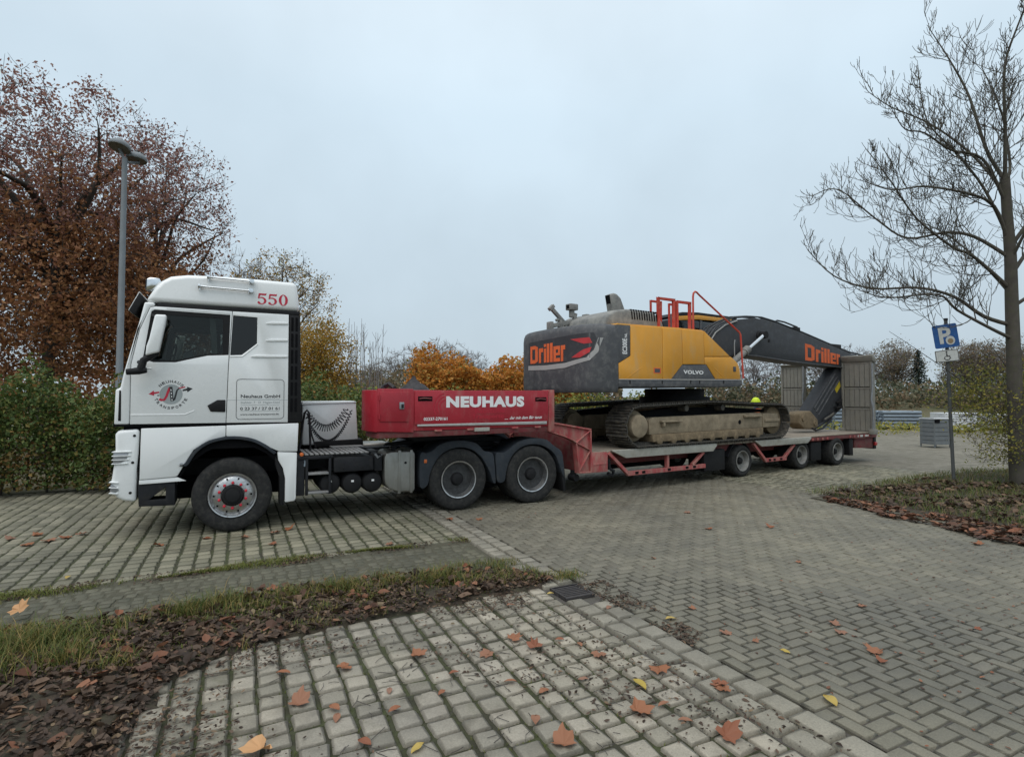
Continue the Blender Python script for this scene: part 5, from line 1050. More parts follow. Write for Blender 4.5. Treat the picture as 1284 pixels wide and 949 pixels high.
# shoe: plate with three grousers, local x along the track, z outward
sh = MB().box(-.095, .095, 0, .62, .0, .022)
for x in (-.07, 0, .07): sh.prism([(x - .013, .022), (x - .008, .052), (x + .008, .052), (x + .013, .022)], .01, .61)
sh.box(-.09, .09, .2, .27, -.05, .0).box(-.09, .09, .35, .42, -.05, .0)
shoe0 = sh.build('track_shoe', 'track_steel', None)
loop = [(-3.56, .925), (1.35, .94)] + arc(1.46, 1.34, .395, -80, 80, 9) + [(.75, 1.745), (-.65, 1.80), (-1.3, 1.815), (-2.2, 1.785)] + arc(-3.56, 1.33, .405, 95, 265, 11)
def resample(pts, step):
    P = [Vector((a, b2)) for a, b2 in pts]; P.append(P[0]); seg = [(P[i + 1] - P[i]).length for i in range(len(P) - 1)]; tot = sum(seg); n = round(tot / step); out_ = []
    for k in range(n):
        s = tot * k / n; i = 0
        while s > seg[i] and i < len(seg) - 1: s -= seg[i]; i += 1
        p = P[i].lerp(P[i + 1], s / seg[i]); d = (P[i + 1] - P[i]).normalized(); out_.append((p, d))
    return out_
for y0, far in ((-.1, False), (1.98, True)):
    tk = empty('track', (0, y0, 0), 0, exc)
    for k, (p, d) in enumerate(resample(loop, .196)):
        o = shoe0 if (not far and k == 0) else shoe0.copy()
        if o is not shoe0: col.objects.link(o)
        o.parent = tk; o.location = (p.x, 0, p.y); o.rotation_euler = (0, math.atan2(-d.y, d.x) + math.pi, 0)
    def K(name, mb, mat, bv=.015): return mb.build(name, mat, tk, bv, 2)
    K('track_frame', MB().prism([(-3.2, 1.14), (-3.22, 1.45), (-3.1, 1.5), (.8, 1.545), (.83, 1.52), (.84, 1.17)], .12, .5), 'track_mud')
    K('frame_end', MB().prism([(.845, 1.17), (.845, 1.53), (1.5, 1.515), (1.53, 1.18)], .1, .45).box(.9, 1.54, .07, .1, 1.31, 1.39), 'track_mud')
    K('roller_guard', MB().prism([(-3.12, .98), (-3.15, 1.138), (.84, 1.168), (.84, .99)], .09, .5), 'track_mud_dark')
    if not far:
        K('step_bracket', MB().box(-2.9, -2.25, .02, .12, 1.39, 1.43).box(-2.86, -2.8, .02, .12, 1.3, 1.39), 'track_mud'); K('step_bracket', MB().box(.05, .75, .04, .12, 1.44, 1.5), 'track_mud')
        MB().lathe([(.055, -.004), (.05, .002), (.0001, .004)], -.09, 1.33, .118, 16).build('inspection_hole', 'black_gap', tk)
    for k in range(9): x = -2.9 + k * .44; K('track_roller', MB().lathe([(.0001, .08), (.07, .085), (.1, .1), (.1, .5), (.0001, .52)], x, 1.02, 0, 16), 'track_mud_dark', 0)
    K('sprocket', MB().lathe([(.0001, .03), (.2, .035), (.235, .05), (.245, .09), (.245, .2), (.3, .22), (.33, .24), (.33, .3), (.2, .32), (.2, .6), (.0001, .6)], -3.56, 1.33, 0, 28), 'track_mud', 0)
    K('idler', MB().lathe([(.0001, .12), (.12, .14), (.3, .2), (.35, .22), (.35, .4), (.3, .42), (.0001, .5)], 1.46, 1.34, 0, 28), 'track_mud_dark', 0)
    for x in (-2.03, -.75): K('carrier_roller', MB().cyl((x, .1, 1.69), (x, .5, 1.69), .07, 14), 'track_steel', 0)
    MB().prism([(-3.3, 1.6), (-2.2, 1.69), (-.6, 1.7), (1.2, 1.62), (1.2, 1.55), (-3.2, 1.5)], .3, .55).build('track_inner', 'black_gap', tk)
MB().box(-2.0, .0, .45, 2.05, 1.35, 1.8).build('carbody', 'track_mud_dark', exc, .05)
MB().lathe([(.0001, 0)], 0, 0, 0, 3) if False else None
sr = MB(); n = 40
for zz, rr in ((1.8, .85), (1.95, .85), (1.95, .72), (2.14, .72)):
    for i in range(n): a = 2 * math.pi * i / n; sr.v.append((-1.05 + rr * math.cos(a), 1.2 + rr * math.sin(a), zz))
for L in range(3):
    for i in range(n): i2 = (i + 1) % n; sr.f.append((L * n + i, L * n + i2, (L + 1) * n + i2, (L + 1) * n + i))
sr.build('slew_ring', 'black_plastic', exc)
# upper structure
YN, YFAR = -.2, 2.5
E_('upper_deck', [(-4.29, 2.135), (-4.29, 2.275), (-.29, 2.335), (-.3, 2.2), (-.6, 2.17)], YN, YFAR, 'exc_grey', bev=.015)
for x in (-4.0, -3.06, -2.15, -1.85, -1.0): MB().box(x, x + .03, YN - .006, YN, 2.2 + (x + 4.2) * .014, 2.3 + (x + 4.2) * .014 - .02).build('deck_bracket', 'black_plastic', exc)
MB().tube([(-4.29, YN + .0, 2.285), (-.29, YN + .0, 2.342)], .012, 6).build('deck_trim', 'exc_pale', exc)
E_('engine_bay', [(-4.28, 2.28), (-4.3, 3.35), (-2.45, 3.38), (-2.4, 2.3)], YN + .02, YFAR, 'black_gap', bev=.01)
E_('front_bay', [(-2.46, 2.3), (-2.46, 3.38), (-1.67, 3.4), (-.7, 2.86), (-.42, 2.68), (-.36, 2.33)], YN + .02, .62, 'black_gap', bev=.01)
gap = .006
E_('end_panel', [(-4.295, 2.615), (-4.335, 3.375), (-3.965, 3.385), (-3.965, 2.775)], YN, YN + .1, 'exc_grey', bev=.01)
E_('service_door', [(-4.285, 2.29), (-4.292, 2.605), (-3.957, 2.768), (-3.957, 3.385), (-3.03, 3.405), (-3.025, 2.315)], YN, YN + .1, 'exc_yellow', bev=.01)
E_('service_door', [(-3.015, 2.315), (-3.02, 3.405), (-2.415, 3.412), (-2.39, 2.645), (-2.405, 2.637), (-2.76, 2.32)], YN, YN + .1, 'exc_yellow', bev=.01)
E_('service_door', [(-2.38, 2.648), (-2.405, 3.412), (-1.672, 3.422), (-1.66, 2.67)], YN, YN + .1, 'exc_yellow', bev=.01)
E_('lettered_panel', [(-2.75, 2.322), (-2.4, 2.633), (-1.6, 2.662), (-1.29, 2.345)], YN + .004, YN + .1, 'exc_grey', bev=.006)
E_('front_panel', [(-1.662, 3.425), (-.735, 2.885), (-1.655, 2.848)], YN, YN + .82, 'exc_yellow', bev=.012)
E_('front_panel', [(-1.65, 2.838), (-.71, 2.875), (-.655, 2.86), (-.44, 2.73), (-.375, 2.6), (-.335, 2.355), (-1.275, 2.345), (-1.59, 2.665), (-1.645, 2.667)], YN, YN + .82, 'exc_yellow', bev=.015)
for pl in ([(-4.1, 2.31), (-3.66, 2.55), (-3.64, 2.545), (-4.06, 2.308)], [(-1.3, 2.6), (-.95, 2.37), (-.97, 2.365), (-1.32, 2.59)]): E_('pressed_crease', pl, YN - .006, YN, 'exc_yellow', bev=.004)
MB().box(-.63, -.53, YN - .012, YN, 2.53, 2.65).build('socket_cover', 'exc_grey', exc, .006)
MB().box(-3.3, -3.08, YN - .003, YN, 2.43, 2.55).build('warning_label', 'print_orange', exc); MB().box(-3.27, -3.11, YN - .005, YN - .003, 2.45, 2.53).build('warning_label', 'exc_grey', exc)
E_('top_panel', [(-4.3, 3.38), (-4.29, 3.41), (-2.45, 3.44), (-1.68, 3.44), (-1.66, 3.405), (-2.4, 3.4)], YN + .03, YN + .8, 'exc_yellow', bev=.01); E_('top_panel', [(-4.3, 3.38), (-4.29, 3.41), (-2.45, 3.44), (-2.4, 3.4)], YN + .81, YFAR - .02, 'exc_grey', bev=.01)
# counterweight: rounded in plan
CWP = [(-4.3, -.2), (-4.56, -.19), (-4.74, -.13), (-4.87, -.0), (-4.95, .2), (-5.0, .5), (-5.03, .85), (-5.04, 1.15)]
CWP = CWP + [(x, 2.3 - y) for x, y in reversed(CWP[:-1])]
def cw_x(y):
    yy = y if y <= 1.15 else 2.3 - y; pts = [(p[1], p[0]) for p in CWP[:8]]
    for (ya, xa), (yb, xb) in zip(pts, pts[1:]):
        if yy <= yb: return xa + (xb - xa) * (max(yy, ya) - ya) / (yb - ya + 1e-9)
    return -5.04
cwm = MB(); lev = [(2.03, .97, .1), (2.06, .985, .05), (2.14, 1, 0), (3.18, 1, 0), (3.28, .992, .03), (3.35, .97, .08), (3.385, .93, .16)]; n = len(CWP)
for z, k, ins in lev:
    for x, y in CWP: cwm.v.append((-4.3 + (x + 4.3) * (1 - ins * .6), 1.15 + (y - 1.15) * k, z + (.03 if z > 3.2 else 0) * (x + 4.3) / .74 * -1 * 0))
for L in range(len(lev) - 1):
    for i in range(n - 1): cwm.f.append((L * n + i, L * n + i + 1, (L + 1) * n + i + 1, (L + 1) * n + i))
    cwm.f.append((L * n + n - 1, L * n, (L + 1) * n, (L + 1) * n + n - 1))
cwm.f += [tuple(range(n - 1, -1, -1)), tuple(range((len(lev) - 1) * n, len(lev) * n))]
cw = cwm.build('counterweight', 'exc_grey', exc, ang=40)
def cw_decal(name, mat, polys, off):
    """(y, z) outlines wrapped on the counterweight's back"""
    bmx = bmesh.new()
    for p in polys: bmx.faces.new([bmx.verts.new((0, y, z)) for y, z in p])
    for yc in np.arange(-.2, 2.5, .06): bmesh.ops.bisect_plane(bmx, geom=bmx.verts[:] + bmx.edges[:] + bmx.faces[:], plane_co=(0, yc, 0), plane_no=(0, 1, 0))
    for v in bmx.verts: v.co.x = cw_x(v.co.y) - off
    me = bpy.data.meshes.new(name); bmx.to_mesh(me); bmx.free(); return link(name, me, mat, exc)
rec = [(1.93, 3.14), (1.0, 3.16), (.1, 3.2), (-.06, 3.2), (-.1, 3.08), (-.04, 2.86), (.08, 2.73), (.6, 2.64), (1.2, 2.62), (1.93, 2.64)]
cw_decal('recess_panel', 'exc_boom', [rec], .004)
cw_decal('pale_band', 'exc_pale', [[(1.95, 2.63), (1.2, 2.61), (.6, 2.63), (.06, 2.72), (-.06, 2.86), (-.12, 3.1), (-.16, 3.1), (-.12, 2.82), (.0, 2.66), (.6, 2.53), (1.2, 2.51), (1.95, 2.53)]], .007)
cw_decal('red_reflector', 'exc_red', [[(.45, 3.1), (.0, 3.11), (-.04, 3.0), (.12, 2.99)], [(.42, 2.73), (.2, 2.72), (.0, 2.82), (-.03, 2.92), (.12, 2.88)]], .008)
# blocky name lettering, as on the machine: D r i l l e r
def driller(w=1.0, h=1.0):
    P = []; R4 = lambda a, b2, c_, d: P.append([(a, b2), (c_, b2), (c_, d), (a, d)])
    R4(0, 0, .075, 1); R4(.075, .8, .18, 1); R4(.075, 0, .18, .2); P.append([(.18, 0), (.275, .1), (.275, .9), (.18, 1)])
    R4(.31, 0, .385, .8); R4(.385, .58, .45, .8)
    R4(.475, 0, .545, .76); R4(.475, .84, .545, 1)
    R4(.565, 0, .64, 1); R4(.66, 0, .735, 1)
    R4(.755, 0, .825, .8); R4(.825, .62, .88, .8); R4(.825, 0, .93, .18); R4(.88, .32, .93, .8); R4(.825, .32, .88, .45)
    R4(.95, 0, 1.01, .8); R4(1.01, .58, 1.06, .8)
    return [[(x / 1.05, z) for x, z in p] for p in P]
DR = driller()
cw_decal('name_lettering', 'print_orange', [[(1.84 - 1.24 * x, 2.67 + (.38 + .03 * x) * z) for x, z in p] for p in DR], .008)
# grey bonnet with slots, exhaust stack
bon = MB(); pr = [(-4.4, 3.38), (-4.33, 3.6), (-4.05, 3.735), (-3.71, 3.785), (-2.93, 3.785), (-2.65, 3.6), (-2.58, 3.42)]
bon.prism(pr, .12, 1.7); bn_ = bon.build('bonnet', 'exc_grey_top', exc, .06, 3)
for k in range(11):
    x = -3.62 + k * .075; MB().prism([(x, 3.74), (x + .03, 3.74), (x + .05, 3.58), (x + .02, 3.58)], .112, .124).prism([(x, 3.79), (x + .03, 3.79), (x + .03, 3.75), (x, 3.75)], .125, .5).build('bonnet_slot', 'black_gap', bn_)
E_('exhaust_stack', [(-3.64, 4.19), (-3.52, 4.235), (-3.43, 4.225), (-3.31, 4.14), (-3.13, 3.78), (-3.56, 3.78)], .72, .92, 'exc_grey_top', bev=.04, seg=3)
E_('exhaust_mouth', [(-3.645, 4.185), (-3.625, 4.19), (-3.54, 3.82), (-3.56, 3.81)], .75, .89, 'black_gap', bev=0)
E_('intake_box', [(-3.2, 3.78), (-3.0, 3.86), (-2.8, 3.84), (-2.65, 3.6)], 1.2, 1.6, 'black_plastic', bev=.03)
# folded guard rail and camera on the counterweight
gr = MB(); gr.beam((-4.88, 1.3, 3.46), (-3.84, 1.3, 3.7), .08, .1).box(-4.9, -4.82, 1.22, 1.38, 3.36, 3.56).box(-4.62, -4.56, 1.24, 1.36, 3.38, 3.62).beam((-4.84, 1.3, 3.87), (-4.42, 1.3, 3.52), .07, .08).beam((-4.88, 1.3, 3.82), (-4.77, 1.3, 3.92), .09, .08).box(-3.9, -3.8, 1.22, 1.38, 3.38, 3.8).beam((-4.7, 1.3, 3.6), (-4.6, 1.3, 3.64), .06, .06).beam((-4.2, 1.3, 3.6), (-4.15, 1.3, 3.8), .06, .08)
gr.build('folded_guard', 'exc_grey_top', exc, .01)
cm = MB().box(-4.36, -4.13, 1.22, 1.4, 3.86, 4.0).box(-4.3, -4.2, 1.26, 1.36, 3.7, 3.86).build('rear_camera', 'exc_grey_top', exc, .02)
MB().box(-4.365, -4.36, 1.26, 1.36, 3.89, 3.97).build('camera_lens', 'black_gap', cm)
def rail(nm, path, r=.02): return MB().tube(path, r, 8).build(nm, 'rail_red', exc)
rail('guard_rail', [(-3.72, 1.9, 3.4), (-3.72, 1.9, 3.72), (-3.5, 1.9, 3.75)], .025)
def hoop(x0, x1, z0, z1, y):
    a = MB()
    for x in (x0, x1 - .06): a.box(x, x + .06, y, y + .06, z0, z1)
    a.box(x0, x1, y, y + .06, z1 - .05, z1); a.box(x0 + .09, x0 + .13, y + .3, y + .34, z0, z1 - .02).box(x1 - .14, x1 - .1, y + .3, y + .34, z0, z1 - .02).box(x0 + .09, x1 - .1, y + .3, y + .34, z1 - .06, z1 - .02)
    a.build('guard_rail', 'rail_red', exc, .006, 1)
hoop(-2.83, -2.28, 3.42, 4.12, .08); hoop(-2.23, -1.74, 3.42, 4.1, .08)
rail('hand_rail', [(-1.93, -.12, 3.43), (-1.93, -.12, 4.18), (-1.91, -.12, 4.26), (-1.86, -.12, 4.3), (-1.8, -.12, 4.29), (-1.72, -.12, 4.24), (-.3, -.15, 3.48), (-.265, -.16, 3.42), (-.225, -.19, 2.38)], .022)
MB().tube([(-.42, -.1, 2.9), (-.42, -.1, 3.2), (-.4, -.1, 3.3)], .012, 6).build('grab_rail', 'galvanised', exc)
# driver's cab on the far side
E_('cab_body', [(-.75, 2.3), (-.75, 3.95), (-.5, 4.05), (1.7, 4.02), (1.95, 3.5), (1.95, 2.3)], 1.62, 2.5, 'dark_glass', bev=.04)
E_('cab_roof', [(-.62, 4.05), (-.2, 4.2), (.45, 4.245), (1.9, 4.24), (2.2, 4.2), (1.95, 4.08), (.4, 4.05)], 1.6, 2.52, 'black_plastic', bev=.03)
E_('cab_stripe', [(-.5, 4.06), (.4, 4.16), (1.85, 4.16), (1.9, 4.07), (.4, 4.04), (-.4, 3.96)], 1.58, 1.6, 'exc_yellow', bev=.005)
for x in (-.7, .5, 1.85): MB().box(x, x + .09, 1.6, 1.66, 2.3, 4.05).build('cab_post', 'exc_grey', exc, .01)
MB().box(-1.6, -.2, 1.55, 2.5, 2.3, 2.9).build('cab_base', 'exc_yellow', exc, .03)
# boom
BY0, BY1 = .76, 1.28
boom_o = [(-1.1, 2.42), (-1.05, 2.75), (-.5, 3.3), (.0, 3.64), (.28, 3.78), (.6, 3.9), (.95, 3.99), (1.62, 4.075), (2.14, 4.09), (2.73, 4.03), (4.22, 3.795), (6.26, 3.44), (6.95, 3.32), (8.1, 3.22), (8.5, 3.1), (8.55, 2.85), (8.2, 2.72), (6.76, 2.86), (4.2, 2.93), (3.3, 2.975), (1.77, 3.065), (1.3, 3.08), (.9, 3.07), (.6, 2.98), (-.6, 2.42)]
E_('boom', boom_o, BY0, BY1, 'exc_boom', bev=.02)
E_('boom_flange', [(.95, 3.075), (1.77, 3.07), (3.3, 2.98), (6.76, 2.865), (6.76, 2.835), (3.3, 2.945), (1.77, 3.035), (.95, 3.04)], BY0 - .03, BY1 + .03, 'exc_grey', bev=.006)
def Y(p, y): return [(a, y, b2) for a, b2 in p]
for y, d in ((BY0 + .08, .03), (BY0 + .2, .05), (BY0 + .32, .035)):
    MB().tube(Y([(-.4, 3.3 + d), (.0, 3.68 + d), (.3, 3.82 + d), (.9, 4.02 + d), (1.62, 4.1 + d), (2.14, 4.12 + d), (2.73, 4.06 + d), (4.22, 3.83 + d), (6.26, 3.47 + d), (6.95, 3.36 + d), (7.8, 3.3 + d), (8.4, 3.22 + d)], y), .022, 7).build('boom_hose', 'hose_black', exc)
MB().tube(Y([(2.75, 4.06), (2.95, 4.12), (3.3, 4.1), (3.75, 4.03), (3.95, 4.0), (4.0, 3.9)], BY0 + .1), .026, 8).tube(Y([(-.35, 3.4), (.0, 3.72), (.35, 3.88), (.55, 3.92)], BY0 - .04), .02, 8).build('boom_pipe', 'hose_black', exc)
MB().tube(Y([(-.35, 3.2), (.0, 3.58), (.4, 3.8), (.9, 3.95)], BY0 - .02), .018, 7).build('boom_pipe', 'exc_pale', exc)
MB().box(3.7, 4.05, BY0 + .05, BY0 + .4, 3.85, 3.99).box(5.7, 6.4, BY0 + .05, BY0 + .35, 3.46, 3.6).build('hose_clamp', 'black_plastic', exc, .02)
MB().lathe([(.0001, -.05), (.1, -.05), (.13, -.02), (.13, .06)], 1.9, 3.62, BY0, 20).lathe([(.0001, -.01), (.05, -.01), (.05, .05)], 2.36, 3.5, BY0, 14).build('boom_pin', 'black_plastic', exc)
for y in (BY0 - .16, BY1 + .16):
    lc = MB().tube([(-.1, y, 2.5), (1.05, y, 3.14)], .085, 16).build('lift_cylinder', 'exc_grey_top', exc); MB().tube([(.98, y, 3.1), (1.14, y, 3.2)], .11, 16).build('cylinder_head', 'exc_grey_top', lc)
    MB().tube([(1.1, y, 3.17), (1.88, y, 3.62)], .05, 14).build('rod', 'chrome', lc); MB().lathe([(.0001, -.06), (.1, -.06), (.1, .06), (.0001, .06)], 1.9, 3.62, y, 16).build('rod_eye', 'black_plastic', lc)
decal('name_lettering', 'print_orange', exc, poly_shape([[(4.18 + 1.98 * x, 3.02 - .07 * x + (.5 - .1 * x) * z) for x, z in p] for p in DR]), lambda u, v: (u, BY0 - .004, v))
# stick folded back under the boom, with its end resting on the deck
E_('stick', [(8.45, 3.05), (8.3, 2.75), (6.9, 1.83), (6.7, 1.72), (5.9, 1.42), (5.0, 1.06), (4.62, 1.1), (4.5, 1.4), (4.62, 1.58), (5.91, 2.69), (6.1, 2.83), (7.4, 3.05)], BY0 + .08, BY1 - .08, 'exc_boom', bev=.02)
for k in range(3): E_('stick_rib', [(4.75 + k * .12, 1.6 - k * .1), (6.0 + k * .12, 2.68 - k * .1), (6.03 + k * .12, 2.65 - k * .1), (4.78 + k * .12, 1.57 - k * .1)], BY0 + .06, BY0 + .085, 'exc_grey', bev=.004)
E_('stick_end', [(3.9, 1.15), (3.92, 1.42), (4.1, 1.5), (4.55, 1.52), (4.95, 1.25), (4.95, 1.02), (4.7, .96), (4.2, .98)], BY0 + .05, BY1 - .05, 'track_mud_dark', bev=.05, seg=3)
for x, z in ((4.1, 1.3), (4.75, 1.14)): MB().lathe([(.0001, -.03), (.07, -.03), (.08, 0), (.08, .05)], x, z, BY0 + .05, 16).build('stick_pin', 'track_mud_dark', exc)
bc = MB().tube(Y([(4.8, .99), (5.5, 1.2), (6.85, 1.84)], BY0 + .12), .06, 12).build('bucket_cylinder', 'exc_boom', exc); MB().tube(Y([(5.2, 1.24), (5.75, 1.42)], BY0 + .02), .04, 10).build('rod', 'chrome', bc)
MB().tube(Y([(4.5, 1.0), (4.7, .93), (5.1, .98), (5.6, 1.25)], BY0 + .0), .03, 8).tube(Y([(6.0, 1.75), (6.4, 1.9), (6.85, 1.95), (6.5, 1.7), (6.0, 1.5)], BY0 + .03), .035, 8).tube(Y([(5.9, 1.6), (6.3, 1.62), (6.75, 1.75)], BY0 + .02), .04, 8).build('stick_hose', 'hose_black', exc)
MB().box(6.1, 6.7, BY0 + .0, BY0 + .08, 1.62, 1.8).build('linkage_plate', 'black_plastic', exc, .03)
E_('warning_label', [(5.95, 2.22), (6.1, 2.06), (6.36, 2.28), (6.3, 2.44)], BY0 + .074, BY0 + .079, 'print_yellow', bev=0)
# lettering on the side
side_text('maker_lettering', 'VOLVO', 'print_white', exc, -2.37, -1.7, 2.44, 2.525, YN, .04, 1.05)
sh = text_shape('EC300E', .03, 1.0); decal('model_lettering', 'print_white', exc, sh, lambda u, v: (-4.06 - .13 * v, YN - .004, 2.8 + .31 * u))
sh = text_shape('NL', .03, 1.0); decal('model_lettering', 'print_white', exc, sh, lambda u, v: (-4.06 - .07 * v, YN - .004, 3.13 + .09 * u))

# ------------------------------------------------------------------ worker standing on the far side of the trailer
def W(x, y, z=0): return (TR_O[0] + math.cos(TR_A) * x - math.sin(TR_A) * y, TR_O[1] + math.sin(TR_A) * x + math.cos(TR_A) * y, z)
def skin_mesh(name, mat, parent, verts, edges, radii, sub=2):
    me = bpy.data.meshes.new(name); me.from_pydata(verts, edges, []); o = link(name, me, mat, parent)
    sm = o.modifiers.new('skin', 'SKIN'); sm.use_smooth_shade = True
    for i, (sv, r) in enumerate(zip(me.skin_vertices[0].data, radii)): sv.radius = (r, r) if isinstance(r, float) else r; sv.use_root = i == 0
    ss = o.modifiers.new('sub', 'SUBSURF'); ss.levels = sub; ss.render_levels = sub; return o
per = empty('person', W(5.68, 3.35), R(200))
body_v = [(0, 0, .98), (0, .0, 1.15), (0, .01, 1.32), (0, .02, 1.46), (0, .01, 1.56), (0, -.02, 1.66),
          (-.1, 0, .92), (-.11, -.02, .5), (-.11, .02, .09), (-.11, -.12, .05), (.1, 0, .92), (.11, -.02, .5), (.11, .02, .09), (.11, -.12, .05),
          (-.19, .02, 1.44), (-.27, .0, 1.16), (-.26, -.16, .96), (.19, .02, 1.44), (.27, .0, 1.16), (.26, -.16, .96)]
body_e = [(0, 1), (1, 2), (2, 3), (3, 4), (4, 5), (0, 6), (6, 7), (7, 8), (8, 9), (0, 10), (10, 11), (11, 12), (12, 13), (3, 14), (14, 15), (15, 16), (3, 17), (17, 18), (18, 19)]
body_r = [(.16, .12), (.15, .11), (.18, .125), (.17, .11), .06, .06, .095, .068, .05, .042, .095, .068, .05, .042, .075, .055, .042, .075, .055, .042]
skin_mesh('body', 'work_trousers', per, body_v, body_e, body_r)
jk_v = [(0, 0, .93), (0, .0, 1.15), (0, .01, 1.32), (0, .02, 1.46), (0, .01, 1.53), (-.2, .02, 1.44), (-.28, .0, 1.16), (-.27, -.14, .99), (.2, .02, 1.44), (.28, .0, 1.16), (.27, -.14, .99)]
skin_mesh('jacket', 'hi_vis_orange', per, jk_v, [(0, 1), (1, 2), (2, 3), (3, 4), (3, 5), (5, 6), (6, 7), (3, 8), (8, 9), (9, 10)], [(.19, .145), (.18, .135), (.205, .145), (.19, .125), .085, .09, .07, .058, .09, .07, .058])
for z in (1.06, 1.24): MB().tube([(.215 * math.cos(a), .01 + .158 * math.sin(a), z) for a in [2 * math.pi * i / 20 for i in range(21)]], .018, 6).build('reflective_band', 'reflective', per)
hd_ = MB()
for j in range(11):
    t = math.pi * j / 10
    for i in range(16):
        a = 2 * math.pi * i / 16; rx, ry, rz = .078, .098, .118; chin = 1 - .18 * max(0, -math.cos(math.pi - t)) ; hd_.v.append((rx * math.sin(t) * math.cos(a) * (1 - .16 * (j > 6)), ry * math.sin(t) * math.sin(a) - .02, 1.705 + rz * math.cos(t)))
for j in range(10):
    for i in range(16): i2 = (i + 1) % 16; hd_.f.append((j * 16 + i, j * 16 + i2, (j + 1) * 16 + i2, (j + 1) * 16 + i))
head = hd_.build('head', 'skin', per, ang=80)
MB().add([(-.014, -.105, 1.735), (.014, -.105, 1.735), (.02, -.112, 1.685), (-.02, -.112, 1.685), (0, -.145, 1.69), (0, -.112, 1.672)], [(0, 1, 4), (1, 2, 4), (2, 5, 4), (5, 3, 4), (3, 0, 4), (0, 3, 5, 2, 1)]).build('nose', 'skin', head)
for s in (-1, 1):
    MB().lathe([(.0001, -.012), (.012, -.006), (.014, 0)], s * .032, 1.722, -.1, 10).build('eye', 'print_white', head); MB().lathe([(.0001, -.014), (.006, -.011)], s * .032, 1.722, -.1, 8).build('pupil', 'hair_brown', head)
    MB().tube([(s * .08, -.01, 1.74), (s * .09, .0, 1.715), (s * .08, -.005, 1.685)], [.01, .014, .008], 6).build('ear', 'skin', head)
MB().tube([(-.028, -.108, 1.645), (0, -.113, 1.642), (.028, -.108, 1.645)], .006, 6).build('mouth', 'red_lens', head)
hm = MB()
for j in range(7):
    t = math.pi / 2 * j / 6
    for i in range(20): a = 2 * math.pi * i / 20; hm.v.append((.135 * math.cos(t) * math.cos(a), .16 * math.cos(t) * math.sin(a) - .015, 1.755 + .165 * math.sin(t)))
for j in range(6):
    for i in range(20): i2 = (i + 1) % 20; hm.f.append((j * 20 + i, j * 20 + i2, (j + 1) * 20 + i2, (j + 1) * 20 + i))
hlm = hm.build('helmet', 'hi_vis_yellow', per, ang=80); MB().tube([(.14 * math.cos(a), .165 * math.sin(a) - .015 - .03 * (math.sin(a) < 0), 1.757) for a in [2 * math.pi * i / 20 for i in range(21)]], .012, 6).build('brim', 'hi_vis_yellow', hlm)
for s in (-1, 1):
    hx, hy, hz = s * .265, -.17, .945; pv = [(hx, hy, hz), (hx, hy - .03, hz - .05)]; pe = [(0, 1)]; pr_ = [.03, .032]
    for k, L in enumerate((.055, .068, .074, .066)):
        b0 = len(pv); q = (k - 1.5) * .018; pv += [(hx + q * .3, hy - .03 + q, hz - .075), (hx + q * .3 + s * -.004, hy - .035 + q, hz - .075 - L * .5), (hx + q * .3 - s * .012, hy - .05 + q, hz - .075 - L)]; pe += [(1, b0), (b0, b0 + 1), (b0 + 1, b0 + 2)]; pr_ += [.0095, .009, .0075]
    b0 = len(pv); pv += [(hx - s * .01, hy - .06, hz - .03), (hx - s * .015, hy - .075, hz - .065)]; pe += [(0, b0), (b0, b0 + 1)]; pr_ += [.012, .009]
    skin_mesh('hand', 'skin', per, pv, pe, pr_, 1)
tag(per, 'worker in yellow helmet and orange jacket behind the excavator track', 'person')

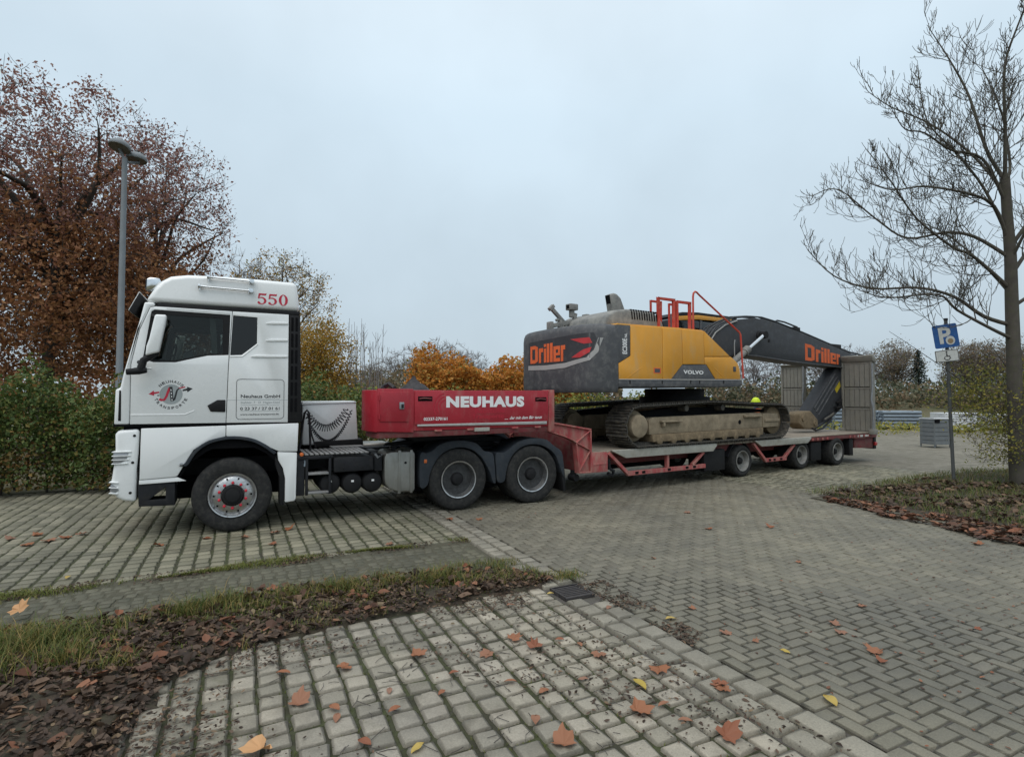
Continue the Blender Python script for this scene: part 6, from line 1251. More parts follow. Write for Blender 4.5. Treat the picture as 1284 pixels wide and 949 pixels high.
# ------------------------------------------------------------------ trees
def grow(trunk, r0, limbs, envs, seed, twig=None, lr=.45, rmin=.008, sides=5, droop=.12, ttop=.08):
    """trunk and limb paths, then side branches that reach for points spread through the crown. -> MB of wood, list of leaf clusters per envelope"""
    rd = random.Random(seed); rg = np.random.default_rng(seed); wood = MB(); nodes, ndir, nrad = [], [], []
    def put(path, ra, rb, n=7):
        k = len(path); rr = [ra + (rb - ra) * (i / (k - 1)) ** .8 for i in range(k)]; wood.tube(path, rr, n, False)
        for i in range(k):
            a, b_ = Vector(path[max(0, i - 1)]), Vector(path[min(k - 1, i + 1)]); d = (b_ - a); d = d.normalized() if d.length else Vector((0, 0, 1))
            nodes.append(tuple(path[i])); ndir.append(tuple(d)); nrad.append(rr[i])
    def smooth(pts, m=4):
        P = [Vector(p) for p in pts]; out_ = []
        for i in range(len(P) - 1):
            p0, p1, p2, p3 = P[max(0, i - 1)], P[i], P[i + 1], P[min(len(P) - 1, i + 2)]
            for k in range(m):
                t = k / m; out_.append(.5 * ((2 * p1) + (p2 - p0) * t + (2 * p0 - 5 * p1 + 4 * p2 - p3) * t * t + (3 * p1 - p0 - 3 * p2 + p3) * t ** 3))
        out_.append(P[-1]); return [tuple(p) for p in out_]
    put(smooth(trunk), r0, r0 * ttop, 10)
    for L, ra in limbs: put(smooth(L), ra, ra * .2, 7)
    clusters = []
    for c, rad, n, seedk, shell in envs:
        q = rg.normal(size=(n * 2, 3)); q /= np.linalg.norm(q, axis=1, keepdims=True); q = q[:n] * (rg.uniform(0, 1, n) ** shell)[:, None]
        clusters.append(np.array(c) + q * np.array(rad))
    allc = [(p, e) for e, C in enumerate(clusters) for p in C]
    root = np.array(nodes); allc.sort(key=lambda t: np.min(np.linalg.norm(root - t[0], axis=1)))
    for p, e in allc:
        N = np.array(nodes); d = np.linalg.norm(N - p, axis=1) + .6 * np.maximum(0, N[:, 2] - p[2]); i = int(np.argmin(d))
        a = Vector(nodes[i]); b_ = Vector(p); L = (b_ - a).length
        if L < .05: continue
        mid = a.lerp(b_, .5) + Vector(ndir[i]) * L * .18 + Vector((rd.uniform(-.1, .1), rd.uniform(-.1, .1), -droop * .6 + rd.uniform(-.05, .05))) * L
        pth = [tuple(a), tuple(a.lerp(mid, .5) + Vector(ndir[i]) * L * .06), tuple(mid), tuple(mid.lerp(b_, .55)), tuple(b_)]
        ra = min(nrad[i] * .6, .012 + .014 * L); put(pth, max(ra, rmin), rmin, sides)
        if twig:
            m, tl, upb = twig; dd = (b_ - Vector(pth[3])).normalized()
            for k in range(m):
                s = Vector(pth[rd.choice((2, 3, 4))]); v = (dd * .8 + Vector((rd.uniform(-1, 1), rd.uniform(-1, 1), rd.uniform(-.5, 1))) * .8).normalized(); l = tl * rd.uniform(.5, 1.2)
                wood.tube([tuple(s), tuple(s + v * l * .5), tuple(s + v * l * .85 + Vector((0, 0, upb * l)))], [rmin * .85, rmin * .7, rmin * .45], 3, False)
    return wood, clusters
def crown_pts(C, per, sig, seed):
    r = np.random.default_rng(seed); P = np.repeat(C, per, 0); return P + r.normal(size=P.shape) * sig
def plant(name, label, cat, wood, bark, crowns, group=None, loc=(0, 0, 0)):
    t = empty(name, loc); wood.build('trunk', bark, t, ang=60)
    for C, size, mat in crowns: leaf_object('crown', C, size, mat, t)
    return tag(t, label, cat, group)
def rand_limbs(base, z0, z1, c, rad, n, r, seed):
    rd = random.Random(seed); out_ = []
    for k in range(n):
        a = 2 * math.pi * (k + rd.uniform(-.3, .3)) / n; h = z0 + (z1 - z0) * rd.random(); e = rd.uniform(-.25, .85)
        tip = (c[0] + rad[0] * .75 * math.cos(a) * math.cos(e), c[1] + rad[1] * .75 * math.sin(a) * math.cos(e), c[2] + rad[2] * .8 * math.sin(e))
        p0 = (base[0], base[1], h); m1 = tuple(p0[i] + (tip[i] - p0[i]) * .35 + (0, 0, .5)[i] for i in range(3)); m2 = tuple(p0[i] + (tip[i] - p0[i]) * .7 + (rd.uniform(-.3, .3), rd.uniform(-.3, .3), .25)[i] for i in range(3))
        out_.append(([p0, m1, m2, tip], r * rd.uniform(.8, 1.2)))
    return out_
# great rust-red tree at the left
b0 = (-13.6, 16.2); c0 = (-13.6, 16.2, 7.4)
wd, cl = grow([(b0[0], b0[1], 0), (b0[0] + .1, b0[1], 2.5), (b0[0] + .25, b0[1], 5), (b0[0] + .4, b0[1], 6.6), (b0[0] + .3, b0[1], 8.6)], .24, rand_limbs((b0[0] + .2, b0[1]), 2.8, 7.5, c0, (4.4, 4, 4.0), 15, .13, 5),
              [((-13.7, 16.2, 8.3), (3.9, 3.4, 2.9), 750, 0, .45), ((-13.6, 16, 4.8), (4.1, 3.2, 2.4), 520, 1, .4)], 11, (2, .5, .1))
plant('copper_tree', 'tallest rust-red tree with dense leaves at the left edge', 'tree', wd, 'bark_brown', [(crown_pts(cl[0], 24, .17, 1), .095, 'leaf_wine'), (np.concatenate([crown_pts(cl[1], 46, .22, 2), crown_pts(cl[0][cl[0][:, 2] < 8.2], 14, .2, 22)]), .12, 'leaf_rust')])
b0 = (-13.0, 20.0); c0 = (-12.8, 20, 8.2)
wd, cl = grow([(b0[0], b0[1], 0), (b0[0], b0[1], 3), (b0[0] + .2, b0[1], 6), (b0[0] + .1, b0[1], 9)], .18, rand_limbs(b0, 3, 8, c0, (2.8, 2.6, 3.6), 13, .08, 8),
              [((-12.75, 20, 8.8), (2.55, 2.4, 3.1), 560, 0, .5), ((-12.9, 20, 4.6), (2.7, 2.2, 2.4), 330, 1, .4)], 12, (2, .5, .1))
plant('copper_tree', 'rounder thin-leaved reddish tree behind the street lamp', 'tree', wd, 'bark_brown', [(crown_pts(cl[0], 13, .17, 3), .095, 'leaf_wine'), (np.concatenate([crown_pts(cl[1], 55, .25, 4), crown_pts(cl[0][cl[0][:, 2] < 7.5], 16, .2, 23)]), .125, 'leaf_rust')])
# half-bare tree with some yellow leaves behind the cab, its bare neighbour and the yellow small tree
b0 = (-13.4, 32); wd, cl = grow([(b0[0], 32, 0), (b0[0], 32, 4), (b0[0] + .2, 32, 9.8)], .24, rand_limbs(b0, 2.5, 7, (-13.4, 32, 7.2), (2.9, 2.6, 3.2), 14, .09, 13), [((-13.3, 32, 7.0), (2.9, 2.6, 3.5), 420, 0, .5)], 13, (3, .6, .15), rmin=.012)
plant('autumn_tree', 'half-bare tree with sparse yellow leaves rising behind the cab', 'tree', wd, 'bark_dark', [(crown_pts(cl[0][:240], 26, .24, 5), .125, 'leaf_yellow'), (crown_pts(cl[0][190:], 7, .25, 6), .11, 'leaf_far')])
b0 = (-18.2, 37); wd, cl = grow([(b0[0], 37, 0), (b0[0], 37, 4), (b0[0], 37, 11)], .24, rand_limbs(b0, 3, 8, (-18, 37, 8), (3.2, 2.6, 3.4), 12, .09, 14), [((-18, 37, 8), (3.2, 2.6, 3.6), 400, 0, .5)], 14, (4, .7, .2), rmin=.013)
plant('bare_tree', 'bare grey tree top just above the cab roof', 'tree', wd, 'twig_far', [])
b0 = (-9.8, 28); wd, cl = grow([(b0[0], 28, 0), (b0[0], 28, 2), (b0[0], 28, 5)], .12, rand_limbs(b0, .8, 3, (-9.7, 28, 3.4), (1.7, 1.6, 2), 9, .05, 15), [((-9.7, 28, 3.5), (1.9, 1.7, 2.4), 300, 0, .5)], 15, (2, .4, .1))
plant('yellow_tree', 'small amber-leaved tree right behind the cab deflector', 'tree', wd, 'bark_dark', [(crown_pts(cl[0], 40, .24, 7), .12, 'leaf_yellow')])
sap = empty('sapling_clump', (-7.6, 28.5, 0)); sw = MB(); rd = random.Random(4)
for k in range(22):
    x, y = rd.uniform(-.9, 1.0), rd.uniform(-.4, .4); h = rd.uniform(3.6, 6.0); lx = rd.uniform(-.25, .25); sw.tube([(x, y, 0), (x + lx * .4, y, h * .5), (x + lx, y, h)], [.03, .02, .008], 5, False)
    for q in range(9):
        t = rd.uniform(.35, .95); s = Vector((x + lx * t, y, h * t)); v = Vector((rd.uniform(-.35, .35), rd.uniform(-.3, .3), .6)); sw.tube([tuple(s), tuple(s + v * .6)], [.009, .006], 3, False)
sw.build('trunk', 'twig_far', sap); tag(sap, 'clump of thin upright bare saplings left of the red gooseneck', 'saplings')

# bare tree at the right edge: limbs as they spread in the photograph
dz = lambda pts, ks: [(x, 12.15 + k, z) for (x, z), k in zip(pts, ks)]
def dep(pts, e): n = len(pts) - 1; return [(x, 12.15 + e * (i / n) ** 1.2, z) for i, (x, z) in enumerate(pts)]
TL = [([(10.86, 6.7), (10.57, 7.43), (10.34, 8.71), (10.07, 9.62), (9.81, 10.39)], .6, .075), ([(10.86, 6.7), (10.76, 7.73), (10.61, 9.02), (10.74, 9.85), (10.91, 10.62)], -.8, .075), ([(10.86, 6.7), (11.22, 7.13), (11.38, 8.49), (11.3, 9.78)], 1.0, .07),
      ([(10.88, 5.4), (10.49, 6.08), (9.83, 6.29), (8.72, 6.38), (7.91, 6.23), (7.24, 6.31)], -.9, .07), ([(10.9, 5.0), (10.25, 5.49), (9.74, 5.63), (9.0, 5.56), (8.42, 6.08), (7.7, 6.83), (7.22, 6.76)], 1.1, .07),
      ([(10.9, 4.3), (10.38, 4.74), (9.95, 5.04), (9.51, 5.19), (8.71, 5.78), (8.14, 6.53), (7.63, 7.13)], -.4, .075), ([(10.93, 3.5), (10.35, 3.71), (9.78, 4.15), (9.05, 4.37), (8.09, 4.37), (7.29, 4.67), (6.78, 5.26)], .5, .08),
      ([(10.87, 6.4), (10.45, 7.13), (10.02, 7.73), (9.51, 8.26), (8.85, 8.71), (8.49, 9.17)], .9, .06), ([(10.86, 6.2), (10.3, 7.13), (9.49, 7.28), (8.83, 7.58), (8.31, 7.58), (7.98, 7.81)], -.7, .06),
      ([(10.93, 3.2), (10.34, 3.41), (9.47, 3.78), (8.89, 4.08), (7.71, 3.97), (6.98, 4.08)], -1.0, .07), ([(10.91, 5.4), (10.43, 6.53), (9.86, 7.36), (9.28, 8.11), (9.16, 9.24)], .2, .06),
      ([(10.93, 4.6), (11.6, 5.3), (12.4, 5.9), (13.4, 6.6)], .8, .08), ([(10.92, 5.2), (11.5, 6.2), (12.1, 7.3), (12.6, 8.5)], -.9, .08), ([(10.93, 3.9), (11.7, 4.4), (12.8, 4.7), (13.8, 5.4)], -.6, .07), ([(10.9, 4.2), (10.8, 5.0), (10.6, 5.9), (10.3, 6.6)], 2.2, .06), ([(10.92, 4.9), (11.0, 5.8), (11.3, 6.6), (11.2, 7.6)], -2.2, .06)]
lim = [(dep(p, e), r * .62) for p, e, r in TL]
def bare_tree(trunk, r0, lim, seed, rmin):
    rd = random.Random(seed); w, _ = grow(trunk, r0, lim, [], seed, ttop=.5)
    def shoot(p, d, L, r, lev):
        p = Vector(p); d = Vector(d).normalized(); n = 5; pts = [p]; q = p.copy(); dd = d.copy()
        for i in range(n):
            dd = (dd + Vector((rd.uniform(-.22, .22), rd.uniform(-.22, .22), .1 + .05 * lev))).normalized(); q = q + dd * (L / n); pts.append(q.copy())
        rr = [max(rmin, r * (1 - .75 * i / n)) for i in range(n + 1)]; w.tube([tuple(a) for a in pts], rr, 5 if lev == 1 else 3, False)
        if lev < 3:
            k = {1: 6, 2: 2}[lev]
            for _ in range(k):
                i = rd.randint(1, n); t = (pts[i] - pts[i - 1]).normalized(); s = t.orthogonal().normalized(); s.rotate(Matrix.Rotation(rd.uniform(0, 6.28), 3, t))
                shoot(pts[i - 1].lerp(pts[i], rd.random()), t * .75 + s * .8, L * rd.uniform(.4, .75), rr[i] * .8, lev + 1)
    for path, ra in lim:
        P = [Vector(p) for p in path]; seg = [(P[i + 1] - P[i]).length for i in range(len(P) - 1)]; tot = sum(seg); k = int(tot * 4.3)
        for j in range(k):
            s = tot * (.16 + .84 * (j + rd.random()) / k); i = 0; s0 = s
            while i < len(seg) - 1 and s > seg[i]: s -= seg[i]; i += 1
            t = (P[i + 1] - P[i]).normalized(); q = P[i].lerp(P[i + 1], min(1, s / seg[i])); sd = t.orthogonal().normalized(); sd.rotate(Matrix.Rotation(rd.uniform(0, 6.28), 3, t))
            shoot(q, t * .6 + sd * .9, rd.uniform(.4, 1.35) * (1.2 - .7 * s0 / tot), .013 * (1.15 - .6 * s0 / tot), 1)
        shoot(P[-1], P[-1] - P[-2], .3, .01, 2)
    return w
wt = bare_tree([(11.0, 12.15, -.1), (10.96, 12.15, .5), (10.95, 12.15, 1.07), (10.94, 12.15, 2.53), (10.93, 12.15, 4.0), (10.93, 12.15, 5.04), (10.89, 12.15, 5.86), (10.86, 12.15, 6.76)], .18, lim, 21, .005)
tr = empty('bare_tree', (0, 0, 0)); wt.build('trunk', 'bark_grey', tr, ang=60); tag(tr, 'large bare tree with upswept twigs at the right edge', 'tree')

# shrub tangle under it
wd, cl = grow([(11.6, 12.0, 0), (11.5, 12.0, .4), (11.4, 12.1, .9)], .03, [([(11.6, 12, .1), (11.0, 12.3, 1.3), (10.2, 12.5, 2.2), (9.0, 12.4, 3.0), (8.4, 12.4, 3.4)], .018), ([(11.8, 12, .1), (11.2, 12.2, .9), (10.4, 12.4, 1.5), (9.6, 12.6, 1.75)], .016), ([(11.7, 12, .1), (11.3, 12.1, 1.6), (10.9, 12.3, 2.6), (10.5, 12.4, 3.3)], .016), ([(11.5, 12, .1), (10.8, 11.8, .7), (10.1, 11.9, 1.1)], .014)],
              [((11.3, 12.3, 1.3), (1.4, .9, 1.1), 420, 0, .6), ((12.2, 11.6, .9), (1.1, .9, .8), 200, 0, .6), ((10.6, 12.9, 2.1), (1.0, .7, .7), 110, 0, .6), ((11.9, 12.2, 2.4), (1.0, .7, .8), 120, 0, .6)], 31, (3, .35, .2), rmin=.004)
plant('shrub', 'straggling yellow-green shrub under the bare tree', 'shrub', wd, 'bark_brown', [(crown_pts(np.concatenate(cl), 13, .12, 9), .055, 'leaf_shrub')])

# ------------------------------------------------------------------ hedges and shrub masses
def hedge(name, label, poly_fn, n, size, mat, extra=(), cat='hedge', group=None):
    """leaves packed towards the outside of a long uneven body; poly_fn(s in 0..1) -> x, y, half width, height (bay coordinates)"""
    root = empty(name, (0, 0, 0)); s = rng.uniform(0, 1, n); x, y, hw, h = poly_fn(s); a = rng.uniform(0, math.pi, n); k = rng.uniform(.0, 1, n) ** .35
    px, py = x + rng.normal(0, .05, n), y - hw * np.cos(a) * k * (1 + .18 * vnoise(x * 2, a * 3, 1.6, 77)); z = h * (np.sin(a) ** .45) * k * (1 + .12 * vnoise(x, a * 2, 2.4, 78)); lowf = rng.uniform(0, 1, n) < .42
    z = np.where(lowf, rng.uniform(.05, 1, n) * h * .85, z); py = np.where(lowf, y - hw * (.75 + .3 * rng.uniform(0, 1, n)) * np.where(rng.uniform(0, 1, n) < .8, 1, -1) * (1 + .2 * vnoise(x * 2, z * 2.2, 1.8, 79)), py)
    X, Y = pav_np(px, py); C = np.stack([X, Y, z], 1)
    if extra:
        m2, f2 = extra; br = f2(px, py, z) > rng.uniform(0, 1, n); leaf_object('foliage', C[br], size, m2, root, asp=.7); C = C[~br]
    leaf_object('foliage', C, size, mat, root, asp=.7)
    st = MB(); rd = random.Random(n); xs, ys, hws, hs = poly_fn(np.linspace(0.02, .98, 26))
    for i in range(26):
        for k in range(3):
            x0, y0 = pav(xs[i] + rd.uniform(-.2, .2), ys[i] + rd.uniform(-.3, .3)); st.tube([(x0, y0, 0), (x0 + rd.uniform(-.2, .2), y0 + rd.uniform(-.2, .2), hs[i] * .5), (x0 + rd.uniform(-.4, .4), y0 + rd.uniform(-.4, .4), hs[i] * .88)], [.025, .016, .008], 5, False)
    st.build('stem', 'bark_dark', root); return tag(root, label, cat, group)
hedge('green_hedge', 'thick green hedge beside the front of the lorry', lambda s: (-9.5 + 12.5 * s, 5.75 + .12 * np.sin(s * 9), .85 + .2 * np.sin(s * 23) + .1 * np.sin(s * 71), 2.35 + .22 * np.sin(s * 31) + .16 * np.sin(s * 57) + .1 * np.sin(s * 113)), 62000, .085, 'leaf_hedge', ('leaf_hedge_brown', lambda x, y, z: np.clip(.95 - z * .75 + .5 * vnoise(x, z, 2.0, 91), 0, .9)))
hedge('low_hedge', 'lower ragged hedge seen between cab and gooseneck', lambda s: (2.5 + 14 * s, 7.5 + .2 * np.sin(s * 9), .8 + .15 * np.sin(s * 19), 2.05 + .15 * np.sin(s * 33)), 22000, .11, 'leaf_hedge', ('leaf_shrub', lambda x, y, z: np.full(len(x), .4)))
hedge('beech_hedge', 'bright orange beech hedge behind the red gooseneck', lambda s: (5.9 + 7.4 * s, 11.5 + .2 * np.sin(s * 9), 1.0 + .15 * np.sin(s * 17), 3.45 + .2 * np.sin(s * 29) + .15 * np.sin(s * 11)), 40000, .13, 'leaf_orange', ('leaf_yellow', lambda x, y, z: np.full(len(x), .2)))
# far scrub that reads as one mass
def scrub(name, label, n, u0, u1, Y0, Y1, h, size, mat, seed):
    r = np.random.default_rng(seed); u = r.uniform(u0, u1, n); Yd = r.uniform(Y0, Y1, n); X = (u - 642) / 700 * Yd
    z = h * (1 + .35 * vnoise(X, Yd, .5, seed)) * r.uniform(0, 1, n) ** .7; stuff(leaf_object(name, np.stack([X, Yd, z], 1), size, mat), label, 'undergrowth')
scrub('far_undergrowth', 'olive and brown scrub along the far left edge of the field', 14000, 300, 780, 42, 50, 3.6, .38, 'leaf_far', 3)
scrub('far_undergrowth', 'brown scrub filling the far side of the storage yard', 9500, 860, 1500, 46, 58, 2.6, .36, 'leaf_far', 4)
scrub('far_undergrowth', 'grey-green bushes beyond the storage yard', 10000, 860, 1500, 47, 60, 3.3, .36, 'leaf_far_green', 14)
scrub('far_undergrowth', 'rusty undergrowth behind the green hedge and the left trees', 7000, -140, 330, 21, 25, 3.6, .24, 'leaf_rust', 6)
scrub('yard_weeds', 'yellow-green weeds round the stacks in the yard', 6500, 1000, 1420, 27, 42, .5, .14, 'leaf_shrub', 5)
# low bank of dead grass beyond the yard
bk = MB(); nx, ny = 70, 8
for j in range(ny):
    for i in range(nx):
        x = -60 + 190 * i / (nx - 1); y = 40 + 16 * j / (ny - 1); z = -.1 + 1.35 * math.sin(math.pi * min(1, j / (ny - 1) * .55 + .0)) * (1 + .25 * float(vnoise(np.array([x]), np.array([y]), .3, 8)[0])); bk.v.append((x, y, z if j else -.2))
for j in range(ny - 1):
    for i in range(nx - 1): a = j * nx + i; bk.f.append((a, a + 1, a + 1 + nx, a + nx))
struct(bk.build('bank', 'field', ang=180), 'low bank of dead grass beyond the yard', 'bank')

# ------------------------------------------------------------------ far trees: three kinds, each copy a tree of its own
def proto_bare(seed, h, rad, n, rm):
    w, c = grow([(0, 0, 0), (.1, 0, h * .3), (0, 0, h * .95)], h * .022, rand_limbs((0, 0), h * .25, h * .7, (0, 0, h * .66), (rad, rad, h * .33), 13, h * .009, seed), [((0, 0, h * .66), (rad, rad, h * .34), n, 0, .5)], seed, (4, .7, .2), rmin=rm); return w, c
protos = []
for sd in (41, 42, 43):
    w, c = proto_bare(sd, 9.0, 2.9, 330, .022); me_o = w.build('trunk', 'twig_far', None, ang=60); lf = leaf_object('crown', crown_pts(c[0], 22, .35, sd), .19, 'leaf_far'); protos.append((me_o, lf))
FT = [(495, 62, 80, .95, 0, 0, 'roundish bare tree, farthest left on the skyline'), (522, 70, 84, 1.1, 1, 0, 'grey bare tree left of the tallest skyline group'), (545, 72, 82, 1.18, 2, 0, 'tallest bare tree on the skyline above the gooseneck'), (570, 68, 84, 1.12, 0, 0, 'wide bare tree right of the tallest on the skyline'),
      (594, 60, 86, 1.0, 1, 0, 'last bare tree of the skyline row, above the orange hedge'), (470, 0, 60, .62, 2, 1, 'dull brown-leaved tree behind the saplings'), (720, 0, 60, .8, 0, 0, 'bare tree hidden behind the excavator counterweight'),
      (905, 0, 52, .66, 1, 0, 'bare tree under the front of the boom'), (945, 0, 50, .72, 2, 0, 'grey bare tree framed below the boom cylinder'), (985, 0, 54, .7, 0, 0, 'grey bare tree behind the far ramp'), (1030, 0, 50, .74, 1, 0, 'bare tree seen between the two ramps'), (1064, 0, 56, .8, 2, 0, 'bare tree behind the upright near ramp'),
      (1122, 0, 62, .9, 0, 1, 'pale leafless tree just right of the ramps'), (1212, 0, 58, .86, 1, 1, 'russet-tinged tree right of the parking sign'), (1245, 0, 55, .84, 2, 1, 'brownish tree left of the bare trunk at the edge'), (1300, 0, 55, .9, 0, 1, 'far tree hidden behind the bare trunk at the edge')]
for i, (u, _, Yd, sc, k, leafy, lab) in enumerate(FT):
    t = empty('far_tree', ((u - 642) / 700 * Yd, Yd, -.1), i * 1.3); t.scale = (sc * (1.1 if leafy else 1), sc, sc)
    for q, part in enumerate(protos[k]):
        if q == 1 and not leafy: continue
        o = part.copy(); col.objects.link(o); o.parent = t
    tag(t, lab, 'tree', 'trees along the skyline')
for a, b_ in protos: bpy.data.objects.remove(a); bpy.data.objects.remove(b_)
# extra foliage for the russet pair, and the dark fir
fir = empty('fir_tree', ((1152 - 642) / 700 * 60, 60, -.1)); MB().tube([(0, 0, 0), (0, 0, 7.1)], [.16, .02], 7).build('trunk', 'bark_dark', fir)
P = []
for j in range(26):
    z = .8 + j * .245; rad = 1.75 * (1 - (z - .8) / 6.6) + .06
    for k in range(11):
        a = 2 * math.pi * (k + random.random()) / 11; L = rad * random.uniform(.75, 1.1)
        for q in range(9): t = (q + 1) / 9; P.append((L * t * math.cos(a), L * t * math.sin(a), z - .28 * L * t + random.uniform(-.05, .05)))
leaf_object('crown', np.array(P), .26, 'leaf_fir', fir, .2, .5); tag(fir, 'dark pointed fir tree left of the parking sign', 'tree')

# ------------------------------------------------------------------ street lamp
lp = empty('street_lamp', (-9.86, 14.0, 0)); tag(lp, 'tall grey lamp post with two round heads before the red trees', 'street lamp')
MB().tube([(0, 0, 0), (0, 0, 1.0), (0, 0, 1.05), (.02, 0, 8.0)], [.1, .1, .085, .06], 16).build('post', 'lamp_grey', lp)
MB().box(-.05, .05, -.105, -.095, .5, .85).build('service_hatch', 'lamp_grey', lp, .006)
for x, y, z, tx, ty, r in ((-.03, -.12, 8.24, R(-16), R(4), .25), (.12, .3, 8.1, R(-6), R(0), .24)):
    h = empty('lamp_head', (x, y, z), 0, lp); h.rotation_euler = (tx, ty, 0); sh_ = MB(); n = 32; prof = [(.0001, .17), (r * .45, .15), (r * .8, .1), (r * .97, .04), (r, .0), (r * .97, -.03)]
    for rr, zz in prof:
        for i in range(n): a = 2 * math.pi * i / n; sh_.v.append((rr * math.cos(a), rr * math.sin(a), zz))
    for L in range(len(prof) - 1):
        for i in range(n): i2 = (i + 1) % n; sh_.f.append((L * n + i, L * n + i2, (L + 1) * n + i2, (L + 1) * n + i))
    sh_.build('housing', 'lamp_grey', h, ang=40)
    MB().prism_z([(r * .95 * math.cos(2 * math.pi * i / n), r * .95 * math.sin(2 * math.pi * i / n)) for i in range(n)], -.045, -.028).build('diffuser', 'lamp_glass', h)
MB().tube([(.02, 0, 7.95), (-.03, -.05, 8.1), (-.06, -.1, 8.2)], .035, 8).tube([(.02, 0, 7.9), (.1, .2, 7.96), (.16, .33, 8.02)], .035, 8).build('bracket', 'lamp_grey', lp)

# ------------------------------------------------------------------ parking sign
sg = empty('parking_sign', (10.0, 12.7, 0)); tag(sg, 'blue parking sign with white plate on a leaning grey post', 'sign')
MB().tube([(0, 0, -.1), (-.05, 0, 1.8), (-.095, 0, 3.68)], .035, 12).build('post', 'post_grey', sg); MB().tube([(-.095, 0, 3.68), (-.095, 0, 3.73)], .042, 12).build('post_cap', 'dark_metal', sg)
pl = empty('sign_board', (-.145, -.05, 3.32), 0, sg); pl.rotation_euler = (0, R(-7), R(-28))
def rrect(w, h, r, n=5):
    L = []
    for cx, cz, a in ((w / 2 - r, h / 2 - r, 0), (-w / 2 + r, h / 2 - r, 90), (-w / 2 + r, -h / 2 + r, 180), (w / 2 - r, -h / 2 + r, 270)): L += arc(cx, cz, r, a, a + 90, n)
    return L
MB().prism(rrect(.45, .53, .035), -.01, .01).build('plate', 'sign_blue', pl, .002, 1)
sh = text_shape('P', .03); decal('letter', 'sign_white', pl, sh, lambda u, v: (-.125 + .225 * u, -.0125, -.17 + .38 * v))
MB().prism(ellipse(.07, -.11, .085, .1, 28), -.016, -.0135, [ellipse(.07, -.125, .052, .06, 28)]).build('symbol_ring', 'sign_white', pl); MB().prism(ellipse(.07, -.125, .062, .075, 24), -.0132, -.0118).build('symbol_disc', 'timber', pl)
p2 = empty('sub_plate', (-.125, -.05, 2.87), 0, sg); p2.rotation_euler = (0, R(-6), R(-28))
MB().prism(rrect(.43, .27, .02), -.008, .008).build('plate', 'sign_white', p2, .002, 1); MB().prism(rrect(.42, .26, .018), -.0115, -.0095, [rrect(.4, .238, .015)]).build('border', 'print_black', p2)
MB().prism(ellipse(-.0, .085, .018, .018, 12), -.0115, -.0095).prism([(-.012, .06), (.01, .06), (.012, .0), (.05, .0), (.065, -.06), (.05, -.065), (.035, -.02), (-.012, -.02)], -.0116, -.0096).prism(ellipse(0, -.05, .06, .05, 20), -.0112, -.0098, [ellipse(0, -.045, .045, .036, 20)]).build('wheelchair_symbol', 'print_black', p2)
for z in (3.45, 3.2, 2.9): MB().box(-.14, -.05, -.04, .03, z - .012, z + .012).build('clamp', 'galvanised', sg, .004)

# ------------------------------------------------------------------ stored goods in the yard
def pipe_bundle(loc, rz, label, rows, cols, L, r, mat):
    b_ = empty('pipe_bundle', loc, rz)
    for j in range(rows):
        for i in range(cols): MB().cyl((-L / 2 + random.uniform(-.08, .08), (i - cols / 2) * r * 2.1, .1 + r + j * r * 2.05), (L / 2 + random.uniform(-.08, .08), (i - cols / 2) * r * 2.1, .1 + r + j * r * 2.05), r, 10).build('pipe', mat, b_)
    for x in (-L * .3, L * .3): MB().box(x - .05, x + .05, -cols * r * 1.1, cols * r * 1.1, 0, .1).box(x - .05, x + .05, -cols * r * 1.15, cols * r * 1.0, .1 + rows * r * 2.06, .14 + rows * r * 2.06).build('batten', 'timber', b_)
    return tag(b_, label, 'pipes', 'stored pipes in the yard')
pipe_bundle((23.3, 34, -.03), R(-8), 'blue-grey pipe bundle on the ground just right of the ramps', 5, 6, 2.1, .1, 'pipe_blue_grey')
pipe_bundle((19.0, 32, -.03), R(4), 'dark pipe bundle seen through the gap under the folded stick', 6, 6, 2.0, .1, 'pipe_blue_grey')
pipe_bundle((21.4, 36.5, -.03), R(2), 'paler pipe bundle behind the near ramp', 5, 6, 2.2, .1, 'galvanised')
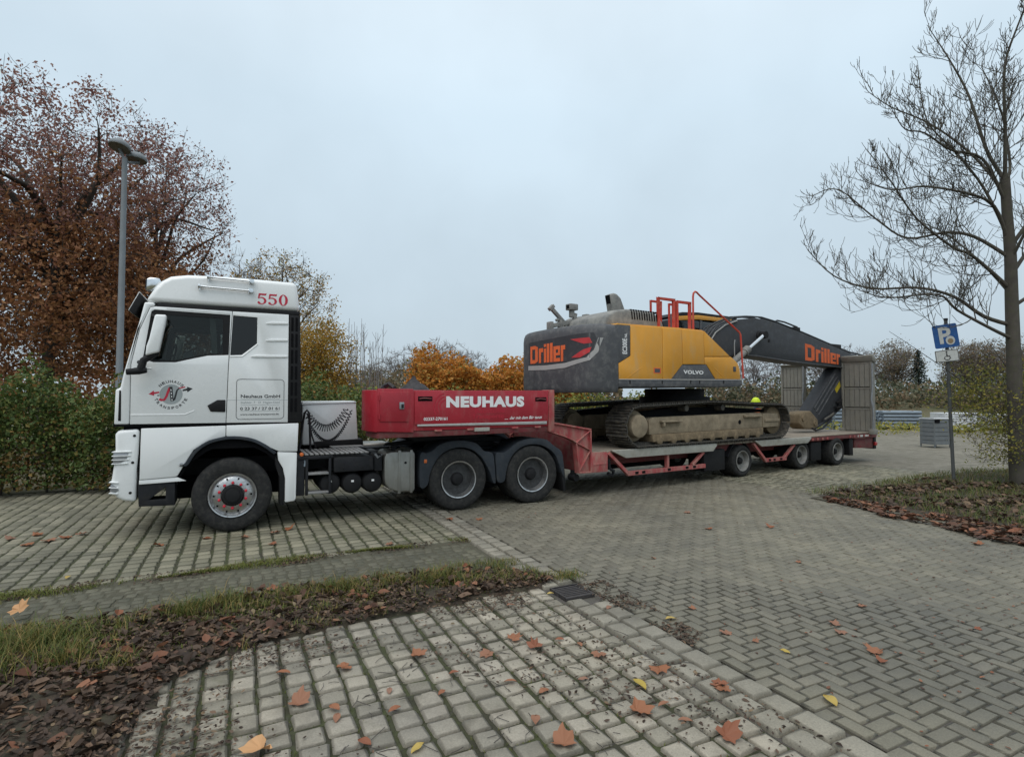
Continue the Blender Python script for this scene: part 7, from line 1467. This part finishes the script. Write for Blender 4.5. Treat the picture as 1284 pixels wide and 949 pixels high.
def slab_stack(loc, rz, label, rows, w, d, t, mat):
    b_ = empty('slab_stack', loc, rz)
    for x in (-w * .4, 0, w * .4): MB().box(x - .06, x + .06, -d / 2, d / 2, 0, .12).build('bearer', 'timber', b_)
    for j in range(rows):
        k = 3
        for i in range(k): a = -w / 2 + w * i / k + random.uniform(-.03, .03); MB().box(a + .01, a + w / k - .02, -d / 2 + random.uniform(-.05, .05), d / 2, .125 + j * t, .12 + (j + 1) * t - .012).build('slab', mat, b_, .012, 1)
    return tag(b_, label, 'slabs', 'stacked slabs in the yard')
slab_stack((27.4, 33, -.03), R(5), 'low stack of pale slabs behind the sign post', 7, 3.2, 1.2, .12, 'pale_concrete')
slab_stack((24.9, 31.5, -.03), R(0), 'white-topped stack beside the steel crate', 8, 1.9, 1.1, .12, 'plastic_white')
slab_stack((44, 60, 1.0), R(0), 'small pale stack far off on the dead grass bank', 4, 1.8, 1.0, .16, 'plastic_white')
cr = empty('steel_crate', (16.55, 21.9, -.03), R(12)); tag(cr, 'grey slatted crate with pale rim in the yard near the sign', 'crate')
for k in range(6):
    z = .12 + k * .165
    for a in ((-.36, .36, -.3, -.27), (-.36, .36, .27, .3)): MB().box(*a, z, z + .15).build('slat', 'crate_grey', cr, .006, 1)
    for a in ((-.39, -.36, -.28, .28), (.36, .39, -.28, .28)): MB().box(*a, z, z + .15).build('slat', 'crate_grey', cr, .006, 1)
for x in (-.375, .335):
    for y in (-.31, .27): MB().box(x, x + .04, y, y + .04, 0, 1.14).build('post', 'crate_grey', cr, .004, 1)
MB().box(-.4, .4, -.32, -.26, 1.1, 1.15).box(-.4, .4, .26, .32, 1.1, 1.15).box(-.4, -.34, -.26, .26, 1.1, 1.15).box(.34, .4, -.26, .26, 1.1, 1.15).build('rim', 'plastic_white', cr, .006, 1); MB().box(-.34, .34, -.25, .25, .12, .95).build('contents', 'dark_metal', cr, .03)
MB().box(-.37, -.12, -.318, -.302, .96, 1.09).build('handle_gap', 'black_gap', cr)
